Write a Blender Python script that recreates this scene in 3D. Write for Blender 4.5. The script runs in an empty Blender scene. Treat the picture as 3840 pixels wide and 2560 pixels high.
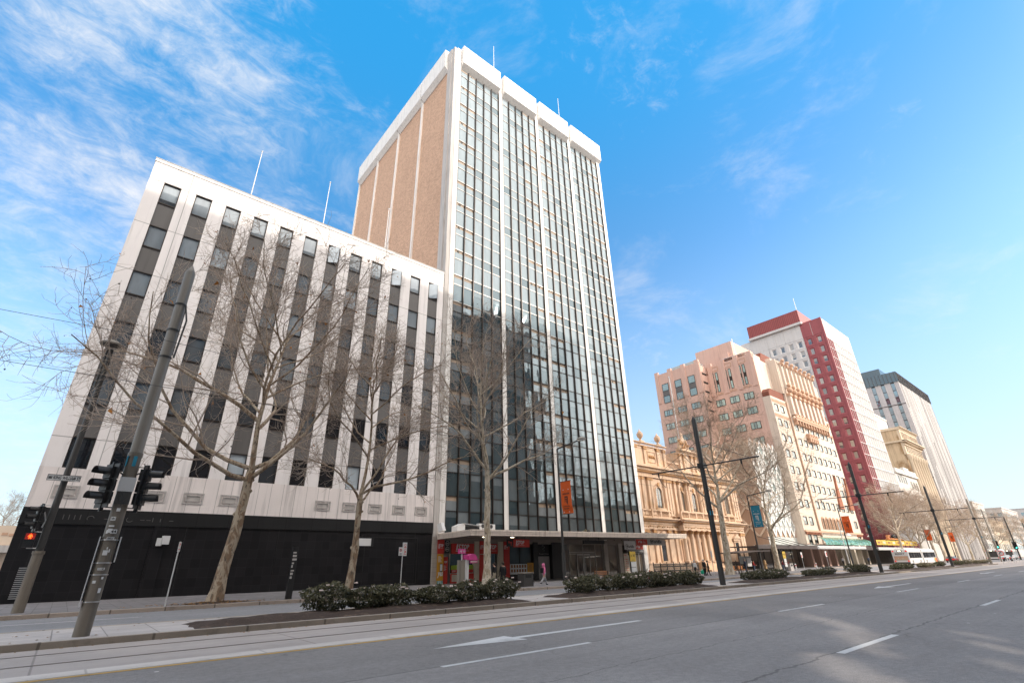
import bpy, math, random
import numpy as np
from mathutils import Vector, Matrix
R = math.radians
PI = math.pi
scene = bpy.context.scene
COL = scene.collection
rnd = random.Random(7)

# ------------------------------------------------------------------ mesh builder
class MB:
    def __init__(s):
        s.v = []; s.f = []; s.m = []; s.t = []; s.s = []
    def add(s, vs, fs, m=0, t=.5, smooth=False):
        o = len(s.v)
        s.v.extend([tuple(p) for p in vs])
        for f in fs:
            s.f.append(tuple(i + o for i in f)); s.m.append(m); s.t.append(t); s.s.append(smooth)
    def quad(s, a, b, c, d, m=0, t=.5):
        s.add([a, b, c, d], [(0, 1, 2, 3)], m, t)
    def box(s, x0, x1, y0, y1, z0, z1, m=0, t=.5):
        vs = [(x0,y0,z0),(x1,y0,z0),(x1,y1,z0),(x0,y1,z0),(x0,y0,z1),(x1,y0,z1),(x1,y1,z1),(x0,y1,z1)]
        s.add(vs, [(0,3,2,1),(4,5,6,7),(0,1,5,4),(1,2,6,5),(2,3,7,6),(3,0,4,7)], m, t)
    def obox(s, c, size, rz=0, m=0, t=.5, rx=0):
        hx, hy, hz = size[0]/2, size[1]/2, size[2]/2
        M = Matrix.Rotation(rz, 3, 'Z') @ Matrix.Rotation(rx, 3, 'X')
        vs = []
        for z in (-hz, hz):
            for x, y in ((-hx,-hy),(hx,-hy),(hx,hy),(-hx,hy)):
                p = M @ Vector((x, y, z)); vs.append((c[0]+p.x, c[1]+p.y, c[2]+p.z))
        s.add(vs, [(0,3,2,1),(4,5,6,7),(0,1,5,4),(1,2,6,5),(2,3,7,6),(3,0,4,7)], m, t)
    def prism(s, poly, a, b, axis='z', m=0, t=.5):
        n = len(poly)
        def P(u, v, w):
            return (u, v, w) if axis == 'z' else ((u, w, v) if axis == 'y' else (w, u, v))
        vs = [P(u, v, a) for u, v in poly] + [P(u, v, b) for u, v in poly]
        fs = [tuple(range(n))[::-1], tuple(range(n, 2*n))]
        fs += [(i, (i+1) % n, n+(i+1) % n, n+i) for i in range(n)]
        s.add(vs, fs, m, t)
    def tube(s, pts, rad, n=8, m=0, t=.5, cap=True, smooth=True):
        pts = [Vector(p) for p in pts]
        if not hasattr(rad, '__len__'): rad = [rad]*len(pts)
        vs = []; k = len(pts); ref = None
        for i, p in enumerate(pts):
            d = (pts[min(i+1, k-1)] - pts[max(i-1, 0)])
            if d.length < 1e-9: d = Vector((0, 0, 1))
            d.normalize()
            if ref is None:
                ref = Vector((1, 0, 0)) if abs(d.x) < .9 else Vector((0, 1, 0))
            u = (ref - d*ref.dot(d))
            if u.length < 1e-6: u = d.orthogonal()
            u.normalize(); w = d.cross(u); ref = u
            for j in range(n):
                a = 2*PI*j/n
                vs.append(p + (u*math.cos(a) + w*math.sin(a))*rad[i])
        fs = []
        for i in range(k-1):
            for j in range(n):
                fs.append((i*n+j, i*n+(j+1) % n, (i+1)*n+(j+1) % n, (i+1)*n+j))
        s.add(vs, fs, m, t, smooth)
        if cap:
            s.add(vs[:n], [tuple(range(n))[::-1]], m, t)
            s.add(vs[-n:], [tuple(range(n))], m, t)
    def cyl(s, p, q, r0, r1=None, n=12, m=0, t=.5, cap=True):
        s.tube([p, q], [r0, r0 if r1 is None else r1], n, m, t, cap)
    def lathe(s, prof, c, n=14, m=0, t=.5, sx=1, sy=1):
        vs = []
        for r, z in prof:
            for j in range(n):
                a = 2*PI*(j+.5)/n
                vs.append((c[0]+r*sx*math.cos(a), c[1]+r*sy*math.sin(a), c[2]+z))
        fs = []
        for i in range(len(prof)-1):
            for j in range(n):
                fs.append((i*n+j, i*n+(j+1) % n, (i+1)*n+(j+1) % n, (i+1)*n+j))
        s.add(vs, fs, m, t, True)
        s.add(vs[:n], [tuple(range(n))[::-1]], m, t); s.add(vs[-n:], [tuple(range(n))], m, t)
    def ball(s, c, r, m=0, t=.5, n=8, k=5, sz=1):
        s.lathe([(r*math.sin(PI*i/k)+1e-4, -r*sz*math.cos(PI*i/k)) for i in range(k+1)], c, n, m, t)
    def frame(s, x0, x1, z0, z1, y0, y1, w, m=0, t=.5, wz=None):
        wz = wz or w
        s.box(x0, x1, y0, y1, z0, z0+wz, m, t); s.box(x0, x1, y0, y1, z1-wz, z1, m, t)
        s.box(x0, x0+w, y0, y1, z0+wz, z1-wz, m, t); s.box(x1-w, x1, y0, y1, z0+wz, z1-wz, m, t)
    def framex(s, y0, y1, z0, z1, x0, x1, w, m=0, t=.5):
        s.box(x0, x1, y0, y1, z0, z0+w, m, t); s.box(x0, x1, y0, y1, z1-w, z1, m, t)
        s.box(x0, x1, y0, y0+w, z0+w, z1-w, m, t); s.box(x0, x1, y1-w, y1, z0+w, z1-w, m, t)
    def build(s, name, mats, parent=None, loc=None, label=None):
        """one mesh object; verts were given in world coordinates"""
        if not isinstance(mats, (list, tuple)): mats = [mats]
        me = bpy.data.meshes.new(name)
        org = Vector(loc) if loc is not None else (wloc(parent) if parent else Vector((0, 0, 0)))
        V = np.array(s.v, dtype=np.float64).reshape(-1, 3) - np.array(org)
        me.from_pydata(V.tolist(), [], s.f)
        for mt in mats: me.materials.append(mt)
        me.polygons.foreach_set('material_index', s.m)
        me.polygons.foreach_set('use_smooth', s.s)
        at = me.attributes.new('tone', 'FLOAT', 'FACE'); at.data.foreach_set('value', s.t)
        me.update()
        if any(s.s): me.set_sharp_from_angle(angle=R(50))
        o = bpy.data.objects.new(name, me); COL.objects.link(o)
        if parent is not None:
            o.parent = parent
            o.location = org - wloc(parent)
        else:
            o.location = org
        if label: o['label'] = label
        return o

def wloc(o):
    v = Vector((0, 0, 0))
    while o is not None:
        v = v + o.location; o = o.parent
    return v

def tag(o, label, cat, group=None):
    o['label'] = label; o['category'] = cat
    if group: o['group'] = group
    return o
def thing(name, label, cat, loc=(0, 0, 0), group=None):
    o = bpy.data.objects.new(name, None); COL.objects.link(o)
    o.location = loc; o.empty_display_size = .3
    return tag(o, label, cat, group)
def struct(o):
    o['kind'] = 'structure'; return o
def dup(root, loc, rz=0, label=None, scale=None):
    r = root.copy(); COL.objects.link(r); r.location = loc; r.rotation_euler = (0, 0, rz)
    if scale: r.scale = (scale, scale, scale)
    if label: r['label'] = label
    for ch in list(root.children):
        c = ch.copy(); COL.objects.link(c); c.parent = r
        for g in list(ch.children):
            d = g.copy(); COL.objects.link(d); d.parent = c
    return r

# ------------------------------------------------------------------ lettering
_tc = {}
def glyphs(s, bold=0.0, shear=0.0):
    k = (s, bold, shear)
    if k in _tc: return _tc[k]
    cu = bpy.data.curves.new('lettering', 'FONT'); cu.body = s; cu.size = 1; cu.resolution_u = 2
    cu.offset = bold; cu.shear = shear; cu.fill_mode = 'FRONT'
    ob = bpy.data.objects.new('lettering', cu); COL.objects.link(ob)
    dg = bpy.context.evaluated_depsgraph_get()
    me = bpy.data.meshes.new_from_object(ob.evaluated_get(dg))
    vs = [(v.co.x, v.co.y) for v in me.vertices]; fs = [tuple(p.vertices) for p in me.polygons]
    bpy.data.objects.remove(ob); bpy.data.curves.remove(cu); bpy.data.meshes.remove(me)
    if vs:
        x0 = min(v[0] for v in vs); x1 = max(v[0] for v in vs); y0 = min(v[1] for v in vs); y1 = max(v[1] for v in vs)
        vs = [((x-x0)/(x1-x0+1e-9), (y-y0)/(y1-y0+1e-9)) for x, y in vs]
    _tc[k] = (vs, fs); return _tc[k]
def write(mb, s, o, u, v, w, h, m=0, bold=.012, shear=0):
    """text s laid in the box o .. o+u*w .. o+v*h (u, v unit vectors)"""
    vs, fs = glyphs(s, bold, shear); o = Vector(o); u = Vector(u); v = Vector(v)
    mb.add([o + u*(x*w) + v*(y*h) for x, y in vs], fs, m)
UX, UZ = (1, 0, 0), (0, 0, 1)
# ------------------------------------------------------------------ materials
def _nodes(name):
    m = bpy.data.materials.new(name); m.use_nodes = True
    nt = m.node_tree; nt.nodes.clear()
    return m, nt, nt.nodes, nt.links
class NT:
    """small helper for wiring nodes"""
    def __init__(s, nt): s.nt = nt; s.n = nt.nodes; s.l = nt.links
    def new(s, typ, **kw):
        d = s.n.new(typ)
        for k, v in kw.items(): setattr(d, k, v)
        return d
    def put(s, sock, val):
        if hasattr(val, 'is_output') or isinstance(val, bpy.types.NodeSocket): s.l.new(val, sock)
        else: sock.default_value = val
    def math(s, op, a, b=0.0, c=None, clamp=False):
        d = s.new('ShaderNodeMath', operation=op, use_clamp=clamp)
        s.put(d.inputs[0], a); s.put(d.inputs[1], b)
        if c is not None: s.put(d.inputs[2], c)
        return d.outputs[0]
    def vmath(s, op, a, b=None, sc=None):
        d = s.new('ShaderNodeVectorMath', operation=op); s.put(d.inputs[0], a)
        if b is not None: s.put(d.inputs[1], b)
        if sc is not None: s.put(d.inputs['Scale'], sc)
        return d.outputs['Value'] if op in ('DOT_PRODUCT', 'LENGTH') else d.outputs['Vector']
    def noise(s, vec, scale, detail=4, rough=.55, dist=0):
        d = s.new('ShaderNodeTexNoise'); s.l.new(vec, d.inputs['Vector'])
        d.inputs['Scale'].default_value = scale; d.inputs['Detail'].default_value = detail
        d.inputs['Roughness'].default_value = rough; d.inputs['Distortion'].default_value = dist
        return d.outputs['Fac']
    def mix(s, f, a, b):
        d = s.new('ShaderNodeMix', data_type='RGBA'); s.put(d.inputs[0], f)
        s.put(d.inputs[6], a if not isinstance(a, tuple) else (*a[:3], 1)); s.put(d.inputs[7], b if not isinstance(b, tuple) else (*b[:3], 1))
        return d.outputs[2]
    def ramp(s, f, a, b, lo=0., hi=1.):
        d = s.new('ShaderNodeMapRange'); d.interpolation_type = 'SMOOTHSTEP'
        s.put(d.inputs[0], f)
        for i, v in enumerate((a, b, lo, hi)): d.inputs[i+1].default_value = v
        return d.outputs[0]
    def attr(s, name):
        d = s.new('ShaderNodeAttribute'); d.attribute_name = name; return d.outputs['Fac']
    def pos(s): return s.new('ShaderNodeNewGeometry').outputs['Position']
    def sep(s, v):
        d = s.new('ShaderNodeSeparateXYZ'); s.l.new(v, d.inputs[0]); return d.outputs
    def comb(s, x, y, z):
        d = s.new('ShaderNodeCombineXYZ'); s.put(d.inputs[0], x); s.put(d.inputs[1], y); s.put(d.inputs[2], z); return d.outputs[0]
    def bsdf(s, col, rough=.6, metal=0, spec=.5, bump=None, bs=.3, bd=.05, **kw):
        b = s.new('ShaderNodeBsdfPrincipled'); s.put(b.inputs['Base Color'], col if not isinstance(col, tuple) else (*col[:3], 1))
        s.put(b.inputs['Roughness'], rough); s.put(b.inputs['Metallic'], metal); s.put(b.inputs['Specular IOR Level'], spec)
        if bump is not None:
            d = s.new('ShaderNodeBump'); d.inputs['Strength'].default_value = bs; d.inputs['Distance'].default_value = bd
            s.l.new(bump, d.inputs['Height']); s.l.new(d.outputs[0], b.inputs['Normal'])
        for k, v in kw.items(): s.put(b.inputs[k], v)
        return b.outputs[0]
    def out(s, sh):
        o = s.new('ShaderNodeOutputMaterial'); s.l.new(sh, o.inputs['Surface'])

def pm(name, col, rough=.7, var=.12, scale=1.2, fine=.08, fscale=18, bump=0, metal=0, spec=.4, tone=False,
       streak=0, objvar=False, c2=None, c2s=.6, c2lo=.5, c2hi=.7, emit=0):
    """weathered procedural surface: large mottling, fine grain, optional vertical stains and a second colour"""
    m, nt, _, _ = _nodes(name); g = NT(nt)
    p = g.new('ShaderNodeTexCoord').outputs['Object'] if objvar else g.pos()
    f = g.math('MULTIPLY_ADD', g.noise(p, scale, 5), 2*var, 1-var)
    n2 = g.noise(p, fscale, 3)
    f = g.math('ADD', f, g.math('MULTIPLY_ADD', n2, 2*fine, -fine))
    if streak:
        st = g.noise(g.vmath('MULTIPLY', p, (2.2, 2.2, .12)), 1.6, 4, .6)
        f = g.math('MULTIPLY', f, g.ramp(st, .45, .72, 1, 1-streak))
    if tone: f = g.math('MULTIPLY', f, g.math('MULTIPLY', g.attr('tone'), 2))
    base = (*col, 1)
    if c2 is not None: base = g.mix(g.ramp(g.noise(p, c2s, 5, .6), c2lo, c2hi), col, c2)
    d = g.new('ShaderNodeVectorMath', operation='SCALE')
    if isinstance(base, tuple): d.inputs[0].default_value = base[:3]
    else: g.l.new(base, d.inputs[0])
    g.l.new(f, d.inputs['Scale'])
    kw = {}
    if emit:
        kw['Emission Strength'] = emit; kw['Emission Color'] = (*col, 1)
    g.out(g.bsdf(d.outputs[0], rough, metal, spec, n2 if bump else None, bump, .03, **kw))
    return m

def glass_mat(name, base, refl, gmin, wob=.02, wscale=.35, rough=.015, tone=True, dark=None, bri=2.0):
    """opaque window: interior / blind colour under a mirror-like coat, slightly warped"""
    m, nt, _, _ = _nodes(name); g = NT(nt); p = g.pos()
    t = g.attr('tone')
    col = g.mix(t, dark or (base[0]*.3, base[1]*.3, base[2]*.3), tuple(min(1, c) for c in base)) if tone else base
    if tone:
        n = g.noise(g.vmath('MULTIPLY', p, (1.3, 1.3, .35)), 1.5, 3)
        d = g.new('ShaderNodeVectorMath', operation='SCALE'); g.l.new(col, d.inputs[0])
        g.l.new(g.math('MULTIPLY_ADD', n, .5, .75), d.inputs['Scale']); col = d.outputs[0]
    b = g.new('ShaderNodeBump'); b.inputs['Strength'].default_value = 1; b.inputs['Distance'].default_value = wob
    g.l.new(g.noise(g.vmath('MULTIPLY', p, (1, 1, .4)), wscale, 2, .45), b.inputs['Height'])
    di = g.new('ShaderNodeBsdfDiffuse'); g.put(di.inputs['Color'], col if not isinstance(col, tuple) else (*col, 1))
    gl = g.new('ShaderNodeBsdfGlossy'); gl.inputs['Roughness'].default_value = rough
    gl.inputs['Color'].default_value = (*refl, 1); g.l.new(b.outputs[0], gl.inputs['Normal'])
    fr = g.new('ShaderNodeFresnel'); fr.inputs['IOR'].default_value = 1.55; g.l.new(b.outputs[0], fr.inputs['Normal'])
    fac = g.math('ADD', g.math('MULTIPLY', fr.outputs[0], 1-gmin), gmin, clamp=True)
    mx = g.new('ShaderNodeMixShader'); g.l.new(fac, mx.inputs[0]); g.l.new(di.outputs[0], mx.inputs[1]); g.l.new(gl.outputs[0], mx.inputs[2])
    g.out(mx.outputs[0]); return m

def panel_mat(name, col, px, pz, ox=0, oz=0, jw=.012, jd=.45, rough=.65, streak=.18, axis=0, var=.07, gloss=.4, brick=False):
    """wall with thin joints every px (along axis 0=X or 1=Y) and pz (height)"""
    m, nt, _, _ = _nodes(name); g = NT(nt); p = g.pos(); s = g.sep(p)
    def joint(c, per, off):
        a = g.math('SUBTRACT', c, off)
        fr = g.math('FRACT', g.math('DIVIDE', a, per))
        d = g.math('MULTIPLY', g.math('MINIMUM', fr, g.math('SUBTRACT', 1., fr)), per)
        return g.ramp(d, jw*.5, jw*1.5, 1, 0)
    row = g.math('FLOOR', g.math('DIVIDE', g.math('SUBTRACT', s[2], oz), pz))
    hx = s[axis]
    if brick: hx = g.math('ADD', hx, g.math('MULTIPLY', g.math('MODULO', row, 2.), px*.5))
    j = g.math('MAXIMUM', joint(hx, px, ox), joint(s[2], pz, oz))
    w = g.new('ShaderNodeTexWhiteNoise', noise_dimensions='3D')
    cx = g.math('FLOOR', g.math('DIVIDE', g.math('SUBTRACT', hx, ox), px))
    g.l.new(g.comb(cx, row, 0.), w.inputs['Vector'])
    f = g.math('MULTIPLY_ADD', w.outputs['Value'], var, 1-var*.5)
    f = g.math('MULTIPLY', f, g.math('MULTIPLY_ADD', g.noise(p, .5, 5), .2, .9))
    f = g.math('MULTIPLY', f, g.math('MULTIPLY_ADD', g.noise(p, 14, 3), .1, .95))
    if streak:
        st = g.noise(g.vmath('MULTIPLY', p, (1.7, 1.7, .1)), 1.4, 5, .62)
        f = g.math('MULTIPLY', f, g.ramp(st, .46, .74, 1, 1-streak))
    f = g.math('MULTIPLY', f, g.math('MULTIPLY_ADD', j, -jd, 1.))
    d = g.new('ShaderNodeVectorMath', operation='SCALE'); d.inputs[0].default_value = col; g.l.new(f, d.inputs['Scale'])
    g.out(g.bsdf(d.outputs[0], rough, 0, gloss, g.math('SUBTRACT', 1., j), .3, .01)); return m

M = {}
M['white_panel'] = panel_mat('white_panel', (.87, .825, .815), 400, 4.46, 0, 1.18, .03, .5, .6, .24)
M['band_panel'] = panel_mat('band_panel', (.84, .77, .745), .95, 30, -.05, 0, .016, .5, .6, .34)
M['white_conc'] = pm('white_conc', (.8, .775, .75), .6, .08, .5, .04, 16, streak=.2)
M['grey_conc'] = pm('grey_conc', (.5, .47, .45), .7, .1, .6, .06, 12, streak=.22)
M['taupe'] = pm('taupe', (.135, .127, .124), .55, .1, .5, .05, 20, streak=.15, tone=True)
M['black_tile'] = panel_mat('black_tile', (.0135, .0128, .0145), .62, .62, 0, .05, .008, -.9, .35, 0, 0, .5, .3)
M['black_band'] = panel_mat('black_band', (.02, .02, .021), 2.1, 9, .3, 0, .02, .5, .4, .2, 0, .2, .35)
M['bronze'] = pm('bronze', (.045, .036, .032), .4, .15, 2, .1, 30, metal=.5)
M['black_metal'] = pm('black_metal', (.018, .018, .019), .38, .15, 2, .08, 30, spec=.5)
M['dark_metal'] = pm('dark_metal', (.055, .052, .05), .45, .15, 2, .1, 20, spec=.5)
M['pole_grey'] = pm('pole_grey', (.29, .26, .22), .5, .14, .9, .1, 22, spec=.5, streak=.3)
M['pole_dark'] = pm('pole_dark', (.05, .048, .046), .5, .14, .9, .1, 22, spec=.5, streak=.2)
M['pole_lower'] = pm('pole_lower', (.2, .17, .135), .5, .2, .9, .14, 22, spec=.5, streak=.4)
M['steel'] = pm('steel', (.55, .55, .55), .35, .08, 2, .06, 30, metal=.8)
M['silver'] = pm('silver', (.62, .62, .62), .45, .08, 2, .05, 30, metal=.3)
M['alu_line'] = pm('alu_line', (.5, .47, .44), .45, .1, 1, .05, 20, metal=.3)
M['white_paint'] = pm('white_paint', (.75, .75, .74), .5, .06, 2, .05, 30)
M['sign_white'] = pm('sign_white', (.72, .72, .72), .4, .04, 3, .03, 30)
M['black_paint'] = pm('black_paint', (.02, .02, .02), .5, .05, 3, .05, 30)
M['red_sign'] = pm('red_sign', (.55, .04, .03), .4, .12, 2, .06, 30)
M['red_bright'] = pm('red_bright', (.6, .05, .03), .4, .1, 2, .05, 30)
M['orange_ban'] = pm('orange_ban', (.78, .13, .022), .7, .08, 3, .05, 40)
M['blue_ban'] = pm('blue_ban', (.03, .25, .38), .7, .08, 3, .05, 40)
M['yellow'] = pm('yellow', (.62, .42, .06), .5, .08, 3, .05, 30)
M['amber'] = pm('amber', (.62, .3, .03), .5, .08, 3, .05, 30)
M['teal'] = pm('teal', (.12, .34, .34), .5, .08, 3, .05, 30)
M['lime'] = pm('lime', (.3, .42, .03), .5, .1, 3, .05, 30)
M['pink'] = pm('pink', (.62, .07, .28), .4, .08, 3, .05, 30)
M['cream'] = pm('cream', (.62, .54, .43), .6, .1, 1.5, .06, 20, streak=.12)
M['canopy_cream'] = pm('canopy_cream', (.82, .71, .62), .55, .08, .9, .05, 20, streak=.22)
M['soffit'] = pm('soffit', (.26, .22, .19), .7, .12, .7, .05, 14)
M['stone_pier'] = panel_mat('stone_pier', (.42, .37, .33), 5, .4, 0, 0, .008, .35, .6, .15)
M['interior'] = pm('interior', (.08, .066, .055), .8, .5, .9, .3, 5)
M['shelf'] = pm('shelf', (.12, .1, .08), .8, .5, 2.2, .5, 6, tone=True)
M['shop_glass'] = glass_mat('shop_glass', (.2, .17, .14), (.75, .75, .75), .14, .004, .5)
M['door_glass'] = glass_mat('door_glass', (.12, .11, .1), (.75, .75, .75), .2, .006, .5)
M['office_glass'] = glass_mat('office_glass', (.46, .53, .59), (.7, .74, .78), .08, .012, .4, dark=(.012, .013, .017))
M['tower_glass'] = glass_mat('tower_glass', (.275, .30, .315), (.38, .48, .54), .16, .08, .32, dark=(.02, .035, .04))
M['interior_strip'] = pm('interior_strip', (.33, .25, .185), .6, .25, .5, .1, 6, tone=True)
M['hotel_glass'] = glass_mat('hotel_glass', (.5, .68, .6), (.8, .85, .85), .14, .01, .5, dark=(.04, .10, .12))
M['blue_glass'] = glass_mat('blue_glass', (.10, .24, .30), (.8, .9, .95), .3, .02, .4, dark=(.03, .06, .08))
M['far_glass'] = glass_mat('far_glass', (.42, .36, .28), (.8, .85, .85), .15, .01, .5, dark=(.03, .035, .045))
M['opp_glass'] = glass_mat('opp_glass', (.06, .15, .18), (.5, .6, .64), .15, .01, .4, dark=(.012, .03, .035))
M['car_glass'] = glass_mat('car_glass', (.03, .035, .04), (.8, .85, .9), .2, .002, .5)
M['tan_brick'] = panel_mat('tan_brick', (.52, .34, .24), .3, .1, 0, 0, .012, -.2, .8, .1, 1, .35, .2, True)
M['sandstone'] = pm('sandstone', (.66, .475, .34), .8, .16, .9, .1, 9, bump=.3, streak=.22, c2=(.60, .38, .20), c2s=.35, c2lo=.5, c2hi=.75)
M['sandstone_d'] = pm('sandstone_d', (.50, .28, .13), .8, .18, 1.1, .12, 9, bump=.3, streak=.3)
M['hotel_pink'] = pm('hotel_pink', (.64, .425, .35), .8, .08, .35, .05, 10, streak=.16)
M['hotel_cream'] = pm('hotel_cream', (.65, .54, .45), .8, .1, .4, .06, 10, streak=.18)
M['hotel_orn'] = pm('hotel_orn', (.54, .34, .235), .8, .2, 1.2, .12, 8, bump=.3)
M['brick_red'] = pm('brick_red', (.30, .115, .065), .85, .25, 1.5, .2, 10)
M['roof_tile'] = pm('roof_tile', (.20, .065, .04), .8, .25, 1.5, .2, 8)
M['precast_red'] = pm('precast_red', (.29, .078, .086), .6, .1, .35, .05, 8, streak=.14)
M['precast_white'] = pm('precast_white', (.54, .525, .515), .65, .07, .35, .05, 8, streak=.12)
M['corr_red'] = panel_mat('corr_red', (.30, .075, .07), .6, 50, 0, 0, .12, .35, .5, .1, 1)
M['bank_tan'] = pm('bank_tan', (.52, .39, .26), .85, .12, .3, .08, 8, streak=.3, c2=(.30, .19, .10), c2s=.12, c2lo=.5, c2hi=.6)
M['bank_cream'] = pm('bank_cream', (.58, .47, .35), .8, .1, .5, .06, 8, streak=.15)
M['white_stucco'] = pm('white_stucco', (.60, .57, .53), .75, .08, .5, .06, 8, streak=.15)
M['fin_white'] = pm('fin_white', (.47, .445, .43), .6, .08, .5, .05, 8)
M['fin_dark'] = pm('fin_dark', (.075, .058, .055), .5, .1, .6, .05, 8)
M['slate_top'] = glass_mat('slate_top', (.09, .13, .16), (.6, .7, .75), .12, .01, .3)
M['fin_panel'] = panel_mat('fin_panel', (.46, .43, .43), 1.1, 1.9, 0, 0, .03, .25, .6, .1, 1)
M['lattice_white'] = pm('lattice_white', (.85, .83, .80), .5, .05, 1, .04, 20)
M['lattice_pane'] = glass_mat('lattice_pane', (.62, .62, .60), (.8, .85, .85), .06, .01, .4, dark=(.22, .3, .29))
M['lattice_brown'] = pm('lattice_brown', (.44, .30, .215), .6, .2, .3, .06, 8, streak=.12)
M['lattice_tan'] = pm('lattice_tan', (.66, .53, .41), .6, .08, 1, .04, 20)
M['green_glass'] = glass_mat('green_glass', (.10, .30, .22), (.7, .85, .8), .22, .25, .9, dark=(.05, .18, .13))
M['bus_white'] = pm('bus_white', (.78, .77, .75), .3, .03, 1, .02, 30, spec=.5)
M['leaf_gnd'] = pm('leaf_gnd', (.3, .17, .07), .9, .4, 3, .2, 30)
M['tyre'] = pm('tyre', (.015, .015, .015), .8, .1, 3, .1, 30)
M['tail_red'] = pm('tail_red', (.75, .03, .02), .3, .02, 3, .02, 30, emit=.7)
M['lamp_on'] = pm('lamp_on', (1, .85, .6), .4, 0, 1, 0, 9, emit=9)
M['front_glass'] = glass_mat('front_glass', (.42, .44, .42), (.8, .85, .85), .1, .01, .5, dark=(.12, .18, .2))
M['lamp_red'] = pm('lamp_red', (1, .12, .02), .4, 0, 1, 0, 9, emit=2.6)
M['lamp_green'] = pm('lamp_green', (.1, .95, .75), .4, 0, 1, 0, 9, emit=3)
M['iron'] = pm('iron', (.04, .037, .035), .5, .2, 3, .1, 30)
M['wood'] = pm('wood', (.30, .14, .07), .6, .25, 2, .2, 12)
M['wood_orange'] = pm('wood_orange', (.55, .23, .08), .55, .2, 2, .15, 12)
M['skin'] = pm('skin', (.55, .33, .24), .6, .06, 8, .04, 40, objvar=True)
M['hair_dark'] = pm('hair_dark', (.03, .02, .015), .7, .2, 20, .2, 60, objvar=True)
M['hair_grey'] = pm('hair_grey', (.4, .38, .36), .7, .2, 20, .2, 60, objvar=True)
def cloth(name, c): M[name] = pm(name, c, .85, .12, 6, .1, 60, objvar=True)
for nm, c in dict(cl_black=(.015,.015,.017), cl_pink=(.72,.19,.36), cl_grey=(.42,.42,.44), cl_khaki=(.42,.36,.27), cl_white=(.7,.69,.67), cl_navy=(.03,.04,.07), cl_red=(.5,.05,.045),
                  cl_maroon=(.22,.03,.045), cl_camel=(.5,.33,.17), cl_jean=(.09,.13,.2), cl_green=(.02,.33,.2), cl_brown=(.12,.07,.045), shoe=(.02,.02,.02)).items(): cloth(nm, c)

def asphalt(name, a, dark, cracks=True):
    m, nt, _, _ = _nodes(name); g = NT(nt); p = g.pos(); s = g.sep(p)
    n1 = g.noise(p, .16, 5, .6); n2 = g.noise(g.vmath('MULTIPLY', p, (.06, 1.3, 1)), 1.2, 4)
    vo = g.new('ShaderNodeTexVoronoi'); vo.inputs['Scale'].default_value = 38; g.l.new(p, vo.inputs['Vector'])
    n3 = g.noise(p, 55, 2, .7); n4 = g.noise(p, 7, 4, .7)
    f = g.math('MULTIPLY_ADD', n1, .85, .57)
    f = g.math('MULTIPLY', f, g.math('MULTIPLY_ADD', n2, .34, .83))
    f = g.math('MULTIPLY', f, g.math('MULTIPLY_ADD', n4, .75, .62))
    f = g.math('MULTIPLY', f, g.math('MULTIPLY_ADD', n3, .9, .55))
    f = g.math('MULTIPLY', f, g.math('MULTIPLY_ADD', g.ramp(vo.outputs['Distance'], .0, .45), .5, .7))
    if cracks:
        wob = g.math('MULTIPLY_ADD', g.noise(g.vmath('MULTIPLY', p, (1, .2, 1)), 1.1, 5, .65), .5, -.25)
        for y0, w in ((8.92, .02), (4.45, .016), (6.6, .008)):
            d = g.math('ABSOLUTE', g.math('SUBTRACT', s[1], g.math('ADD', wob, y0) if w < .02 else g.math('MULTIPLY_ADD', wob, .25, y0)))
            f = g.math('MULTIPLY', f, g.ramp(d, w, w*2.6, .62, 1))
        ve = g.new('ShaderNodeTexVoronoi', feature='DISTANCE_TO_EDGE'); ve.inputs['Scale'].default_value = .13
        g.l.new(g.vmath('ADD', p, g.comb(g.math('MULTIPLY', wob, 2), g.math('MULTIPLY', g.noise(p, .9, 5, .7), 1.6), 0.)), ve.inputs['Vector'])
        msk = g.ramp(g.noise(p, .09, 2), .45, .6)
        cr = g.ramp(ve.outputs['Distance'], .0012, .004, 1, 0)
        f = g.math('MULTIPLY', f, g.math('MULTIPLY_ADD', g.math('MULTIPLY', cr, msk), -.32, 1.))
        # a resurfaced patch and scattered pale specks of litter
        pat = g.math('MULTIPLY', g.ramp(s[1], 8.95, 8.99, 1, 0), g.ramp(g.math('ADD', s[0], wob), 3., 3.3))
        f = g.math('MULTIPLY', f, g.math('MULTIPLY_ADD', pat, .14, .9))
        sp = g.new('ShaderNodeTexVoronoi'); sp.inputs['Scale'].default_value = .75; g.l.new(p, sp.inputs['Vector'])
        spk = g.ramp(sp.outputs['Distance'], .022, .04, 1, 0)
        f = g.math('ADD', f, g.math('MULTIPLY', spk, 1.6))
    d = g.new('ShaderNodeVectorMath', operation='SCALE'); d.inputs[0].default_value = a; g.l.new(f, d.inputs['Scale'])
    g.out(g.bsdf(d.outputs[0], .82, 0, .3, n3, .35, .012)); return m
M['asphalt'] = asphalt('asphalt', (.225, .208, .2), .5)
M['asphalt_far'] = asphalt('asphalt_far', (.19, .19, .20), .5, False)
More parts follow.
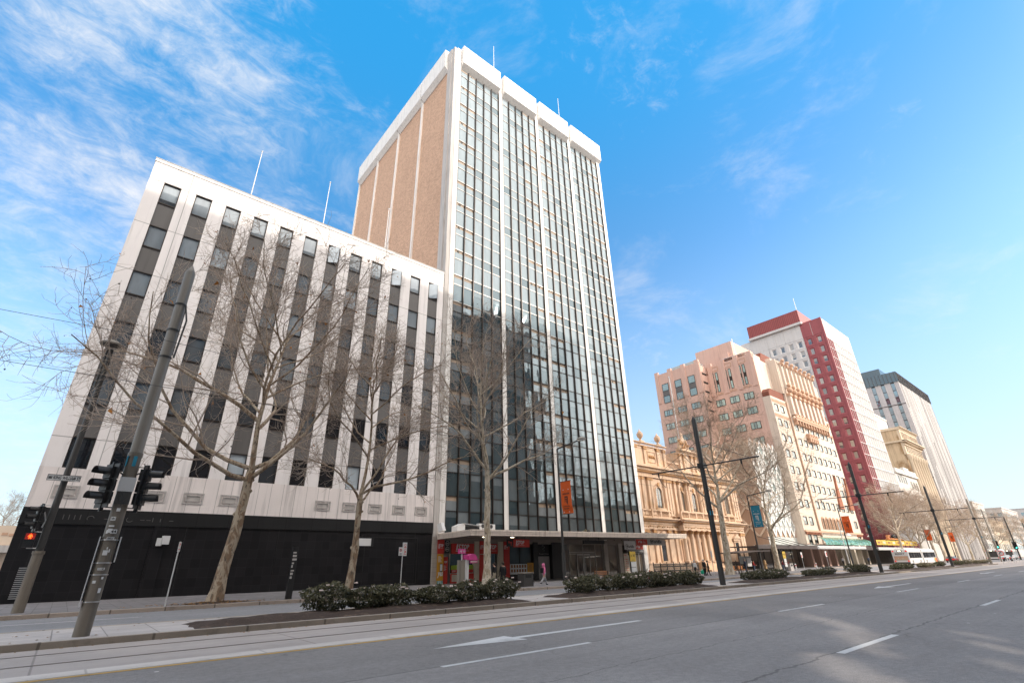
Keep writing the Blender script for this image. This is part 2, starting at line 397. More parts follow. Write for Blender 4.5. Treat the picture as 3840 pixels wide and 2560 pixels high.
def slab(name, col, px, py, jw=.012, jd=.45, var=.12, ox=0, oy=0, stain=.3):
    m, nt, _, _ = _nodes(name); g = NT(nt); p = g.pos(); s = g.sep(p)
    def joint(c, per, off):
        fr = g.math('FRACT', g.math('DIVIDE', g.math('SUBTRACT', c, off), per))
        d = g.math('MULTIPLY', g.math('MINIMUM', fr, g.math('SUBTRACT', 1., fr)), per)
        return g.ramp(d, jw*.5, jw*1.5, 1, 0)
    j = g.math('MAXIMUM', joint(s[0], px, ox), joint(s[1], py, oy))
    w = g.new('ShaderNodeTexWhiteNoise', noise_dimensions='3D')
    g.l.new(g.comb(g.math('FLOOR', g.math('DIVIDE', g.math('SUBTRACT', s[0], ox), px)), g.math('FLOOR', g.math('DIVIDE', g.math('SUBTRACT', s[1], oy), py)), 0.), w.inputs['Vector'])
    f = g.math('MULTIPLY_ADD', w.outputs['Value'], var, 1-var*.5)
    f = g.math('MULTIPLY', f, g.math('MULTIPLY_ADD', g.noise(p, .35, 5, .6), .5, .75))
    f = g.math('MULTIPLY', f, g.math('MULTIPLY_ADD', g.noise(g.vmath('MULTIPLY', p, (.1, 1.5, 1)), 1.3, 4), .3, .85))
    f = g.math('MULTIPLY', f, g.math('MULTIPLY_ADD', g.noise(p, 30, 3, .7), .34, .83))
    f = g.math('MULTIPLY', f, g.ramp(g.noise(p, 1.3, 5, .7), .5, .75, 1, 1-stain))
    f = g.math('MULTIPLY', f, g.math('MULTIPLY_ADD', j, -jd, 1.))
    d = g.new('ShaderNodeVectorMath', operation='SCALE'); d.inputs[0].default_value = col; g.l.new(f, d.inputs['Scale'])
    g.out(g.bsdf(d.outputs[0], .8, 0, .3, g.noise(p, 40, 2), .25, .008)); return m
M['track'] = slab('track', (.39, .345, .32), 5.2, 40, .02, .35, .06, 0, 3, .12)
M['paver'] = slab('paver', (.20, .19, .195), .62, .62, .014, .35, .2, 0, .1)
M['paver_pale'] = slab('paver_pale', (.46, .42, .40), 1.15, .5, .016, .45, .14, .2, .15, .15)
M['kerb'] = slab('kerb', (.33, .28, .23), 2.35, 60, .03, .5, .2, 0, 0, .35)
M['kerb_far'] = slab('kerb_far', (.40, .33, .28), 2.1, 60, .03, .6, .25, 0, 0, .4)
M['line_white'] = slab('line_white', (.62, .61, .60), 90, 90, .01, 0, .02, 7, 77, .4)
M['line_cream'] = slab('line_cream', (.56, .51, .47), 3.1, 90, .02, .3, .1, 7, 77, .25)
M['line_yellow'] = slab('line_yellow', (.50, .315, .08), 90, 90, .01, 0, .02, 7, 77, .6)
M['rail'] = pm('rail', (.13, .105, .09), .4, .2, .5, .1, 20, metal=.3)
M['soil'] = pm('soil', (.055, .036, .027), .95, .35, 2.5, .45, 22, bump=.8, c2=(.13, .09, .065), c2s=3, c2lo=.52, c2hi=.72)
M['land'] = pm('land', (.2, .19, .18), .9, .1, .05, .05, 1)

def bark(name, c1, c2, c3):
    m, nt, _, _ = _nodes(name); g = NT(nt); p = g.new('ShaderNodeTexCoord').outputs['Object']
    q = g.vmath('MULTIPLY', p, (1, 1, .45))
    n = g.noise(q, 3.4, 4, .6, .6); n2 = g.noise(q, 7, 4, .6, .4)
    col = g.mix(g.ramp(n, .45, .56), c1, c2); col = g.mix(g.ramp(n2, .55, .66), col, c3)
    d = g.new('ShaderNodeVectorMath', operation='SCALE'); g.l.new(col, d.inputs[0])
    g.l.new(g.math('MULTIPLY_ADD', g.noise(p, 30, 3), .5, .75), d.inputs['Scale'])
    g.out(g.bsdf(d.outputs[0], .85, 0, .2, n2, .4, .03)); return m
M['bark'] = bark('bark', (.42, .345, .26), (.24, .165, .11), (.135, .11, .085))
M['bark_pale'] = bark('bark_pale', (.60, .53, .43), (.42, .34, .25), (.2, .17, .13))
M['twig_sunlit'] = pm('twig_sunlit', (.40, .30, .225), .85, .35, .5, .2, 10, objvar=True, c2=(.55, .46, .37), c2s=.9, c2lo=.5, c2hi=.65)  # lighter twigs for the sunny trees: sunlight put into the colour
M['twig'] = pm('twig', (.42, .335, .275), .85, .35, .5, .2, 10, objvar=True, c2=(.38, .32, .26), c2s=.9, c2lo=.5, c2hi=.65)
M['seed'] = pm('seed', (.07, .042, .028), .9, .3, 3, .2, 30, objvar=True)
M['dry_leaf'] = pm('dry_leaf', (.42, .17, .035), .8, .4, 3, .2, 30, objvar=True)
def leafmat(name, c, c2):
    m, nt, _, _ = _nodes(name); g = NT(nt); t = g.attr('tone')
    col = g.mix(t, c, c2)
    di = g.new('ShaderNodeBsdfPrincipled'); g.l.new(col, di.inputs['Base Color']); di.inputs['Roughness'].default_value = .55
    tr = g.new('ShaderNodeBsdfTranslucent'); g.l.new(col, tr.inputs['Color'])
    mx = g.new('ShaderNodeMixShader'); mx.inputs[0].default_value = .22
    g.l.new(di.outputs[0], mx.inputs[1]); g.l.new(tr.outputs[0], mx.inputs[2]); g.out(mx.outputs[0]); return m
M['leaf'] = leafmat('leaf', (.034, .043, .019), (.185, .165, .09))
M['leaf_dry'] = leafmat('leaf_dry', (.09, .085, .045), (.34, .29, .18))
M['petal'] = pm('petal', (.8, .66, .6), .6, .1, 9, .05, 40, objvar=True)
# ------------------------------------------------------------------ camera, sun, sky
CAM = Vector((0, 0, 1.65))
right = Vector((.76689527, -.64146775, -.0197678)); down = Vector((.25455223, .33231198, -.90816954)); fwd = Vector((.58913055, .69143899, .41813554))
cd = bpy.data.cameras.new('camera'); cam = bpy.data.objects.new('camera', cd); COL.objects.link(cam)
cd.sensor_width = 36; cd.lens = 17.054; cd.clip_start = .1; cd.clip_end = 6000
cam.matrix_world = Matrix(((right.x, -down.x, -fwd.x, CAM.x), (right.y, -down.y, -fwd.y, CAM.y), (right.z, -down.z, -fwd.z, CAM.z), (0, 0, 0, 1)))
scene.camera = cam
SUN = Vector((.8, -1, .655)).normalized()
EL = math.asin(SUN.z); AZ = math.atan2(SUN.x, SUN.y)
sl = bpy.data.lights.new('sun', 'SUN'); so = bpy.data.objects.new('sun', sl); COL.objects.link(so)
sl.energy = 3.5; sl.angle = R(.55); sl.color = (1, .90, .78)
so.rotation_euler = SUN.to_track_quat('Z', 'Y').to_euler(); so.location = (60, -80, 90)

w = bpy.data.worlds.new('World'); scene.world = w; w.use_nodes = True
nt = w.node_tree; nt.nodes.clear(); g = NT(nt)
sky = g.new('ShaderNodeTexSky'); sky.sky_type = 'NISHITA'; sky.sun_disc = False
sky.sun_elevation = EL; sky.sun_rotation = AZ; sky.altitude = 50; sky.air_density = 1.0; sky.dust_density = .6; sky.ozone_density = 2.0
d = g.vmath('NORMALIZE', g.new('ShaderNodeTexCoord').outputs['Generated']); s = g.sep(d)
hsv = g.new('ShaderNodeHueSaturation'); hsv.inputs['Saturation'].default_value = 1.22; hsv.inputs['Value'].default_value = 2.0; hsv.inputs['Hue'].default_value = .494
g.l.new(sky.outputs[0], hsv.inputs['Color'])
hz = g.ramp(s[2], -.02, .58, 1, 0)                                  # pale band of haze over the horizon
base = g.mix(g.math('MULTIPLY', hz, .84), hsv.outputs[0], (4.75, 5.4, 6.0))
zi = g.ramp(s[2], .45, .85, 0, 1)
base = g.mix(g.math('MULTIPLY', zi, .62), base, (.05, 3.15, 7.1))
# wispy cirrus: noise on a flat layer high above, stretched by the wind
den = g.math('ADD', g.math('MAXIMUM', s[2], 0.), .16)
u = g.math('DIVIDE', s[0], den); v = g.math('DIVIDE', s[1], den)
a = R(28)
uu = g.math('ADD', g.math('MULTIPLY', u, math.cos(a)), g.math('MULTIPLY', v, math.sin(a)))
vv = g.math('SUBTRACT', g.math('MULTIPLY', v, math.cos(a)), g.math('MULTIPLY', u, math.sin(a)))
cp = g.vmath('ADD', g.vmath('MULTIPLY', d, (1.5, 1.9, 2.6)), g.comb(2.2, 5.1, 0.4))
n1 = g.noise(cp, 2.1, 8, .66, .45); n2 = g.noise(cp, .9, 3, .5, .2)
nf = g.noise(g.vmath('MULTIPLY', cp, (1, 1.3, 1.6)), 10, 5, .7, .6)
bias = g.vmath('DOT_PRODUCT', d, (-.80, -.05, .05))                  # more cloud to the left
back = g.ramp(s[1], -.10, -.42, 0, 1)                                # unseen bright cloud added behind the camera to lift the shade
x = g.math('ADD', g.math('MULTIPLY_ADD', n2, .55, n1), g.math('MULTIPLY_ADD', bias, .32, .062))
x = g.math('ADD', x, g.math('MULTIPLY_ADD', nf, .50, -.25))
x = g.math('ADD', x, g.math('MULTIPLY', back, .42))
c = g.math('MAXIMUM', g.ramp(x, .74, 1.30, 0, 1), g.math('MULTIPLY', back, g.ramp(x, .35, .85, .25, 1)))
c = g.math('MULTIPLY', c, g.ramp(s[2], .0, .14, .35, 1))
cw = g.mix(back, (7.4, 7.2, 7.0), (24, 21.6, 19.0))
veil = g.noise(g.vmath('ADD', g.vmath('MULTIPLY', d, (2.6, 2.2, 4.2)), g.comb(7.3, 1.1, 2.9)), 1.7, 8, .66, .35)
c = g.math('MAXIMUM', c, g.math('MULTIPLY', g.math('MULTIPLY', g.ramp(veil, .53, .82, 0, 1), .36), g.ramp(s[2], .05, .3, 0, 1)))
zen = g.ramp(s[2], .89, .97, 0, 1)                                  # bright cloud added overhead, out of view, to brighten the road
c = g.math('MAXIMUM', c, g.math('MULTIPLY', zen, g.ramp(x, .2, .7, .5, 1)))
cw = g.mix(g.math('MAXIMUM', back, zen), (7.4, 7.2, 7.0), (28, 26, 23.8))
base = g.mix(g.math('MULTIPLY', c, .93), base, cw)
bg = g.new('ShaderNodeBackground'); bg.inputs['Strength'].default_value = .15
g.l.new(base, bg.inputs['Color'])
o = g.new('ShaderNodeOutputWorld'); g.l.new(bg.outputs[0], o.inputs['Surface'])
scene.view_settings.view_transform = 'Standard'; scene.view_settings.look = 'None'; scene.view_settings.exposure = 0
scene.cycles.max_bounces = 8; scene.cycles.diffuse_bounces = 4; scene.cycles.glossy_bounces = 4; scene.cycles.transparent_max_bounces = 8
scene.cycles.caustics_reflective = True; scene.cycles.caustics_refractive = False; scene.cycles.blur_glossy = .3
scene.cycles.sample_clamp_indirect = 6

# ------------------------------------------------------------------ ground, road, tracks
F = 44.0
def sheet(name, x0, x1, y0, y1, z, mat, nx=1):
    b = MB()
    for i in range(nx):
        a, c_ = x0+(x1-x0)*i/nx, x0+(x1-x0)*(i+1)/nx
        b.quad((a, y0, z), (c_, y0, z), (c_, y1, z), (a, y1, z))
    return struct(b.build(name, mat))
sheet('ground', -2500, 3500, -2500, 3500, -.02, M['land'])
sheet('road', -250, 900, -7, 12.98, 0, M['asphalt'])
sheet('far_road', -250, 900, 24.0, 36.0, 0, M['asphalt_far'])
sheet('tram_track', -250, 900, 12.98, 24.0, 0, M['track'])
b = MB()
for y in (15.1, 16.9):
    b.box(-250, 900, y-.035, y+.035, -.01, .006); b.box(-250, 900, y+.05, y+.085, -.01, .003, 1)
for y in (22.75,): b.box(-250, 900, y-.03, y+.03, -.01, .006)
struct(b.build('tram_rail', [M['rail'], M['black_paint']]))
def marking(name, mat, polys):
    b = MB()
    for p in polys: b.add([(x, y, .005) for x, y in p], [tuple(range(len(p)))])
    return struct(b.build(name, mat))
marking('yellow_edge_line', M['line_yellow'], [[(-250, 12.90), (900, 12.90), (900, 13.04), (-250, 13.04)]])
marking('pale_track_edge', M['line_cream'], [[(-250, 13.14), (900, 13.14), (900, 13.72), (-250, 13.72)]])
LN = []
for x in (5.7, 19.5, 33.3, 47.1, 60.9, 74.7, 88.5, 102.3, 116.1): LN.append([(x, 8.78), (x+4, 8.78), (x+4, 8.92), (x, 8.92)])
for x in (11.75, 25.5, 39.3, 53.1, 66.9, 80.7): LN.append([(x, 4.27), (x+3.5, 4.27), (x+3.5, 4.43), (x, 4.43)])
marking('lane_line', M['line_white'], LN)
def arrow(x):
    return [[(x, 10.8), (x+2.4, 10.34), (x+2.4, 10.66), (x+2.4, 10.94), (x+2.4, 11.26)], [(x+2.4, 10.68), (x+7.5, 10.70), (x+7.5, 10.90), (x+2.4, 10.92)]]
marking('lane_arrow', M['line_white'], arrow(6.7)); marking('lane_arrow', M['line_white'], arrow(36.5)); marking('lane_arrow', M['line_white'], arrow(68))
marking('far_lane_line', M['line_white'], [[(-60, 27.6), (3, 27.6), (3, 27.72), (-60, 27.72)]])
marking('crossing_line', M['line_white'], [[(-4.2, 12.2), (-1.5, 12.6), (-1.5, 18), (-4.2, 18)], [(-1.35, 18.0-.1), (-1.2, 17.9), (-1.2, 13.9), (-1.35, 13.9)]])
# far footpath with a kerb that swings out beside the bus stop
KP = [(-60, 31.0), (12, 30.9), (24, 29.0), (30, 28.4), (46, 26.5), (90, 26.5), (102, 36.0), (900, 36.0)]
b = MB(); KI = [(x, y+.34) for x, y in KP]
b.prism(KI + [(900, 90), (-60, 90)], -.05, .15)
struct(b.build('footpath', M['paver']))
b = MB()
for i in range(len(KP)-1):
    b.prism([KP[i], KP[i+1], KI[i+1], KI[i]], -.04, .158, 'z')
struct(b.build('far_kerb', M['kerb_far']))
# median strip: kerb ring, paving, planted beds
mp = [(-60, 18.1), (133, 18.1), (135.5, 18.6), (136.3, 20.2), (135.5, 21.7), (133, 22.2), (-60, 22.2)]
ip = [(-60, 18.36), (132.8, 18.36), (135, 18.8), (135.7, 20.2), (135, 21.5), (132.8, 21.94), (-60, 21.94)]
b = MB(); n = len(mp)
for i in range(n-1): b.prism([mp[i], mp[i+1], ip[i+1], ip[i]], -.04, .15, 'z')
struct(b.build('median_kerb', M['kerb']))
b = MB(); b.prism(ip, -.03, .146); struct(b.build('median_paving', M['paver_pale']))
BEDS = [(3.3, 16.8), (19.0, 33.4), (37.6, 49.0), (49.6, 59.4), (60, 66.9), (72, 100.4), (104, 131)]
for x0, x1 in BEDS:
    b = MB(); nx = int((x1-x0)/.45); ny = 8; rr = random.Random(int(x0*10)); vs = []
    for i in range(nx+1):
        for j in range(ny+1):
            u = i/nx; q = j/ny; e = min(1, 4*min(u*(x1-x0)/6, (1-u)*(x1-x0)/6, .25)); h = math.sin(PI*q)*min(1, e*1.2)
            vs.append((x0+(x1-x0)*u + rr.uniform(-.08, .08), 18.40+2.35*q, .15 + h*.14 + (rr.uniform(-.02, .045) if 0 < j < ny and 0 < i < nx else -.012)))
    fs = [(i*(ny+1)+j, (i+1)*(ny+1)+j, (i+1)*(ny+1)+j+1, i*(ny+1)+j+1) for i in range(nx) for j in range(ny)]
    b.add(vs, fs, 0, .5, True); struct(b.build('garden_bed', M['soil']))
# near footpath under the photographer and behind
b = MB(); b.prism([(-250, -60), (900, -60), (900, -2.2), (-250, -2.2)], -.05, .15); struct(b.build('near_footpath', M['paver']))
# ------------------------------------------------------------------ white striped office block on the left
def office():
    t = thing('office_building', 'white six-storey office block with dark vertical window stripes above black ground floor', 'building', (12, F, 0))
    x0, x1 = -2.9, 26.75
    xs = [-1.83 + 2.41*i for i in range(12)]; W = 1.28
    zt = [32.47 - 4.454*i for i in range(6)]
    b = MB()
    b.box(x0, x1, F+.3, F+18, 5.6, 34.3)
    b.box(x0, x1, F, F+.3, 32.48, 34.3)
    edges = [x0] + [e for x in xs for e in (x, x+W)] + [x1]
    for i in range(0, len(edges), 2): b.box(edges[i], edges[i+1], F, F+.3, 8.1, 32.48)
    b.build('wall', M['white_panel'], t)
    b = MB(); b.box(x0, x1, F, F+.3, 5.58, 8.1); b.build('base_band', M['band_panel'], t)
    b = MB(); b.box(x0-.05, x1, F-.05, F+18, 34.3, 34.6); b.box(x0-.07, x1, F-.07, F+18, 34.6, 34.68, 1); b.build('parapet', [M['white_conc'], M['grey_conc']], t)
    for i, x in enumerate(xs):
        b = MB()
        zz = [32.48]
        for k in range(6):
            top = zt[k]; bot = top-2.12
            if k < 5: b = MB(); b.box(x, x+W, F+.1, F+.3, zt[k+1]+.02, bot, 0, .5+rnd.uniform(-.05, .05)); b.build('spandrel', M['taupe'], t)
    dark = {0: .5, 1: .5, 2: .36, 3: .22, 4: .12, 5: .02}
    for k in range(6):
        for i, x in enumerate(xs):
            z1 = zt[k]; z0 = z1-2.12
            b = MB(); b.frame(x, x+W, z0, z1, F+.06, F+.26, .07); b.box(x-.02, x+W+.02, F+.02, F+.1, z0-.05, z0)
            f = b.build('window', M['bronze'], t)
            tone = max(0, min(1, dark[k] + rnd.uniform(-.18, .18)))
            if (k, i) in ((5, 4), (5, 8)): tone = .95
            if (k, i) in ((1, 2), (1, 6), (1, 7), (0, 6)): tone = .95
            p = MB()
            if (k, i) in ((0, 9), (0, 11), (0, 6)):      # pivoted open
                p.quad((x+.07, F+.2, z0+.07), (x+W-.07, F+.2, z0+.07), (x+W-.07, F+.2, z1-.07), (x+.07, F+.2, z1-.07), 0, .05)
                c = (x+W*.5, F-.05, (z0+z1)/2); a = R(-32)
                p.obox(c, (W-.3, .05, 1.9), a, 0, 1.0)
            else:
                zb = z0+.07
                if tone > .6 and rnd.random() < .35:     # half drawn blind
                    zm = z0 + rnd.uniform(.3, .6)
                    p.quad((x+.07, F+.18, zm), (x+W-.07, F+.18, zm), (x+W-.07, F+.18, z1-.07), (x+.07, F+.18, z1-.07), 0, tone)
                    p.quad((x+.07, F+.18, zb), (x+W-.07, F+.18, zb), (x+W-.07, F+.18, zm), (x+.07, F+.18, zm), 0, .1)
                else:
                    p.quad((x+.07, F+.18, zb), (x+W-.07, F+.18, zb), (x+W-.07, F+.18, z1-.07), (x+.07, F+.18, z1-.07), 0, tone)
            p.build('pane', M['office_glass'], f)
    for i in (0, 2, 3, 4, 7, 8, 9, 10, 11):
        x = xs[i]-.03
        b = MB(); b.frame(x, x+1.33, 6.2, 7.0, F-.05, F, .09); b.frame(x+.2, x+1.13, 6.38, 6.82, F-.08, F, .05); b.box(x+.25, x+1.08, F-.03, F, 6.43, 6.77)
        b.build('plaque', M['grey_conc'], t)
    b = MB(); b.box(x0, x1, F+.06, F+.35, 0, 4.62); b.box(x0, x1, F+.35, F+18, 0, 5.58, 1)
    for x in (6.1, 12.5, 19.9, 24.9): b.box(x, x+.035, F+.045, F+.06, .1, 4.62, 1)
    b.frame(18.9, 25.2, .25, 4.2, F+.02, F+.06, .08, 1)
    b.box(4.15, 5.0, F-.02, F+.06, .1, 4.62)
    b.build('ground_floor_cladding', [M['black_tile'], M['black_metal']], t)
    b = MB(); b.box(x0-.02, x1, F-.04, F+.35, 4.62, 5.58); b.build('fascia', M['black_band'], t)
    b = MB()                                            # ghosts of removed letters on the fascia
    for x, h in ((-.9, .3), (-.62, .3), (-.34, .28), (-.05, .32), (3.9, .26), (4.35, .22)): b.box(x, x+.035, F-.045, F-.04, 4.9, 4.9+h)
    for x in (.5, 1.7, 2.6):
        b.tube([(x+.18*math.cos(a), F-.045, 5.0+.15*math.sin(a)) for a in [i*.4-.3+x for i in range(10)]], .014, 4)
    for x in (1.2, 3.2, 3.55, 4.9): b.box(x, x+.25, F-.045, F-.04, 4.98, 5.01)
    b.build('letter_ghost', M['taupe'], t)
    b = MB()
    for z in [.4+.11*i for i in range(16)]: b.box(-2.1, -1.75, F-.02, F+.05, z, z+.05)
    b.build('vent_grille', M['steel'], t)
    b = MB(); b.box(x0, 26.75, F-.01, F+.06, .0, .12); b.build('skirting', M['grey_conc'], t)
office()
def flagpole(x, lab):
    t = thing('flagpole', lab, 'flagpole', (x, F+2, 34.6), 'flagpoles on the roof')
    b = MB(); b.tube([(x, F+2, 34.5), (x, F+2, 42.0)], [.06, .035], 8); b.build('pole', M['silver'], t)
    b = MB(); b.ball((x, F+2, 42.07), .1); b.build('finial', M['silver'], t)
flagpole(4.9, 'silver flagpole on white office roof, leftmost and nearest its outer corner')
flagpole(12.23, 'silver flagpole on white office roof, halfway along, with open sky behind it')
flagpole(19.6, 'silver flagpole on white office roof seen against the brown brick tower side')
# things fixed to the black wall
t = thing('floodlight', 'white boxy floodlight fixed high on the black wall left of the leaning tree', 'lamp', (4.8, F, 3.7))
b = MB(); b.obox((4.95, F-.28, 3.72), (.42, .3, .55), R(10)); b.build('housing', M['sign_white'], t)
b = MB(); b.obox((4.62, F-.2, 3.6), (.3, .25, .5), R(-20)); b.box(4.7, 4.9, F-.1, F+.05, 3.6, 3.7); b.build('bracket', M['silver'], t)
t = thing('blank_sign', 'blank white rectangular sign on a dark bracket projecting from the black wall', 'sign', (19.3, F, 3.6))
b = MB(); b.box(18.9, 20.1, F-.75, F-.69, 3.42, 4.02); b.build('sign_face', M['sign_white'], t)
b = MB(); b.box(20.1, 20.3, F-.8, F-.6, 3.4, 4.05); b.cyl((19.3, F-.7, 4.02), (19.3, F-.7, 4.2), .03); b.cyl((19.3, F-.7, 4.2), (19.3, F+.06, 4.2), .03); b.build('bracket', M['black_metal'], t)
tag((lambda b: (b.obox((27.1, F-1.0, 5.1), (.55, .5, .75), R(25), 0, .5, R(-20)), b.build('satellite_box', M['sign_white']))[1])(MB()), 'small tilted white equipment box standing at the left end of the shop canopy', 'equipment box')

# ------------------------------------------------------------------ glass tower
def tower():
    t = thing('office_tower', 'tall glass-fronted office tower with white piers, white caps and brown brick side', 'building', (44, F, 0))
    b = MB(); b.box(27.4, 60.7, F+.34, 79.5, 0, 76.6); b.build('core', M['grey_conc'], t)
    PX = [(27.35, 28.02), (35.68, 36.33), (43.86, 44.50), (52.02, 52.68), (60.2, 61.0)]
    for a, c in PX:
        b = MB(); b.box(a, c, F-.16, F+.34, 0 if a > 60 else 4.3, 77.4); b.build('pier', M['white_conc'], t)
    b = MB(); b.box(26.78, 27.34, F-.1, F+1.3, 4.3, 77.2); b.box(26.6, 26.78, F+.6, F+1.6, 34, 77.2); b.build('corner_strip', M['grey_conc'], t)
    b = MB(); b.box(26.76, 27.34, F-.12, F+.3, 0, 4.3); b.build('stone_pier', M['stone_pier'], t)
    ys = [45.6, 53.3, 61.7, 70.2, 78.7]
    for i in range(4):
        b = MB(); b.box(26.9, 27.4, ys[i]+.35, ys[i+1]-.02, 34, 73.8); b.build('brick_panel', M['tan_brick'], t)
        b = MB(); b.box(26.62, 27.4, ys[i+1]-.02, ys[i+1]+.33, 34, 74.5); b.build('side_rib', M['white_conc'], t)
        b = MB(); b.prism([(26.1, 73.9), (26.75, 73.2), (28.6, 73.2), (28.6, 77.8), (26.1, 77.8)], ys[i]+.06, ys[i+1]-.1, 'y'); b.build('side_cap', M['white_conc'], t)
    for i in range(4):
        a, c = PX[i][0], PX[i+1][1]
        l = 28.1 if i == 0 else PX[i][1]+.12; r = PX[i+1][0]-.08 if i < 3 else 61.1
        b = MB(); b.prism([(F-.75, 73.95), (F+.3, 73.2), (F+3, 73.2), (F+3, 77.9), (F-.75, 77.9)], l, r, 'x'); b.build('cap', M['white_conc'], t)
    # mullions
    for i in range(4):
        l, r = PX[i][1], PX[i+1][0]; w = (r-l)/5
        for k in range(6):
            x = l + w*k
            b = MB(); b.box(x-.055 if k else x, x+.055 if k < 5 else x, F-.17, F+.1, 4.3, 73.2); b.build('mullion', M['bronze'], t)
    # windows: tall fixed pane below, short pane above
    P = 3.823; cells = []
    for i in range(4):
        l, r = PX[i][1], PX[i+1][0]; w = (r-l)/5
        for k in range(5):
            for n in range(18):
                zb = 69.42 - P*n
                cells.append((((l+w*(k+.5))**2 + F*F + (zb-1.65)**2)**.5, i, k, n, l+w*k, l+w*(k+1), zb))
    cells.sort(key=lambda c: c[0])
    rest_b, rest_p = MB(), MB()
    for q, (dist, i, k, n, x0, x1, zb) in enumerate(cells):
        lo = max(zb, 4.4); top = zb + P; zm = zb + 2.4
        if n == 0: zm, top = 71.72, 73.18
        if n == 17: zm = zb+2.35
        b, p = (MB(), MB()) if q < 100 else (rest_b, rest_p)
        tw = 0 if n < 11 else 1
        if lo == zb: b.box(x0+.07, x1-.07, F-.02, F+.1, zb-.05, zb+.05, tw)
        b.box(x0+.07, x1-.07, F-.03, F+.1, zm-.045, zm+.045, tw)
        rr = random.Random(i*997+k*31+n*7)
        tt = .95 + rr.uniform(-.06, .04)
        if n > 9 and (i < 2 or (i == 2 and k < 2) or n > 15): tt = rr.choice((.12, .2, .3, .45, .15))  # below the shadow line: shade and dark reflection put into the pane tone
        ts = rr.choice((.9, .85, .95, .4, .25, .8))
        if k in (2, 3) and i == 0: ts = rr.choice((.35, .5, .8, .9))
        if n > 9 and (i < 2 or (i == 2 and k < 2) or n > 15): ts = rr.choice((.1, .2, .35, .5))  # short panes darkened along the same painted shade
        b.box(x0+.057, x0+.085, F-.01, F+.1, lo+.05, zm-.045, 1)
        def pq(a, c, z0, z1, mm, tone):
            j = rr.uniform(-.012, .012); j2 = rr.uniform(-.01, .01)
            p.quad((a, F+.03+j, z0), (c, F+.03-j, z0), (c, F+.03-j+j2, z1), (a, F+.03+j+j2, z1), mm, tone)
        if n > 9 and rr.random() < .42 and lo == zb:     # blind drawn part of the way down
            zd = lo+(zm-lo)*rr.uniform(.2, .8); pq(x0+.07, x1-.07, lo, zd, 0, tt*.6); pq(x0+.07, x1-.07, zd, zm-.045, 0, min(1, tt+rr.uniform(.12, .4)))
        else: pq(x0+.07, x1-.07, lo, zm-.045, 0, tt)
        strip = (i, k) in ((0, 0), (0, 1), (1, 3), (1, 4), (2, 0), (2, 1), (3, 3), (3, 4)) and rr.random() < .9
        if strip:
            zs = top - .05 - (.42 if n else .3)
            pq(x0+.07, x1-.07, zm+.045, zs, 0, .9)
            p.quad((x0+.07, F+.07, zs), (x1-.07, F+.07, zs), (x1-.07, F+.07, top-.05), (x0+.07, F+.07, top-.05), 1, rr.uniform(.4, .6))
            if rr.random() < .3: p.quad((x0+.5, F+.065, zs), (x0+.85, F+.065, zs), (x0+.85, F+.065, top-.15), (x0+.5, F+.065, top-.15), 1, .05)
        else:
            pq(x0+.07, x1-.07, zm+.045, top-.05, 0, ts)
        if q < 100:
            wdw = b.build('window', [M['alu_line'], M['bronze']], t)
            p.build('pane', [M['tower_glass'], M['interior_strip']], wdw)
    o = rest_b.build('window_bars', [M['alu_line'], M['bronze']], t); o['kind'] = 'stuff'
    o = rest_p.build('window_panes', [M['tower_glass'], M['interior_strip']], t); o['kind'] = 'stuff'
    # awning over the footpath: chamfered left end, three stepped strips of fascia
    Yf = 37.0
    def zc(x): return 4.06 + (x-26.3)*.0082
    pl = [(27.2, F-.16), (26.35, Yf), (60.2, Yf), (61.0, F-.16)]
    b = MB(); n = len(pl)
    ring = lambda dy, z: [(x, y, zc(x)+z) for x, y in pl]
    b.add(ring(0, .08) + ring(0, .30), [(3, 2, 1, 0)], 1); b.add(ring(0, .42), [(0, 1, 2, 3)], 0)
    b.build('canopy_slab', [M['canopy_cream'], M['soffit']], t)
    runs = [((27.2, F-.2), (26.35, Yf)), ((26.35, Yf), (30.4, Yf)), ((30.4, Yf), (35.2, Yf)), ((35.2, Yf-.06), (43.6, Yf-.06)), ((43.6, Yf), (45.8, Yf)), ((45.8, Yf), (53.9, Yf)), ((53.9, Yf-.04), (55.9, Yf-.04)), ((55.9, Yf), (60.2, Yf)), ((60.2, Yf), (61.0, F-.2))]
    for (xa, ya), (xb, yb) in runs:
        b = MB(); dx, dy = xb-xa, yb-ya; L = math.hypot(dx, dy); nx_, ny_ = dy/L, -dx/L
        if ny_ > 0 and abs(dx) > 1: nx_, ny_ = -nx_, -ny_
        if abs(dx) < 2: nx_, ny_ = (-1, 0) if xa < 40 else (1, 0)
        gap = .012; ux, uy = dx/L*gap, dy/L*gap
        for z0, z1, o_ in ((0, .17, .02), (.18, .34, .05), (.35, .50, .09)):
            A = (xa+ux+nx_*o_, ya+uy+ny_*o_); B = (xb-ux+nx_*o_, yb-uy+ny_*o_); A2 = (xa+ux-nx_*.05, ya+uy-ny_*.05); B2 = (xb-ux-nx_*.05, yb-uy-ny_*.05)
            vs = [(A[0], A[1], zc(xa)+z0), (B[0], B[1], zc(xb)+z0), (B2[0], B2[1], zc(xb)+z0), (A2[0], A2[1], zc(xa)+z0), (A[0], A[1], zc(xa)+z1), (B[0], B[1], zc(xb)+z1), (B2[0], B2[1], zc(xb)+z1), (A2[0], A2[1], zc(xa)+z1)]
            b.add(vs, [(0,3,2,1),(4,5,6,7),(0,1,5,4),(1,2,6,5),(2,3,7,6),(3,0,4,7)])
        b.build('canopy_fascia', M['canopy_cream'], t)
    for x in (30.3, 33.8):
        b = MB(); b.obox((x, 40.3, zc(x)+.06), (.34, .16, .04)); b.build('downlight', M['lamp_on'], t)
    # ground floor shops
    S = F-.2
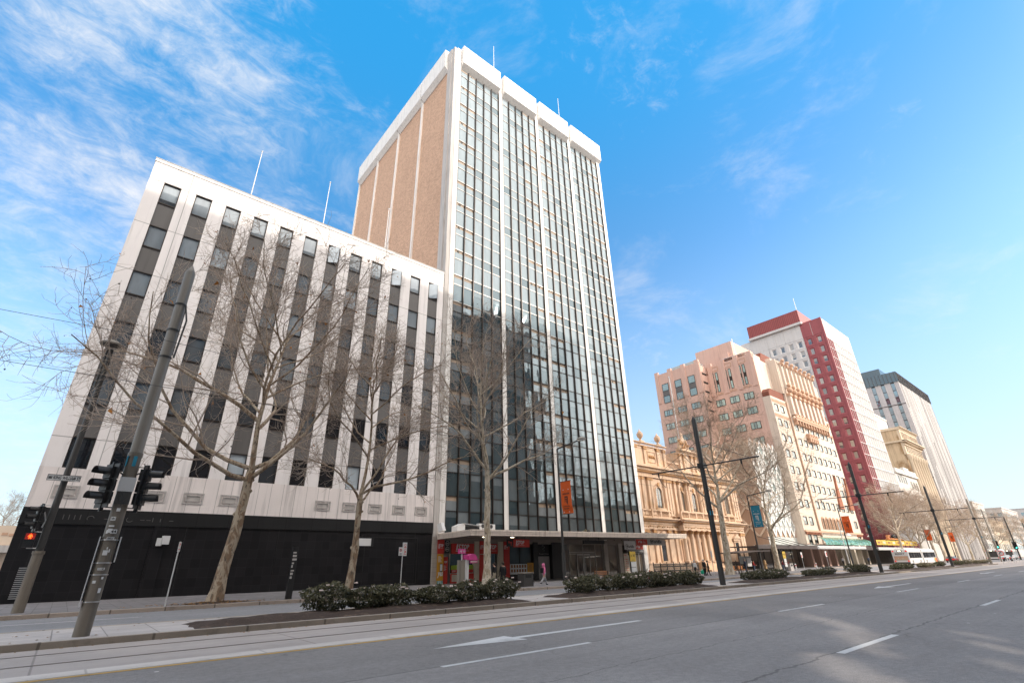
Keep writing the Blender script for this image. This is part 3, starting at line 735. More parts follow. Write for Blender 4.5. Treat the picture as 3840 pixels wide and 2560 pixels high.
    b = MB(); b.box(27.4, 60.2, F-.1, F+.3, 3.75, 4.4, 0); b.box(27.4, 44.4, F+.9, F+1.1, 0, 4, 1); b.box(44.4, 60.2, F+.2, F+.3, 0, 4, 1); b.build('shop_wall', [M['soffit'], M['interior']], t)
    def col(name, x0, x1, mat, z1=3.95, z0=.15, y0=S, y1=F+.3):
        b = MB(); b.box(x0, x1, y0, y1, z0, z1); return b.build(name, mat, t)
    col('column', 31.72, 32.28, M['cream']); col('column', 34.78, 35.45, M['cream'])
    col('column', 42.7, 44.3, M['black_metal']); col('column', 51.9, 52.62, M['stone_pier']); col('column', 54.8, 55.55, M['stone_pier']); col('column', 39.8, 40.5, M['black_metal'])
    def shop_window(x0, x1, z0, z1, glass, y=F+.1, bars=(), tr=(), fm='alu_line', tone=.3):
        b = MB(); b.frame(x0, x1, z0, z1, y-.06, y+.06, .06)
        for x in bars: b.box(x-.03, x+.03, y-.05, y+.05, z0+.06, z1-.06)
        for a, c, z in tr: b.box(a, c, y-.045, y+.045, z-.035, z+.035)
        f = b.build('shop_window', M[fm], t)
        p = MB(); p.quad((x0+.06, y, z0+.06), (x1-.06, y, z0+.06), (x1-.06, y, z1-.06), (x0+.06, y, z1-.06), 0, tone)
        p.build('pane', M[glass], f); return f
    shop_window(28.85, 31.7, 1.0, 3.75, 'door_glass', fm='cream', tone=.05)
    shop_window(32.98, 34.75, .15, 3.75, 'door_glass', fm='black_metal', bars=(33.8,), tone=.05)
    shop_window(36.35, 39.75, .9, 3.8, 'shop_glass', fm='bronze', bars=(38.0,), tone=.12)
    shop_window(40.55, 42.65, .15, 3.8, 'door_glass', y=F+.5, fm='black_metal', bars=(41.6,), tone=.02)
    f = shop_window(44.4, 51.85, .15, 3.85, 'shop_glass', bars=(45.75, 48.2, 50.45), tr=((45.75, 50.45, 2.92), (45.75, 50.45, 2.72)), tone=.75)
    for a, c in ((46.95, 48.2), (48.2, 49.4)):
        b = MB(); b.frame(a+.05, c-.05, .16, 2.68, F-.0, F+.04, .1); d_ = b.build('door', M['alu_line'], t)
        p = MB(); p.quad((a+.15, F+.02, .26), (c-.15, F+.02, .26), (c-.15, F+.02, 2.58), (a+.15, F+.02, 2.58), 0, .45); p.build('pane', M['shop_glass'], d_)
        b = MB(); b.cyl((c-.22 if a < 47 else a+.22, F-.05, .9), (c-.22 if a < 47 else a+.22, F-.05, 1.7), .02); b.build('handle', M['steel'], d_)
        b = MB(); xm = (a+c)/2                             # feather-like decal on each leaf
        for k in range(5): b.prism([(xm-.16+.08*k, .95), (xm, .7), (xm+.02*k-.04, 1.75-.12*abs(k-2))], F+.012, F+.016, 'y')
        b.build('decal', M['bronze'], d_)
    shop_window(52.65, 54.75, .15, 3.85, 'shop_glass', tone=.85)
    b = MB()                                              # dark brush-stroke curves on the glass
    for k in range(7):
        c0 = 52.9 + .05*k
        b.tube([(c0+i*.16, F+.03, 2.0-.1*k-.9*math.sin(i/11*1.5)+.05*(i*.16)**2) for i in range(11)], .012+.002*(k % 3), 4)
    b.build('window_decal', M['bronze'], t); b = MB()
    for k in range(5): b.tube([(45.85+i*.1, F+.03, 1.9-.12*k-.5*math.sin(i/10*2.2)) for i in range(11)], .012, 4)
    b.build('window_decal', M['bronze'], t); b = MB()
    for k in range(5): b.tube([(49.55+i*.2, F+.03, .7+.2*k+.8*math.sin(i/11*1.4)) for i in range(11)], .012, 4)
    b.build('window_decal', M['bronze'], t)
    shop_window(57.0, 60.15, .15, 2.85, 'shop_glass', bars=(57.9, 58.55, 59.3), fm='sign_white', tone=.5)
    b = MB(); b.box(36.35, 39.75, F-.02, F+.16, .15, .9); b.build('stall_riser', M['bronze'], t)
    b = MB()
    for k in range(26):
        x = rnd.uniform(33.05, 34.6); z = .4+.35*int(rnd.uniform(0, 8)); b.box(x, x+rnd.uniform(.05, .25), F+.8, F+.88, z, z+rnd.uniform(.1, .28), 0, rnd.uniform(.2, 1.4))
    for k in range(16):
        x = rnd.uniform(36.5, 39.5); z = rnd.uniform(1.0, 3.2); b.box(x, x+rnd.uniform(.1, .5), F+.8, F+.88, z, z+rnd.uniform(.1, .5), 0, rnd.uniform(.1, 1.0))
    b.build('shop_stock', M['shelf'], t)
tower()
def mast(x, zt, lab):
    b = MB(); b.tube([(x, F+2, 77.8), (x, F+2, zt)], [.07, .04], 6)
    tag(b.build('roof_mast', M['sign_white'], None, (x, F+2, 77.8)), lab, 'mast', 'roof masts on the tower')
mast(36.3, 88.6, 'thin white mast on the tower roof above its first cap, the nearer one')
mast(52.85, 87.8, 'thin white mast on the tower roof above its third cap, the farther one')

# things on the canopy
def ac(x, y, wd, hh, zb, lab, double=True):
    t = thing('air_conditioner', lab, 'air conditioner', (x, y, zb), 'air conditioners on the canopy')
    b = MB(); b.box(x, x+wd, y, y+.45, zb, zb+hh); b.build('casing', M['sign_white'], t)
    for z in ((.28, .76) if double else (.5,)):
        b = MB(); c = (x+wd*.42, y-.012, zb+hh*z); r = min(wd*.3, hh*(.2 if double else .35))
        b.tube([(c[0], c[1]+.02, c[2]), (c[0], c[1]-.01, c[2])], r, 16); b.build('fan_grille', M['dark_metal'], t)
ac(31.2, 42.4, 1.15, 1.0, 4.56, 'twin-fan beige air conditioner standing on the canopy left of the third tree')
ac(32.45, 42.5, .9, .98, 4.56, 'plain white air conditioner half hidden behind the third tree trunk')
ac(33.85, 42.4, 1.05, .42, 4.58, 'low white air conditioner lying on the canopy right of the third tree', False)
b = MB(); b.prism([(28.3, 4.56), (29.2, 4.56), (29.2, 5.42), (29.0, 5.48), (28.3, 5.2)], 42.0, 43.0, 'y'); b.prism([(29.2, 5.36), (31.1, 5.26), (31.1, 5.32), (29.0, 5.5)], 41.9, 43.1, 'y', 1); b.box(29.25, 31.1, 42.2, 42.9, 4.56, 5.2, 2)
tag(b.build('vent_hood', [M['sign_white'], M['steel'], M['black_metal']], None, (29, 42.5, 4.5)), 'white sloping vent hood with dark open side on the left of the canopy', 'vent hood')
for x, lab in ((45.6, 'small bundle of dark junk lying on the canopy under the third bay'), (57.2, 'small clump of dark plants and rubbish on the right end of the canopy')):
    b = MB(); rr = random.Random(int(x))
    for k in range(26): b.obox((x+rr.uniform(-.45, .45), 41+rr.uniform(-.4, .4), 4.7+rr.uniform(.0, .45)), (rr.uniform(.05, .4), rr.uniform(.04, .3), rr.uniform(.03, .2)), rr.uniform(0, 3), k % 3, rr.uniform(.2, .8), rr.uniform(-1, 1))
    tag(b.build('rubbish_pile', [M['shelf'], M['dark_metal'], M['leaf_dry']], None, (x, 41, 4.6)), lab, 'rubbish pile')

# ------------------------------------------------------------------ shop signs
S = F-.24
def board(name, lab, x0, x1, z0, z1, y, mat, th=.05, cat='sign', mats=None, draw=None, loc=None):
    t = thing(name, lab, cat, ((x0+x1)/2, y, z0))
    b = MB(); b.box(x0, x1, y, y+th, z0, z1); b.build('board', mat, t)
    if draw: draw(t, y-.006)
    return t
def onestop(t, y, x, z, w, h, mat='sign_white'):
    b = MB()
    b.prism([(x, z+h*.16), (x+w*.10, z+h*.16), (x+w*.17, z+h), (x+w*.07, z+h)], y-.003, y+.003, 'y')
    b.box(x-w*.02, x+w*.3, y-.003, y+.003, z, z+h*.08)
    write(b, 'S', (x+w*.16, y-.003, z+h*.16), UX, UZ, w*.2, h*.84, 0, .03, .2)
    write(b, 'TOP', (x+w*.38, y-.003, z+h*.3), UX, UZ, w*.62, h*.66, 0, .04, .15)
    b.box(x+w*.4, x+w, y-.003, y+.003, z+h*.06, z+h*.1)
    b.build('lettering', M[mat], t)
board('shop_sign', 'narrow red shop sign at the far left end of the shops, above a yellow poster', 27.26, 28.0, 2.78, 4.05, S, M['red_sign'], draw=lambda t, y: onestop(t, y, 27.34, 3.25, .56, .42))
def d_(t, y):
    b = MB(); write(b, 'yes', (27.33, y, .68), UX, UZ, .62, .52, 0, .03, .2)
    for k in range(6): b.box(27.36, 27.36+.28+.12*((k*7) % 3)/2, y-.002, y+.002, 2.52-.09*k, 2.56-.09*k)
    b.build('lettering', M['sign_white'], t)
    b = MB(); b.box(27.58, 27.86, y-.012, y, 1.2, 1.92); b.box(27.60, 27.84, y-.016, y-.012, 1.28, 1.86, 1); b.build('phone_picture', [M['black_paint'], M['sign_white']], t)
    b = MB(); b.box(27.27, 27.95, y-.008, y+.002, .16, .44)
    for k in range(3): b.box(27.4, 27.8, y-.012, y-.008, .22+.07*k, .25+.07*k, 1)
    b.build('teal_panel', [M['teal'], M['sign_white']], t)
board('poster', 'tall yellow poster with a phone picture, beside the stone pier', 27.26, 27.97, .15, 2.76, S, M['amber'], cat='poster', draw=d_)
def d_(t, y):
    b = MB()
    for z in (3.2, 3.72): b.tube([(28.42+.2*math.cos(a), y, z+.2*math.sin(a)) for a in [i*PI/8 for i in range(17)]], .03, 5); b.box(28.28, 28.56, y-.004, y+.004, z-.05, z+.03, 0)
    b.build('emblem', M['grey_conc'], t)
board('light_box', 'dark panel with two round grey emblems between red sign and shop window', 28.15, 28.7, 2.85, 4.0, S+.1, M['black_paint'], draw=d_)
def d_(t, y):
    b = MB(); write(b, 'TOP', (28.12, y, 1.95), UX, UZ, .34, .2, 0, .04, .15)
    for k in range(5): b.box(28.1, 28.3+.1*(k % 2), y-.002, y+.002, 1.3+.1*k, 1.33+.1*k)
    b.build('lettering', M['sign_white'], t)
board('shop_sign', 'tall narrow dark red panel standing left of the convenience shop window', 28.06, 28.55, .15, 2.5, S+.12, M['red_sign'], draw=d_)
board('shop_sign', 'wide red shop sign across the top of the window behind the pink phone booth', 28.92, 31.66, 2.78, 3.72, S+.1, M['red_sign'], draw=lambda t, y: onestop(t, y, 29.45, 3.0, 1.6, .68))
def d_(t, y):
    b = MB(); b.box(29.05, 30.1, y-.003, y+.003, .3, .92); b.build('panel', M['cream'], t)
    b = MB(); b.lathe([(.16, -.002), (.16, .002)], (29.55, y-.006, .62), 12); b.build('stain', M['grey_conc'], t)
board('counter_panel', 'red-edged cream panel below the shop window behind the phone booth', 28.9, 31.68, .16, .99, S+.12, M['red_sign'], cat='panel', draw=d_)
board('poster', 'lime green and red strip along the bottom of the shop window', 29.0, 31.6, 1.36, 1.75, S+.14, M['lime'], cat='poster', draw=lambda t, y: (lambda b: (b.box(29.0, 31.6, y-.004, y+.02, 1.08, 1.35), b.build('red_strip', M['red_sign'], t), onestop(t, y-.006, 29.1, 1.13, .4, .17)))(MB()))
def d_(t, y):
    onestop(t, y, 32.4, 3.2, .5, .4)
    b = MB(); b.box(32.33, 32.92, y-.002, y+.01, 2.7, 2.76); b.build('joint', M['cream'], t)
board('shop_sign', 'narrow red panel beside the shop door, left of the third tree', 32.32, 32.93, .16, 3.98, S, M['red_sign'], draw=d_)
board('shop_sign', 'red shop sign over the dark doorway behind the third tree', 33.0, 34.74, 2.78, 3.72, S+.1, M['red_sign'], draw=lambda t, y: onestop(t, y, 33.2, 3.0, 1.35, .66))
board('shop_sign', 'narrow red panel right of the shop door, behind the two men in black', 35.5, 36.3, .5, 3.98, S, M['red_sign'], draw=lambda t, y: onestop(t, y, 35.58, 3.2, .5, .4))
board('poster', 'white board of small dark pictures under the cafe window', 36.4, 38.8, .75, 1.75, S+.05, M['sign_white'], cat='poster', draw=lambda t, y: [(lambda b: (b.box(36.5+.38*i, 36.75+.38*i, y-.004, y+.004, .95+.42*j, 1.25+.42*j), b.build('picture', M['wood'], t)))(MB()) for i in range(6) for j in range(2)])
board('poster', 'yellow notice under the cafe window right of the grey bin', 38.85, 39.75, .75, 1.85, S+.05, M['amber'], cat='poster', draw=lambda t, y: (lambda b: ([b.box(39.1, 39.5, y-.004, y+.004, .95+.13*k, 1.0+.13*k) for k in range(6)], b.build('lettering', M['wood'], t)))(MB()))
def d_(t, y):
    b = MB(); write(b, 'Royal Time', (41.0, y, 2.65), UX, UZ, 1.5, .16, 0, .01, .2)
    for a in range(14): b.cyl((41.75+.12*math.sin(a*.9)*(1+a*.08), y, 3.0+.05*a), (41.75+.12*math.sin(a*.9+.9)*(1.08+a*.08), y, 3.05+.05*a), .012, n=4)
    b.build('lettering', M['grey_conc'], t)
board('shop_sign', 'black doorway panel with faint grey script and plume emblem', 40.7, 42.6, 2.5, 3.8, F+.2, M['black_paint'], draw=d_)
# signs hung under the canopy at right angles to nothing: they face the road
def hung(lab, x0, x1, z0, z1, y, mat, draw=None, slope=0):
    t = thing('hanging_sign', lab, 'sign', ((x0+x1)/2, y, z0))
    b = MB(); b.box(x0, x1, y, y+.14, z0, z1); b.build('board', mat, t)
    b = MB()
    for x in (x0+.25*(x1-x0), x0+.75*(x1-x0)): b.box(x-.02, x+.02, y+.05, y+.09, z1, 4.25+(x-26)*.008)
    b.build('hanger', M['black_metal'], t)
    if draw: draw(t, y-.006)
hung('red illuminated hanging sign with a black panel at its left end, under the canopy', 32.85, 34.95, 3.24, 3.94, 39, M['red_bright'], lambda t, y: (onestop(t, y, 33.15, 3.34, 1.1, .5), (lambda b: (b.box(32.1, 32.84, y+.006, y+.14, 3.28, 3.9), b.build('black_panel', M['black_paint'], t)))(MB()), (lambda b: (write(b, 'Prez', (32.2, y, 3.55), UX, UZ, .5, .22, 0, .05, .2), write(b, 'O', (32.5, y, 3.34), UX, UZ, .18, .18, 0, .03), b.build('lettering', M['red_bright'], t)))(MB())))
hung('long black blank hanging sign under the canopy in front of the glass doors', 42.9, 46.4, 3.62, 3.98, 39, M['black_paint'])
def d_(t, y):
    b = MB(); b.box(52.25, 54.5, y-.002, y+.02, 3.56, 4.2); b.build('orange_half', M['red_bright'], t)
    b = MB(); write(b, 'ria', (52.7, y-.004, 3.78), UX, UZ, .75, .32, 0, .02); [b.box(53.6, 54.2-.2*k, y-.006, y, 3.8+.1*k, 3.83+.1*k) for k in range(3)]; b.build('lettering', M['sign_white'], t)
    b = MB(); write(b, 'WorldEx', (55.15, y-.004, 3.8), UX, UZ, 2.4, .36, 0, .03); b.tube([(55.4+.28*math.cos(a), y-.004, 3.98+.24*math.sin(a)) for a in [.7+i*.35 for i in range(14)]], .025, 4); b.build('dark_lettering', M['black_paint'], t)
hung('half orange half grey hanging money exchange sign at the right end of the canopy', 52.25, 58.3, 3.56, 4.2, 39, M['grey_conc'], d_)
def d_(t, y):
    b = MB(); write(b, 'WorldEx', (56.35, y, 3.42), UX, UZ, 1.75, .34, 0, .03); b.tube([(56.5+.28*math.cos(a), y, 3.62+.26*math.sin(a)) for a in [.7+i*.35 for i in range(14)]], .02, 4); b.build('lettering', M['black_paint'], t)
    b = MB(); b.box(58.4, 60.0, y-.002, y+.01, 3.25, 4.0); b.build('orange_half', M['red_bright'], t)
    b = MB(); write(b, 'ria', (58.5, y-.008, 3.4), UX, UZ, .8, .36, 0, .02); b.build('white_lettering', M['sign_white'], t)
board('shop_sign', 'white and orange money exchange sign over the last shop, on the wall', 56.0, 60.1, 3.22, 4.28, S-.02, M['sign_white'], draw=d_)
board('shop_sign', 'dark board reading currency exchange in white capitals over the last shop', 56.3, 60.1, 2.88, 3.2, S-.04, M['dark_metal'], draw=lambda t, y: (lambda b: (write(b, 'CURRENCY EXCHANGE', (56.4, y, 2.94), UX, UZ, 3.6, .2, 0, .02), b.build('lettering', M['sign_white'], t)))(MB()))
def d_(t, y):
    b = MB(); write(b, 'ria', (55.7, y, 2.45), UX, UZ, .5, .2, 0, .02)
    for j in range(6):
        for i in range(3): b.box(55.68+.3*i, 55.84+.3*i+.04*(j % 2), y-.003, y+.003, .7+.26*j, .76+.26*j+.04*(i % 2))
    b.build('lettering', M['red_bright'], t)
board('poster', 'tall pale orange exchange-rate poster left of the last shop window', 55.6, 56.55, .3, 2.75, S-.03, M['cream'], cat='poster', draw=d_)
b = MB(); b.box(56.0, 56.05, 42.6, F, 2.95, 3.0, 1); b.box(55.98, 56.06, 42.7, 43.3, 2.5, 3.0)
tag(b.build('projecting_sign', [M['dark_metal'], M['black_metal']], None, (56, 43, 2.5)), 'small dark square sign on an arm projecting from the pier before the last shop', 'sign')
# ------------------------------------------------------------------ sandstone bank hall
def fluted(b, x, y, z0, z1, r, cap=.55, m=0):
    """column with base and leafy capital"""
    b.box(x-r*1.45, x+r*1.45, y-r*1.45, y+r*1.45, z0, z0+.14, m)
    b.lathe([(r*1.35, .14), (r*1.35, .22), (r*1.12, .3), (r, .36), (r*.86, z1-z0-cap)], (x, y, z0), 12, m)
    b.lathe([(r*.86, z1-z0-cap), (r*1.05, z1-z0-cap+.04), (r*1.0, z1-z0-cap+.2), (r*1.35, z1-z0-.1)], (x, y, z0), 8, m+1)
    for k in range(8):
        a = k*PI/4; b.obox((x+r*1.18*math.cos(a), y+r*1.18*math.sin(a), z1-.26), (.12, .12, .18), a, m+1)
    b.box(x-r*1.5, x+r*1.5, y-r*1.5, y+r*1.5, z1-.1, z1, m)
def pilaster(b, x0, x1, y, z0, z1, d=.18, m=0):
    b.box(x0-.08, x1+.08, y-d-.06, y, z0, z0+.3, m); b.box(x0, x1, y-d, y, z0+.3, z1-.5, m)
    b.box(x0-.06, x1+.06, y-d-.07, y, z1-.5, z1-.08, m+1); b.box(x0-.12, x1+.12, y-d-.14, y, z1-.08, z1, m)
def cornice(b, x0, x1, y, z, h, d=.5, dent=True, m=0):
    b.box(x0, x1, y-d*.25, y, z, z+h*.35, m); b.box(x0-d*.35, x1+d*.35, y-d*.65, y, z+h*.55, z+h*.8, m); b.box(x0-d*.5, x1+d*.5, y-d, y, z+h*.8, z+h, m)
    if dent:
        n = max(1, int((x1-x0)/.32)); s = (x1-x0)/n
        for i in range(n): b.box(x0+s*i+s*.2, x0+s*i+s*.75, y-d*.55, y-.001, z+h*.36, z+h*.55, m+1)
def bank_hall():
    t = thing('bank_building', 'ornate honey-coloured sandstone hall with columns, arched windows and urns on its roof', 'building', (77, 45, 0))
    Y = 45.3; x0, x1 = 62.3, 92.4; sm = [M['sandstone'], M['sandstone_d'], M['far_glass'], M['iron']]
    b = MB(); b.box(x0, x1, Y, 64, 0, 15.4); b.build('wall', sm, t)
    b = MB(); b.box(x0-.1, x1+.1, Y-.55, Y, 0, 1.35); b.box(x0-.15, x1+.15, Y-.65, Y, 1.35, 1.5); b.build('plinth', sm, t)
    wings = [(62.4, 71.4), (84.6, 92.3)]
    ctr = (71.4, 84.6)
    # lower order
    low = [62.75, 63.6, 65.3, 69.0, 70.7]
    for x in low + [84.9, 86.2, 91.2, 92.0]:
        b = MB(); pilaster(b, x-.33, x+.33, Y, 1.5, 6.05, .22); b.build('pilaster', sm, t)
    for x in (71.9, 74.0, 75.6, 77.2, 78.8, 80.4, 82.3, 83.9):
        b = MB(); fluted(b, x, Y-.75, 1.5, 6.05, .34); b.build('column', sm, t)
    for a, c in ((62.4, 71.5), (84.5, 92.3)):
        b = MB(); b.box(a, c, Y-.28, Y, 6.05, 6.75); cornice(b, a, c, Y-.2, 6.75, .85, .75); b.build('entablature', sm, t)
    b = MB(); b.box(71.5, 84.5, Y-1.15, Y, 6.05, 6.75); cornice(b, 71.5, 84.5, Y-1.05, 6.75, .85, .65); b.build('entablature', sm, t)
    b = MB(); rr = random.Random(4)
    for a, c, yy in ((62.6, 71.3, Y-.28), (71.7, 84.3, Y-1.15), (84.7, 92.1, Y-.28)):
        n = int((c-a)/.42)
        for i in range(n): b.ball((a+(c-a)*(i+.5)/n, yy, 6.42+rr.uniform(-.06, .06)), rr.uniform(.09, .15), 1, n=6, k=4)
    b.build('frieze_carving', sm, t)
    # balcony
    for a, c, yy in ((62.6, 64.6, Y-.25), (64.9, 70.0, Y-.25), (71.6, 84.4, Y-.9), (85.4, 91.2, Y-.25)):
        b = MB(); b.box(a, c, yy-.16, yy+.16, 7.6, 7.85); b.box(a, c, yy-.17, yy+.17, 8.6, 8.8)
        n = int((c-a)/.26)
        for i in range(n):
            x = a+.13+(c-a-.26)*i/max(1, n-1)
            if i % 8 == 0: b.box(x-.16, x+.16, yy-.15, yy+.15, 7.85, 8.6)
            else: b.lathe([(.05, 0), (.10, .2), (.04, .45), (.07, .72)], (x, yy, 7.86), 6)
        b.build('balustrade', sm, t)
    # upper order
    for x in (62.8, 63.7, 65.2, 65.9, 69.5, 70.3, 71.0, 72.2, 84.6, 85.4, 86.2, 90.4, 91.2, 92.0):
        b = MB(); pilaster(b, x-.26, x+.26, Y, 8.0, 13.55, .3); b.build('pilaster', sm, t)
    for x in (73.0, 75.2, 75.9, 79.2, 79.9, 82.2, 83.4):
        b = MB(); fluted(b, x, Y-.35, 8.0, 13.55, .27, .6); b.build('column', sm, t)
    def arch_window(xc, w, z0, zs, y=Y):
        b = MB(); n = 12
        pts = [(xc-w, z0), (xc-w, zs)] + [(xc-w*math.cos(PI*i/n), zs+w*math.sin(PI*i/n)) for i in range(1, n)] + [(xc+w, zs), (xc+w, z0)]
        for k, (e, d) in enumerate(((.42, .12), (.24, .2))):
            out = [(xc+(px-xc)*(w+e)/w, z0 if pz == z0 else zs+(pz-zs)*(w+e)/w) for px, pz in pts]
            inn = [(xc+(px-xc)*(w+e-.17)/w, z0 if pz == z0 else zs+(pz-zs)*(w+e-.17)/w) for px, pz in pts]
            for i in range(len(pts)-1): b.prism([out[i], out[i+1], inn[i+1], inn[i]], y-d, y, 'y')
        f = b.build('arched_window', sm, t)
        p = MB(); p.add([(px, y-.01, pz) for px, pz in pts], [tuple(range(len(pts)))[::-1]], 2, .25); p.build('pane', sm, f)
        p = MB(); p.box(xc-.03, xc+.03, y-.05, y-.02, z0, zs+w, 0)
        for k in range(14): p.box(xc-w, xc+w, y-.04, y-.02, z0+.2+k*.24, z0+.23+k*.24, 3)
        p.build('window_bars', sm, f)
        b = MB(); b.box(xc-.22, xc+.22, y-.3, y-.2, zs+w+.15, zs+w+.75, 1); b.box(xc-w-.5, xc+w+.5, y-.35, y, z0-.3, z0); b.build('keystone', sm, f)
    for x in (67.7, 88.3): arch_window(x, .72, 9.1, 11.4)
    for x in (74.1, 77.55, 81.0): arch_window(x, .62, 9.0, 11.3)
    b = MB(); cornice(b, x0, x1, Y, 13.55, 1.75, .85); b.box(x0, x1, Y-.2, Y-.001, 14.17, 14.5, 1); b.build('main_cornice', sm, t)
    # attics over the wings and the centre
    for a, c in ((62.5, 71.1), (86.0, 92.3)):
        b = MB(); b.box(a, c, Y-.05, Y+5, 15.3, 18.4); cornice(b, a-.05, c+.05, Y-.1, 18.3, .55, .4, False)
        for x in (a+.4, a+2.9, c-.5, c-2.2): pilaster(b, x-.35, x+.35, Y-.05, 15.35, 18.3, .2)
        b.frame(a+3.6, c-2.9, 15.9, 17.7, Y-.14, Y-.05, .14); b.build('attic', sm, t)
        b = MB()
        for i in range(10): b.ball((a+3.85+(c-a-7.1)*i/9, Y-.1, 16.8+.12*math.sin(i*2)), .17, 1, n=6, k=4)
        b.build('carved_panel', sm, t)
    b = MB(); b.box(74.7, 80.4, Y-.1, Y+5, 15.3, 18.5); cornice(b, 74.6, 80.5, Y-.15, 18.3, .6, .5)
    for x in (75.1, 76.4, 78.7, 80.0): pilaster(b, x-.3, x+.3, Y-.1, 15.35, 18.3, .25)
    b.build('attic', sm, t)
    for a, c in ((71.3, 74.6), (80.5, 85.9)):
        b = MB(); b.box(a, c, Y-.1, Y+.2, 15.3, 15.6); b.box(a, c, Y-.12, Y+.22, 16.35, 16.6)
        for i in range(int((c-a)/.3)): b.lathe([(.06, 0), (.11, .25), (.05, .5), (.08, .75)], (a+.15+.3*i, Y+.05, 15.6), 6)
        b.build('balustrade', sm, t)
    for x in (65.3, 70.0, 87.5, 91.9):
        b = MB(); b.box(x-.42, x+.42, Y-.1, Y+.7, 18.85, 19.2)
        b.lathe([(.34, 0), (.2, .15), (.12, .3), (.42, .62), (.52, .95), (.5, 1.2), (.28, 1.35), (.34, 1.42), (.12, 1.6), (.1, 1.75), (.02, 1.95)], (x, Y+.3, 19.2), 12); b.build('urn', sm, t)
    b = MB(); rr = random.Random(9)                       # carved group with shield and figures
    b.box(76.0, 79.2, Y-.1, Y+.9, 18.9, 19.3)
    b.lathe([(.75, 0), (.95, .6), (.85, 1.3), (.5, 1.9), (.3, 2.2), (.38, 2.5), (.3, 2.8), (.05, 3.0)], (77.6, Y+.3, 19.3), 10, sy=.5)
    for sx in (-1, 1):
        b.lathe([(.5, 0), (.55, .5), (.35, 1.1), (.2, 1.4), (.24, 1.65), (.05, 1.9)], (77.6+sx*1.15, Y+.3, 19.3), 8, sy=.6)
    for k in range(26): b.ball((77.6+rr.uniform(-1.3, 1.3), Y+rr.uniform(-.2, .3), 19.4+rr.uniform(0, 1.6)), rr.uniform(.12, .28), 1, n=6, k=4)
    b.build('statue_group', sm, t)
    # doors and ground windows
    for xc in (67.1, 73.0, 78.0, 82.9, 89.2):
        b = MB(); z1 = 4.4; b.frame(xc-.85, xc+.85, 1.5, z1+.3, Y-.16, Y, .25); d1 = b.build('door', sm, t)
        p = MB(); p.quad((xc-.6, Y-.05, 1.5), (xc+.6, Y-.05, 1.5), (xc+.6, Y-.05, z1), (xc-.6, Y-.05, z1), 2, .02); p.build('opening', sm, d1)
        if xc in (89.2, 67.1):
            b = MB(); b.prism([(xc-1.2, z1+.7), (xc+1.2, z1+.7), (xc, z1+1.45)], Y-.45, Y, 'y'); b.box(xc-1.15, xc+1.15, Y-.3, Y-.001, z1+.3, z1+.68); b.build('pediment', sm, t)
    b = MB()
    for i in range(5): b.box(75, 81, Y-2.6+.38*i, Y-.55, .15+.27*i, .15+.27*(i+1))
    b.build('steps', sm, t)
bank_hall()
def iron_fence():
    t = thing('iron_fence', 'low ornate dark iron railing on the footpath in front of the sandstone hall', 'fence', (74, 43.4, .15))
    for a, c in ((61.4, 72.6), (82.5, 92.0)):
        n = round((c-a)/1.6)
        for i in range(n+1):
            x = a+(c-a)*i/n; b = MB(); b.cyl((x, 43.4, .15), (x, 43.4, 1.5), .05, n=6); b.ball((x, 43.4, 1.55), .08, n=6, k=4); b.build('post', M['iron'], t)
        for i in range(n):
            xa = a+(c-a)*i/n+.05; xb = a+(c-a)*(i+1)/n-.05; b = MB()
            for z in (.25, .75, 1.3): b.box(xa, xb, 43.38, 43.42, z, z+.05)
            m = 9
            for k in range(m):
                x = xa+(xb-xa)*(k+.5)/m; b.box(x-.02, x+.02, 43.38, 43.42, .3, 1.42)
                r = (xb-xa)/m*.45
                for zc_ in (.52, 1.05): b.tube([(x+r*math.cos(q*PI/3), 43.4, zc_+r*1.4*math.sin(q*PI/3)) for q in range(7)], .026, 3)
            b.build('panel', M['iron'], t)
iron_fence()

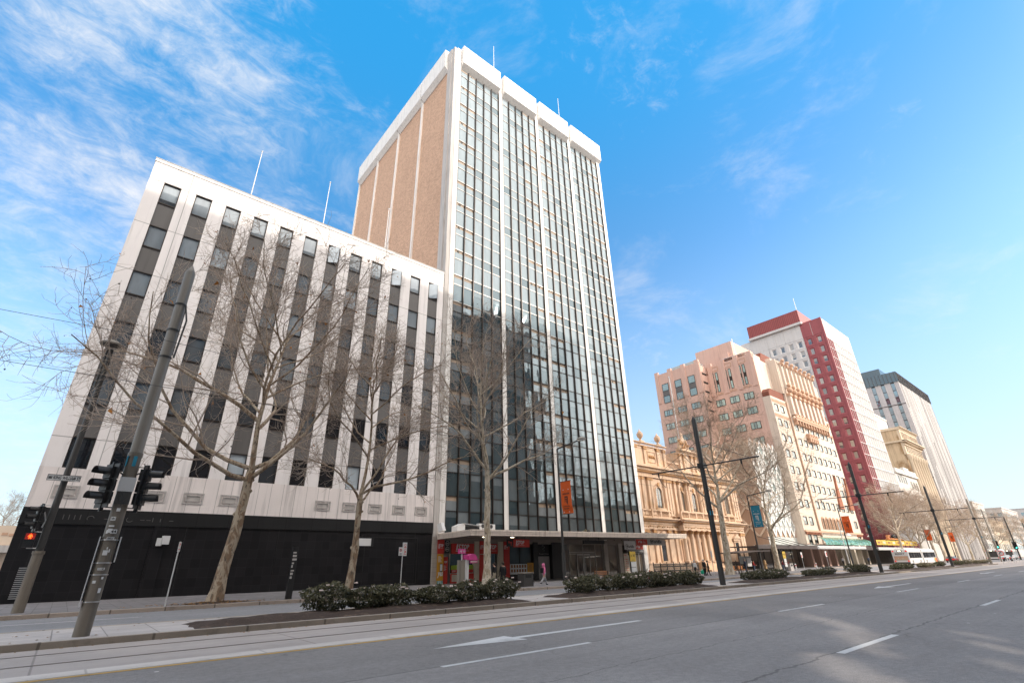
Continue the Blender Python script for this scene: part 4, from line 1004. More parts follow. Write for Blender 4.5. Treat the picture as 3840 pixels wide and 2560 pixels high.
# ------------------------------------------------------------------ white lattice building
def lattice():
    t = thing('lattice_building', 'modern building wrapped in a white diagonal lattice, brown on its side wall', 'building', (108, F, 0))
    x0, x1, z0, z1 = 99.4, 116.0, 5.6, 24.1
    b = MB(); b.box(x0+.1, x1, F+.1, 60, 4.0, z1-.2); b.build('core', M['lattice_brown'], t)
    def diamonds(u0, u1, zz0, zz1, cu, cz, put, bar):
        nu = int(round((u1-u0)/cu)); cu = (u1-u0)/nu; nz = int(round((zz1-zz0)/cz)); cz = (zz1-zz0)/nz
        for i in range(nu):
            for j in range(nz):
                a, c = u0+cu*i, zz0+cz*j
                for (ua, za, ub, zb) in ((a, c+cz/2, a+cu/2, c+cz), (a, c+cz/2, a+cu/2, c), (a+cu, c+cz/2, a+cu/2, c+cz), (a+cu, c+cz/2, a+cu/2, c)):
                    bar(ua, za, ub, zb)
                put(a+cu/2, c+cz/2, cu/2, cz/2, i, j)
                put(a, c, cu/2, cz/2, i, j+50) if i and j else None
    b, p = MB(), MB(); rr = random.Random(3)
    def bar(ua, za, ub, zb):
        w = .13; d = Vector((ub-ua, zb-za)).normalized(); nx, nz = -d.y*w, d.x*w
        b.prism([(ua+nx, za+nz), (ub+nx, zb+nz), (ub-nx, zb-nz), (ua-nx, za-nz)], F-.12, F+.02, 'y')
    def put(u, z, hu, hz, i, j):
        y = F+.06; p.add([(u-hu, y, z), (u, y, z-hz), (u+hu, y, z), (u, y, z+hz)], [(0, 1, 2, 3)], 0, rr.choice((.95, .9, .85, .8, .9, .5, .25)))
    diamonds(x0, x1, z0, z1, 2.07, 3.7, put, bar)
    b.build('front_lattice', M['lattice_white'], t); p.build('front_panes', M['lattice_pane'], t)
    b = MB()
    def bar2(ua, za, ub, zb):
        w = .16; d = Vector((ub-ua, zb-za)).normalized(); nx, nz = -d.y*w, d.x*w
        b.prism([(ua+nx, za+nz), (ub+nx, zb+nz), (ub-nx, zb-nz), (ua-nx, za-nz)], x0-.06, x0+.1, 'x')
    diamonds(F, 60, z0, z1, 3.2, 3.7, lambda *a: None, bar2)
    b.build('side_lattice', M['lattice_tan'], t)
    b = MB(); b.box(x0+.1, x1, F+.3, 60, 0, 4.0); b.build('ground_floor', M['interior'], t)
    b = MB(); b.box(x0, x1, F+.02, F+.1, 4.0, 5.55, 0, .9); b.box(93, x1, 40, F+.1, 3.9, 4.05, 0, .8); b.build('clerestory', M['lattice_pane'], t)
    for i in range(8):
        xa = 93+i*2.875; b = MB(); b.frame(xa, xa+2.8, .15, 3.7, F-.1, F, .08); f = b.build('shop_window', M['bronze'], t)
        q = MB(); q.quad((xa+.08, F-.05, .23), (xa+2.72, F-.05, .23), (xa+2.72, F-.05, 3.62), (xa+.08, F-.05, 3.62), 0, rr.uniform(.3, .8)); q.build('pane', M['shop_glass'], f)
    b = MB(); b.box(81.2, 104.5, 38, 38.3, 3.2, 3.75); b.box(84, 104.5, 38.3, F-.1, 3.55, 3.7); b.build('canopy', M['fin_dark'], t)
    for x in (95, 98.5, 102): b = MB(); b.cyl((x, 38.4, 3.75), (x, F, 5.5), .06, n=6); b.build('canopy_strut', M['fin_dark'], t)
lattice()
t = thing('hanging_sign', 'square black hanging sign with white script under the lattice building canopy', 'sign', (93.6, 40, 2.4))
b = MB(); b.box(92.6, 94.6, 39.95, 40.05, 2.45, 3.4); b.build('board', M['black_paint'], t)
b = MB(); b.tube([(93+.13*i, 39.93, 2.95+.22*math.sin(i*1.1)) for i in range(10)], .025, 4); b.build('lettering', M['sign_white'], t)
b = MB(); b.cyl((92.9, 40, 3.4), (92.9, 40, 3.6), .02, n=4); b.cyl((94.3, 40, 3.4), (94.3, 40, 3.6), .02, n=4); b.build('hanger', M['black_metal'], t)

# ------------------------------------------------------------------ pink and cream hotel
def hotel():
    t = thing('hotel_building', 'tall pink and cream old hotel with green curtained windows and carved upper storeys', 'building', (128, F, 0))
    hp, hc, ho = M['hotel_pink'], M['hotel_cream'], M['hotel_orn']
    Y = 42.3
    b = MB(); b.box(112, 150, F, 55.6, 0, 45.2, 0); b.box(109, 150, 55.9, 69, 0, 46.2, 0); b.box(112, 150, 55.6, 55.9, 0, 44.0); b.build('side_wall', hp, t)
    b = MB(); b.box(112, 120, Y, F, 4.3, 35.2); b.box(140.7, 145.6, Y, F, 4.3, 34.4); b.box(120, 140.7, Y-.3, F, 4.3, 44.8); b.box(112.02, 120, F-.02, F, 35.2, 45.2); b.build('front_wall', hc, t)
    b = MB(); b.prism([(112, 35.2), (112, 36.2), (112.9, 37.1), (120, 37.1), (120, 35.2)], Y+.1, F-.05, 'y'); b.build('tile_roof', M['roof_tile'], t); b = MB(); b.prism([(140.7, 34.4), (145.6, 34.4), (145.6, 34.8), (144.9, 35.6), (140.7, 35.6)], Y+.1, F-.05, 'y'); b.build('tile_roof', M['roof_tile'], t)
    # parapet with raised piers
    for xx, ya, yb, zt_ in ((112, F+.1, 55.6, 45.2), (109, 55.9, 69, 46.2)):
        b = MB(); b.box(xx, xx+.5, ya, yb, zt_, zt_+.9)
        n = 4 if xx > 110 else 4
        for i in range(n):
            y = ya+.1+(yb-ya-1.3)*i/(n-1); b.box(xx-.16, xx+.5, y, y+1.1, zt_-7, zt_+1.6)
        b.build('parapet', hp, t)
    b = MB(); b.box(112.5, 116, F, F+.4, 45.2, 46.1); b.box(114.5, 120, F+3, F+4, 44, 48); b.build('parapet', hc, t)
    b = MB(); b.box(116, 128, 50, 60, 46, 52.6); b.box(116-.8, 116, 51, 53, 46, 49.6); b.build('lift_house', hp, t)
    b = MB(); b.prism([(121, 46.5), (138, 46.5), (136.5, 49.6), (122.5, 49.6)], 46, 52, 'y'); b.build('tile_roof', M['roof_tile'], t)
    b = MB()
    for y in (46, 48.5, 51): b.cyl((112.2, y, 46.0), (114.5, y+.6, 47.4), .07, n=5)
    b.box(112.4, 116, 45.5, 52, 47.0, 47.08); b.build('pergola', M['silver'], t)
    b = MB(); b.box(110.5, 115, 58, 66, 46.2, 48.4); b.build('roof_glazing', M['lattice_pane'], t)
    # dark slots on the jog facing the street
    for z in (44.2, 41.9, 39.5, 37.1, 34.7):
        b = MB(); b.box(109.6, 111.7, 55.87, 55.92, z-.35, z+.15); b.build('vent_slot', M['black_paint'], t)
    rr = random.Random(12)
    def swin(X, y0, y1, z0, z1, tone):
        b = MB(); X = X-.09; b.framex(y0, y1, z0, z1, X-.02, X+.12, .1); ym = (y0+y1)/2; b.box(X-.01, X+.1, ym-.28, ym-.2, z0+.1, z1-.1); b.box(X-.01, X+.1, ym+.35, ym+.42, z0+.1, z1-.1)
        f = b.build('window', M['bronze'], t)
        p = MB()
        for a, c, tn in ((y0+.1, ym-.28, tone), (ym-.2, ym+.35, tone*.4), (ym+.42, y1-.1, tone)):
            p.quad((X+.04, a, z0+.1), (X+.04, c, z0+.1), (X+.04, c, z1-.1), (X+.04, a, z1-.1), 0, tn)
        p.build('pane', M['hotel_glass'] , f)
    for k in range(9):
        z1 = 37.1-3.5*k
        if z1 < 4: break
        for yc in (46.8, 50.25, 53.75): swin(112, yc-1.15, yc+1.15, z1-1.65, z1, .75+rr.uniform(-.2, .2))
        for yc in (58.55, 62.4, 66.4): swin(109, yc-1.25, yc+1.25, z1-1.55, z1, .5+rr.uniform(-.3, .3))
    for yc in (46.9, 50.4, 53.8):                      # tall paired windows with dark spandrels
        for dy in (-.62, .42):
            b = MB(); b.framex(yc+dy, yc+dy+.62, 39.1, 44.1, 111.9, 112.05, .08); b.box(111.92, 112.05, yc+dy+.08, yc+dy+.54, 41.0, 42.1)
            f = b.build('window', M['bronze'], t); p = MB()
            for za, zb in ((39.18, 41.0), (42.1, 44.0)): p.quad((111.96, yc+dy+.08, za), (111.96, yc+dy+.54, za), (111.96, yc+dy+.54, zb), (111.96, yc+dy+.08, zb), 0, rr.uniform(.4, .9))
            p.build('pane', M['hotel_glass'], f)
        b = MB()
        for k in range(7): b.box(111.9, 112, yc-1.1+.32*k, yc-.95+.32*k, 38.3, 38.75+.1*(k % 2))
        b.build('carved_sill', ho, t); b = MB(); b.framex(yc-1.0, yc+1.3, 44.5, 45.6, 111.93, 112, .12); b.build('carved_panel', ho, t)
    for yc in (58.6, 62.4, 66.2):
        for z0 in (38.95, 42.2):
            b = MB(); b.framex(yc-.95, yc+.95, z0, z0+1.95, 108.9, 109.05, .1); f = b.build('window', M['bronze'], t)
            p = MB(); p.quad((108.95, yc-.85, z0+.1), (108.95, yc+.85, z0+.1), (108.95, yc+.85, z0+1.85), (108.95, yc-.85, z0+1.85), 0, rr.uniform(.1, .4)); p.build('pane', M['hotel_glass'], f)
        b = MB(); b.box(108.95, 109, yc-.95, yc+.95, 40.9, 42.2); b.build('spandrel', M['taupe'], t)
    b = MB(); b.tube([(108.85, 64.6, 5), (108.85, 64.6, 45.3)], .13, 8); b.box(108.7, 109, 64.45, 64.75, 45.3, 45.7); b.build('drainpipe', M['white_paint'], t)
    # front windows, dark strips at right and top stand in for shaded reveals
    def fwin(xc, z1, w=.72, h=1.45, y=Y):
        b = MB(); b.frame(xc-w, xc+w, z1-h, z1, y-.03, y+.02, .03); b.box(xc-w-.1, xc+w+.1, y-.06, y, z1-h-.08, z1-h)
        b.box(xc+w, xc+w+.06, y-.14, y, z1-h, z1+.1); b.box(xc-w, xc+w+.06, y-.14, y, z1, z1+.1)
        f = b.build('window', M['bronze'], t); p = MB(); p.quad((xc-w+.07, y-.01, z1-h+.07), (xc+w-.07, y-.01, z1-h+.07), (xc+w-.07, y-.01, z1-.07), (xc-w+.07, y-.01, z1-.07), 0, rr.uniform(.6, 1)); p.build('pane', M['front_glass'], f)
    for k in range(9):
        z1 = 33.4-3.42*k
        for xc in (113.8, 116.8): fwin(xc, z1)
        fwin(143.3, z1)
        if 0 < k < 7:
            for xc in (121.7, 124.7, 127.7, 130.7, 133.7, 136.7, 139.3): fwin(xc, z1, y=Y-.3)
    b = MB()
    for z in (34.4, 31.0): [b.box(112.3+.62*i, 112.65+.62*i, Y-.07, Y, z-.5, z+.25) for i in range(12)]
    for z in (33.6, 30.3): [b.box(141+.6*i, 141.35+.6*i, Y-.07, Y, z-.5, z+.25) for i in range(8)]
    b.build('brick_inlay', ho, t)
    b = MB(); b.tube([(119.8, Y-.2, 6), (119.8, Y-.2, 35)], .13, 6); b.build('drainpipe', ho, t)
    # centre: balcony brackets, giant columns with carved heads, attic windows, finials
    yf = Y-.3
    b = MB(); b.box(120.6, 140.2, yf-.9, yf, 30.7, 31.2); b.box(120.6, 140.2, yf-1.0, yf-.8, 31.2, 32.0)
    for i in range(13): b.box(120.8+1.6*i, 121.15+1.6*i, yf-.85, yf, 29.7, 30.7); b.ball((120.97+1.6*i, yf-.95, 31.9), .28, n=6, k=4)
    b.build('balcony', ho, t)
    b = MB(); b.box(126, 131, yf-.8, yf, 27.2, 27.6); [b.box(126.2+1.1*i, 126.7+1.1*i, yf-.85, yf, 26.4, 28.3) for i in range(5)]; b.build('balcony', ho, t)
    for i in range(8):
        x = 121.3+2.63*i; b = MB(); b.box(x-.5, x+.5, yf-.75, yf, 32.0, 36.6, 0); b.box(x-.62, x+.62, yf-.95, yf, 36.6, 37.3, 1)
        b.ball((x, yf-.85, 38.0), .62, 1, n=8, k=5, sz=1.25); b.ball((x, yf-.95, 39.2), .42, 1, n=8, k=5, sz=1.3); b.box(x-.38, x+.38, yf-.5, yf, 38.6, 44.6, 0)
        b.box(x-.3, x+.3, yf-1.0, yf-.3, 44.4, 45.3, 1); b.ball((x, yf-.95, 45.5), .45, 1, n=8, k=4); b.build('giant_column', [hc, ho], t)
        if i < 7:
            b = MB(); b.box(x+.75, x+1.9, yf-.02, yf+.01, 32.1, 36.9, 0); b.build('dark_bay', M['brick_red'], t)
            for dx in (.85, 1.4):
                b = MB(); b.frame(x+dx, x+dx+.42, 40.2, 43.6, yf-.1, yf, .06); f = b.build('window', M['hotel_orn'], t)
                p = MB(); p.quad((x+dx+.06, yf-.03, 40.26), (x+dx+.36, yf-.03, 40.26), (x+dx+.36, yf-.03, 43.54), (x+dx+.06, yf-.03, 43.54), 0, .1); p.build('pane', M['hotel_glass'], f)
    b = MB(); b.box(120, 140.7, yf-.12, yf+.3, 44.8, 45.6); b.box(119.6, 120, yf+.1, F+.2, 37.1, 45.9); b.build('attic_band', [hc], t)
    b = MB()
    for i, z in enumerate((47.4, 46.9, 46.4)): b.box(122+6*i, 127.6+6*i, F, F+1.2, 44.8, z)
    b.build('stepped_parapet', hc, t)
    # lower storeys
    b = MB(); b.box(112, 145.6, Y-.35, Y-.001, 6.55, 6.9); [b.box(112.3+.75*i, 112.7+.75*i, Y-.3, Y-.001, 6.1, 6.55, 1) for i in range(44)]; b.build('cornice', [ho, M['brick_red']], t)
    for xc in [122.3+2.1*i for i in range(8)]:
        b = MB(); n = 8; w_, z0, zs = .5, 7.3, 8.9
        pts = [(xc-w_, z0), (xc-w_, zs)] + [(xc-w_*math.cos(PI*i/n), zs+w_*1.3*math.sin(PI*i/n)) for i in range(1, n)] + [(xc+w_, zs), (xc+w_, z0)]
        b.add([(x, yf-.02, z) for x, z in pts], [tuple(range(len(pts)))[::-1]], 0, .3)
        f = b.build('arched_window', M['far_glass'], t)
        q = MB()
        for i in range(len(pts)-1):
            o1 = (xc+(pts[i][0]-xc)*1.45, pts[i][1] if pts[i][1] == z0 else zs+(pts[i][1]-zs)*1.4); o2 = (xc+(pts[i+1][0]-xc)*1.45, pts[i+1][1] if pts[i+1][1] == z0 else zs+(pts[i+1][1]-zs)*1.4)
            q.prism([pts[i], pts[i+1], o2, o1], yf-.2, yf, 'y')
        q.build('surround', ho, f)
    for xc in (135.6, 142.4):                           # tall pointed panels of brick
        b = MB(); b.prism([(xc-1.3, 12), (xc+1.3, 12), (xc+.9, 19.6)], yf-.35, yf, 'y'); b.build('brick_panel', M['brick_red'], t)
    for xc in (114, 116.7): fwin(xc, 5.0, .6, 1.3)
    # shopfronts
    b = MB(); b.box(112, 175, F-.1, F+1, 0, 4.0); b.build('ground_floor', M['interior'], t)
    for i in range(9):
        xa = 112.8+4.1*i; b = MB(); b.box(xa-.45, xa+.45, Y-.1, F, 0, 4.4); b.build('pillar', M['hotel_pink'] if i < 4 else M['cream'], t)
        b = MB(); b.frame(xa+.5, xa+3.6, .15, 3.6, F-.3, F-.2, .1); b.box(xa+2, xa+2.1, F-.29, F-.21, .25, 3.5); f = b.build('shop_window', M['bronze'], t)
        p = MB(); p.quad((xa+.6, F-.25, .25), (xa+3.5, F-.25, .25), (xa+3.5, F-.25, 3.5), (xa+.6, F-.25, 3.5), 0, rr.uniform(.2, .7)); p.build('pane', M['shop_glass'], f)
    b = MB(); b.box(104.9, 131.0, 38, 38.3, 3.2, 3.8, 0); b.box(105, 131, 38.3, Y-.1, 3.45, 3.6, 1); b.box(105.2, 130.8, 37.9, 38, 3.3, 3.62, 0); b.build('canopy', [M['silver'], M['soffit']], t)
    b = MB(); b.box(131.05, 136, 38, 38.4, 3.1, 3.85); b.build('canopy', M['fin_dark'], t)
    b = MB(); n = 9; pr = [(38.4+4.0*math.sin(PI*i/n/2)*1.0, 4.05+1.45*math.sin(PI*.5*i/n)) for i in range(n+1)]
    pr = [(38.3+1.6*(1-math.cos(PI*i/n/1.6)), 4.0+1.5*math.sin(PI*i/n/1.9)) for i in range(n+1)]
    nx = 26
    for i in range(nx):
        for j in range(n):
            xa, xb = 110.3+27.0*i/nx, 110.3+27.0*(i+1)/nx
            b.quad((xa, pr[j][0], pr[j][1]), (xb, pr[j][0], pr[j][1]), (xb, pr[j+1][0], pr[j+1][1]), (xa, pr[j+1][0], pr[j+1][1]), 0, rr.uniform(.2, .9))
    b.build('barrel_canopy', M['green_glass'], t)
hotel()
b = MB(); b.tube([(117.2, 50, 46), (117.0, 50, 53.5)], [.16, .1], 6); b.box(116.6, 117.6, 49.9, 50.1, 49.2, 49.5)
tag(b.build('roof_mast', M['white_paint'], None, (117.2, 50, 46)), 'white mast on the pink hotel roof in front of its red tiles', 'mast')
for x, y, z, h, lab in ((174, 50, 80.9, 4.6, 'thin white mast on the red plant room of the red and white tower'),):
    b = MB(); b.tube([(x, y, z), (x, y, z+h)], [.12, .08], 6); tag(b.build('roof_mast', M['white_paint'], None, (x, y, z)), lab, 'mast')

# ------------------------------------------------------------------ red and white precast tower
def red_tower():
    t = thing('apartment_tower', 'red and white tower of moulded concrete panels with a red corrugated plant room on top', 'building', (188, F, 0))
    pw, pr = M['precast_white'], M['precast_red']
    b = MB(); b.box(175.3, 201.4, F+.45, 72, 0, 75.2); b.build('core', pw, t)
    b = MB(); b.box(174.9, 175.3, F+.5, 50.8, 70.4, 75.9, 1); b.box(174.9, 175.3, 50.8, 71.9, 70.4, 75.4, 0); b.box(174.9, 201.5, F, F+.45, 68.6, 75.7, 0); b.box(174.85, 175.35, F-.05, F+.5, 0, 75.95, 1)
    for y in (47.6, 53.7, 56.6, 59.6, 62.5, 65.5, 68.4): b.box(174.87, 174.9, y-.05, y+.05, 70.4, 75.2, 2)
    b.build('top_panels', [pw, pr, M['grey_conc']], t)
    b = MB(); b.box(174.2, 190, 50, 68, 76.3, 81, 0); b.box(173.9, 190, 49.8, 68.3, 75.5, 76.3, 1); b.build('plant_room', [M['corr_red'], pw], t)
    rr = random.Random(5)
    def cellx(ya, yb, za, zb, mat, tone):
        X = 174.95; w = .95*.5; yc = (ya+yb)/2; zc_ = za+(zb-za)*.5; o = [(X, ya+.05, za+.05), (X, yb-.05, za+.05), (X, yb-.05, zb-.05), (X, ya+.05, zb-.05)]
        i = [(X+.32, yc-w, zc_-1.0), (X+.32, yc+w, zc_-1.0), (X+.32, yc+w, zc_+.85), (X+.32, yc-w, zc_+.85)]
        m_ = [(X-.0, yc-w-.42, zc_-1.3), (X, yc+w+.42, zc_-1.3), (X, yc+w+.42, zc_+1.15), (X, yc-w-.42, zc_+1.15)]
        b = MB(); b.add(o+m_+i, [(0,1,5,4),(1,2,6,5),(2,3,7,6),(3,0,4,7),(4,5,9,8),(5,6,10,9),(6,7,11,10),(7,4,8,11)])
        b.box(X-.06, X+.3, ya-.05, ya+.05, za, zb); b.box(X-.06, X+.3, ya+.05, yb-.05, za-.05, za+.05)
        f = b.build('window_panel', mat, t)
        p = MB(); zs = zc_-1.0+rr.choice((0, 0, .5, .9, 1.2)); p.quad(i[0], i[1], (X+.32, yc+w, zs), (X+.32, yc-w, zs), 0, .06) if zs > zc_-.99 else None
        p.quad((X+.32, yc-w, zs), (X+.32, yc+w, zs), i[2], i[3], 0, tone); p.build('pane', M['far_glass'], f)
    H = 3.52
    for k in range(19):
        zb = 70.4-H*k; za = zb-H
        for j in range(2): cellx(44.6+3.08*j, 47.68+3.08*j, za, zb, pr, rr.choice((.3, .6, .9, 1.0)))
    for k in range(12):
        zb = 70.4-H*k; za = zb-H
        for j in range(4 if k < 6 else 2): cellx(50.85+2.92*j, 53.77+2.92*j, za, zb, pw, rr.choice((.1, .3, .8)))
    b = MB(); b.box(174.95, 175.3, 50.8, 72, 0, 70.4-12*H); b.box(174.95, 175.3, 62.6, 72, 20, 70.4); b.box(174.95, 175.3, 56.7, 62.6, 20, 70.4-6*H); b.build('side_wall', pw, t)
    # street front: deep vertical troughs between blades
    cols = [(175.4+1.75*i, 175.4+1.75*(i+1), 1) for i in range(3)] + [(180.65+2.34*i, 180.65+2.34*(i+1), 0) for i in range(9)]
    for a, c, red in cols:
        b = MB(); q = MB()
        for k in range(18):
            zb = 68.6-H*k; za = zb-H; xm = (a+c)/2
            o = [(a+.05, F, za+.12), (c-.05, F, za+.12), (c-.05, F, zb-.05), (a+.05, F, zb-.05)]
            i = [(xm-.42, F+.42, za+.9), (xm+.42, F+.42, za+.9), (xm+.42, F+.42, zb-.8), (xm-.42, F+.42, zb-.8)]
            b.add(o+i, [(0,1,5,4),(1,2,6,5),(2,3,7,6),(3,0,4,7)], red if red else 0); b.box(a, c, F-.06, F+.3, za-.05, za+.12, 0); b.box(a-.05, a+.05, F-.08, F+.3, za+.12, zb-.05, 0)
            q.quad(*i, 0, rr.choice((.3, .6, .9)))
        f = b.build('facade_column', [pw, pr], t); q.build('panes', M['far_glass'], f)
    b = MB(); b.box(175, 201.4, F-.05, F+.45, 0, 5.2); b.build('base', pr, t)
    b = MB(); b.box(140.2, 174, 38.2, 38.4, 3.1, 3.7, 1); b.box(140.2, 174, 38.4, F-.15, 3.45, 3.6, 1); b.build('canopy', [M['silver'], M['silver']], t)
    b = MB()
    for i in range(9): b.box(140.3+3.75*i, 143.9+3.75*i, 38.3, 38.4, 4.2, 5.25); b.box(141.2+3.75*i, 143.0+3.75*i, 38.27, 38.3, 4.5, 4.95, 1+i % 2)
    for i in range(10): b.box(140.15+3.75*i, 140.3+3.75*i, 38.28, 38.42, 3.7, 5.3, 3)
    b.build('yellow_hoarding', [M['yellow'], M['wood'], M['line_cream'], M['bronze']], t)
red_tower()
t = thing('rooftop_figure', 'orange and black sculpted shopfront ornament above the yellow hoarding', 'ornament', (160, 40, 5.3))
b = MB(); rr = random.Random(2)
b.box(158, 170, 40, 41, 5.3, 5.6, 1); b.prism([(157, 5.6), (170, 5.6), (168, 5.85), (159, 5.95)], 39.8, 41, 'y'); b.build('ledge', [M['wood_orange'], M['black_paint']], t)
b = MB(); [b.ball((157.5+rr.uniform(0, 2), 40.4, 5.5+rr.uniform(0, 1.0)), rr.uniform(.2, .4), 0, n=6, k=4) for i in range(9)]; [b.ball((164+rr.uniform(-3, 3), 40.3, 6.2+rr.uniform(-.2, .3)), rr.uniform(.25, .5), 1, n=6, k=4) for i in range(9)]; b.build('figures', [M['wood_orange'], M['black_paint']], t)

# ------------------------------------------------------------------ farther buildings along the street
def simple_rows(t, x0, x1, zs, y, w, h, gap, mat, pane, tone=(.1, .5)):
    n = int((x1-x0)/gap); rr = random.Random(int(x0))
    for z in zs:
        for i in range(n):
            xc = x0+(x1-x0)*(i+.5)/n; b = MB(); b.frame(xc-w, xc+w, z, z+h, y-.1, y-.02, .1); f = b.build('window', mat, t)
            p = MB(); p.quad((xc-w+.1, y-.05, z+.1), (xc+w-.1, y-.05, z+.1), (xc+w-.1, y-.05, z+h-.1), (xc-w+.1, y-.05, z+h-.1), 0, rr.uniform(*tone)); p.build('pane', pane, f)
t = thing('shop_building', 'small white plastered building with triple windows squeezed beside the red and white tower', 'building', (215, F, 0))
b = MB(); b.box(202, 228, F, 62, 0, 27.2); b.build('wall', M['white_stucco'], t)
b = MB(); b.box(201.8, 228.2, F-.6, F, 26.9, 27.5); b.box(203, 214, F-.2, F+.6, 27.5, 28.6); b.box(213, 219, F-.4, F+.6, 27.5, 29.6); b.box(220, 228, F-.3, F+.6, 27.5, 29); b.box(201.9, 228.1, F-.4, F, 20.5, 21); b.build('parapet', M['white_stucco'], t)
simple_rows(t, 203.5, 214, (23.9, 17.3, 11.6, 6), F, .8, 2.4, 2.6, M['white_stucco'], M['far_glass'])
simple_rows(t, 217, 227, (22.6, 16.5, 11, 5.6), F, .9, 2.8, 3.2, M['bank_cream'], M['far_glass'])
b = MB(); write(b, 'nest', (206, F-.02, 26.1), UX, UZ, 4, .9, 0, .02); b.build('lettering', M['fin_dark'], t)
t = thing('bank_building', 'tan stone-sided bank with tall columned front, deep cornice and cream penthouse', 'building', (240, F, 0))
b = MB(); b.box(228, 252, F+.8, 66, 0, 45.6); b.build('wall', M['bank_tan'], t)
b = MB(); b.box(228, 252, F, F+.8, 36, 46.2); cornice(b, 228, 252, F, 39.4, 1.8, 1.6); cornice(b, 228, 252, F, 45.4, .9, .8, False); b.box(227.2, 228, F-.8, F+6, 40.6, 41.2); b.box(227.7, 228, F-.3, 60, 45.3, 46.2)
b.build('entablature', [M['bank_cream'], M['bank_tan']], t)
simple_rows(t, 229, 251.5, (42.0,), F, .45, 2.6, 1.9, M['bank_tan'], M['far_glass']); simple_rows(t, 229, 251.5, (36.8,), F, .5, 2.2, 2.2, M['bank_tan'], M['far_glass'])
for i in range(7):
    x = 229.2+3.55*i; b = MB(); b.lathe([(1.0, 0), (1.0, .6), (.75, 1), (.62, 24), (.9, 24.4), (1.05, 26)], (x, F-.1, 10), 10); b.build('column', M['bank_cream'], t)
b = MB(); b.box(228, 252, F-.2, F+.8, 0, 10); b.build('base', M['bank_cream'], t)
simple_rows(t, 230, 251, (30, 24, 18, 12), F+.75, .8, 3.6, 3.55, M['bank_tan'], M['far_glass'])
b = MB(); b.box(222, 243, 50, 60, 45.6, 52.4); b.box(221.8, 243.2, 49.8, 60.2, 52.0, 52.7); b.frame(225, 228, 49.5, 50.8, 49.9, 50, .3); b.build('penthouse', M['white_stucco'], t)
def fin_tower():
    t = thing('office_tower', 'distant pale tower ribbed with vertical fins under a dark glass crown', 'building', (285, F, 0))
    b = MB(); b.box(258.2, 313, F+.05, 80, 0, 71); b.build('core', M['fin_dark'], t)
    b = MB(); b.box(257.6, 313.6, F-.2, 80, 71, 75.5); b.box(257.9, 280, 49.2, 70, 75.5, 78.4); b.build('crown', M['slate_top'], t)
    b = MB()
    for i in range(26): b.box(257.5, 257.6, F+.5+1.4*i, F+.62+1.4*i, 71, 75.5)
    for i in range(54): b.box(258+1.03*i, 258.12+1.03*i, F-.3, F-.2, 71, 75.5)
    b.build('crown_rib', M['fin_dark'], t)
    rr = random.Random(8)
    b = MB(); y = F+.3
    strips = [(45.6, 47.0), (49.2, 50.6), (52.8, 54.2), (56.4, 57.8), (60, 61.4)]
    prev = F
    for a, c in strips: b.box(257.9, 258.2, prev, a, 0, 71); prev = c
    b.box(257.9, 258.2, prev, 80, 0, 71); b.build('side_panel', M['fin_panel'], t)
    b = MB(); b.box(257.86, 257.9, F, 75, 61.0, 61.35); b.box(257.86, 257.9, F, 50, 30, 30.3); b.build('side_band', M['fin_dark'], t)
    for a, c in strips:
        for k in range(14):
            z = 69-3.3*k; b = MB(); b.framex(a, c, z-1.6, z+1.6, 257.95, 258.15, .08); f = b.build('window', M['fin_dark'], t)
            p = MB(); p.quad((258.0, a, z-.2), (258.0, c, z-.2), (258.0, c, z+1.5), (258.0, a, z+1.5), 0, rr.uniform(.1, .6)); p.quad((258.0, a, z-1.55), (258.0, c, z-1.55), (258.0, c, z-.2), (258.0, a, z-.2), 0, .02); p.build('pane', M['blue_glass'], f)
    b = MB()
    for i in range(24):
        x = 258.3+2.27*i; z = 71 
        while z > 2:
            L = rr.uniform(9, 34); wd = rr.choice((.6, 1.0, 1.4, 1.7)); b.box(x+rr.uniform(-.1, .3), x+wd, F+rr.uniform(.0, .015), F+.06, max(0, z-L), z-rr.choice((0, .1)), 0 if rr.random() < .88 else 1); z -= L
    o = b.build('fins', [M['fin_white'], M['grey_conc']], t); o['kind'] = 'stuff'
fin_tower()
def block(name, lab, x0, x1, y0, y1, h, wall, pane, rows, cols, cat='building', side=False):
    t = thing(name, lab, cat, ((x0+x1)/2, (y0+y1)/2, 0)); b = MB(); b.box(x0, x1, y0, y1, 0, h); b.build('wall', wall, t)
    b = MB(); b.box(x0-.3, x1+.3, y0-.3, y1+.3, h, h+.6); b.build('parapet', wall, t)
    rr = random.Random(int(x0+h))
    for k in range(rows):
        z0 = 4+(h-5)*k/rows; z1 = z0+(h-5)/rows*.6
        for i in range(cols):
            xa = x0+(x1-x0)*(i+.2)/cols; xb = x0+(x1-x0)*(i+.8)/cols; b = MB(); b.box(xa, xb, y0-.05, y0, z0, z1, 0, rr.uniform(.1, .7)); b.build('window', pane, t)
            if side:
                ya = y0+(y1-y0)*(i+.2)/cols; yb = y0+(y1-y0)*(i+.8)/cols; b = MB(); b.box(x0-.05, x0, ya, yb, z0, z1, 0, rr.uniform(.1, .7)); b.build('window', pane, t)
    return t
block('shop_building', 'low pale building with rows of windows just past the finned tower', 318, 345, 44, 62, 24, M['white_stucco'], M['far_glass'], 5, 6, side=True)
block('shop_building', 'tan building of four storeys farther along behind the street trees', 347, 385, 44, 62, 17, M['bank_cream'], M['far_glass'], 3, 7, side=True)
block('office_building', 'bluish glass office block far along the street at the right edge', 392, 450, 43, 70, 25, M['grey_conc'], M['blue_glass'], 6, 9, side=True)
block('office_building', 'hazy blue-grey block closing the view at the far end of the street', 640, 700, 20, 80, 38, M['grey_conc'], M['blue_glass'], 7, 9, side=True)
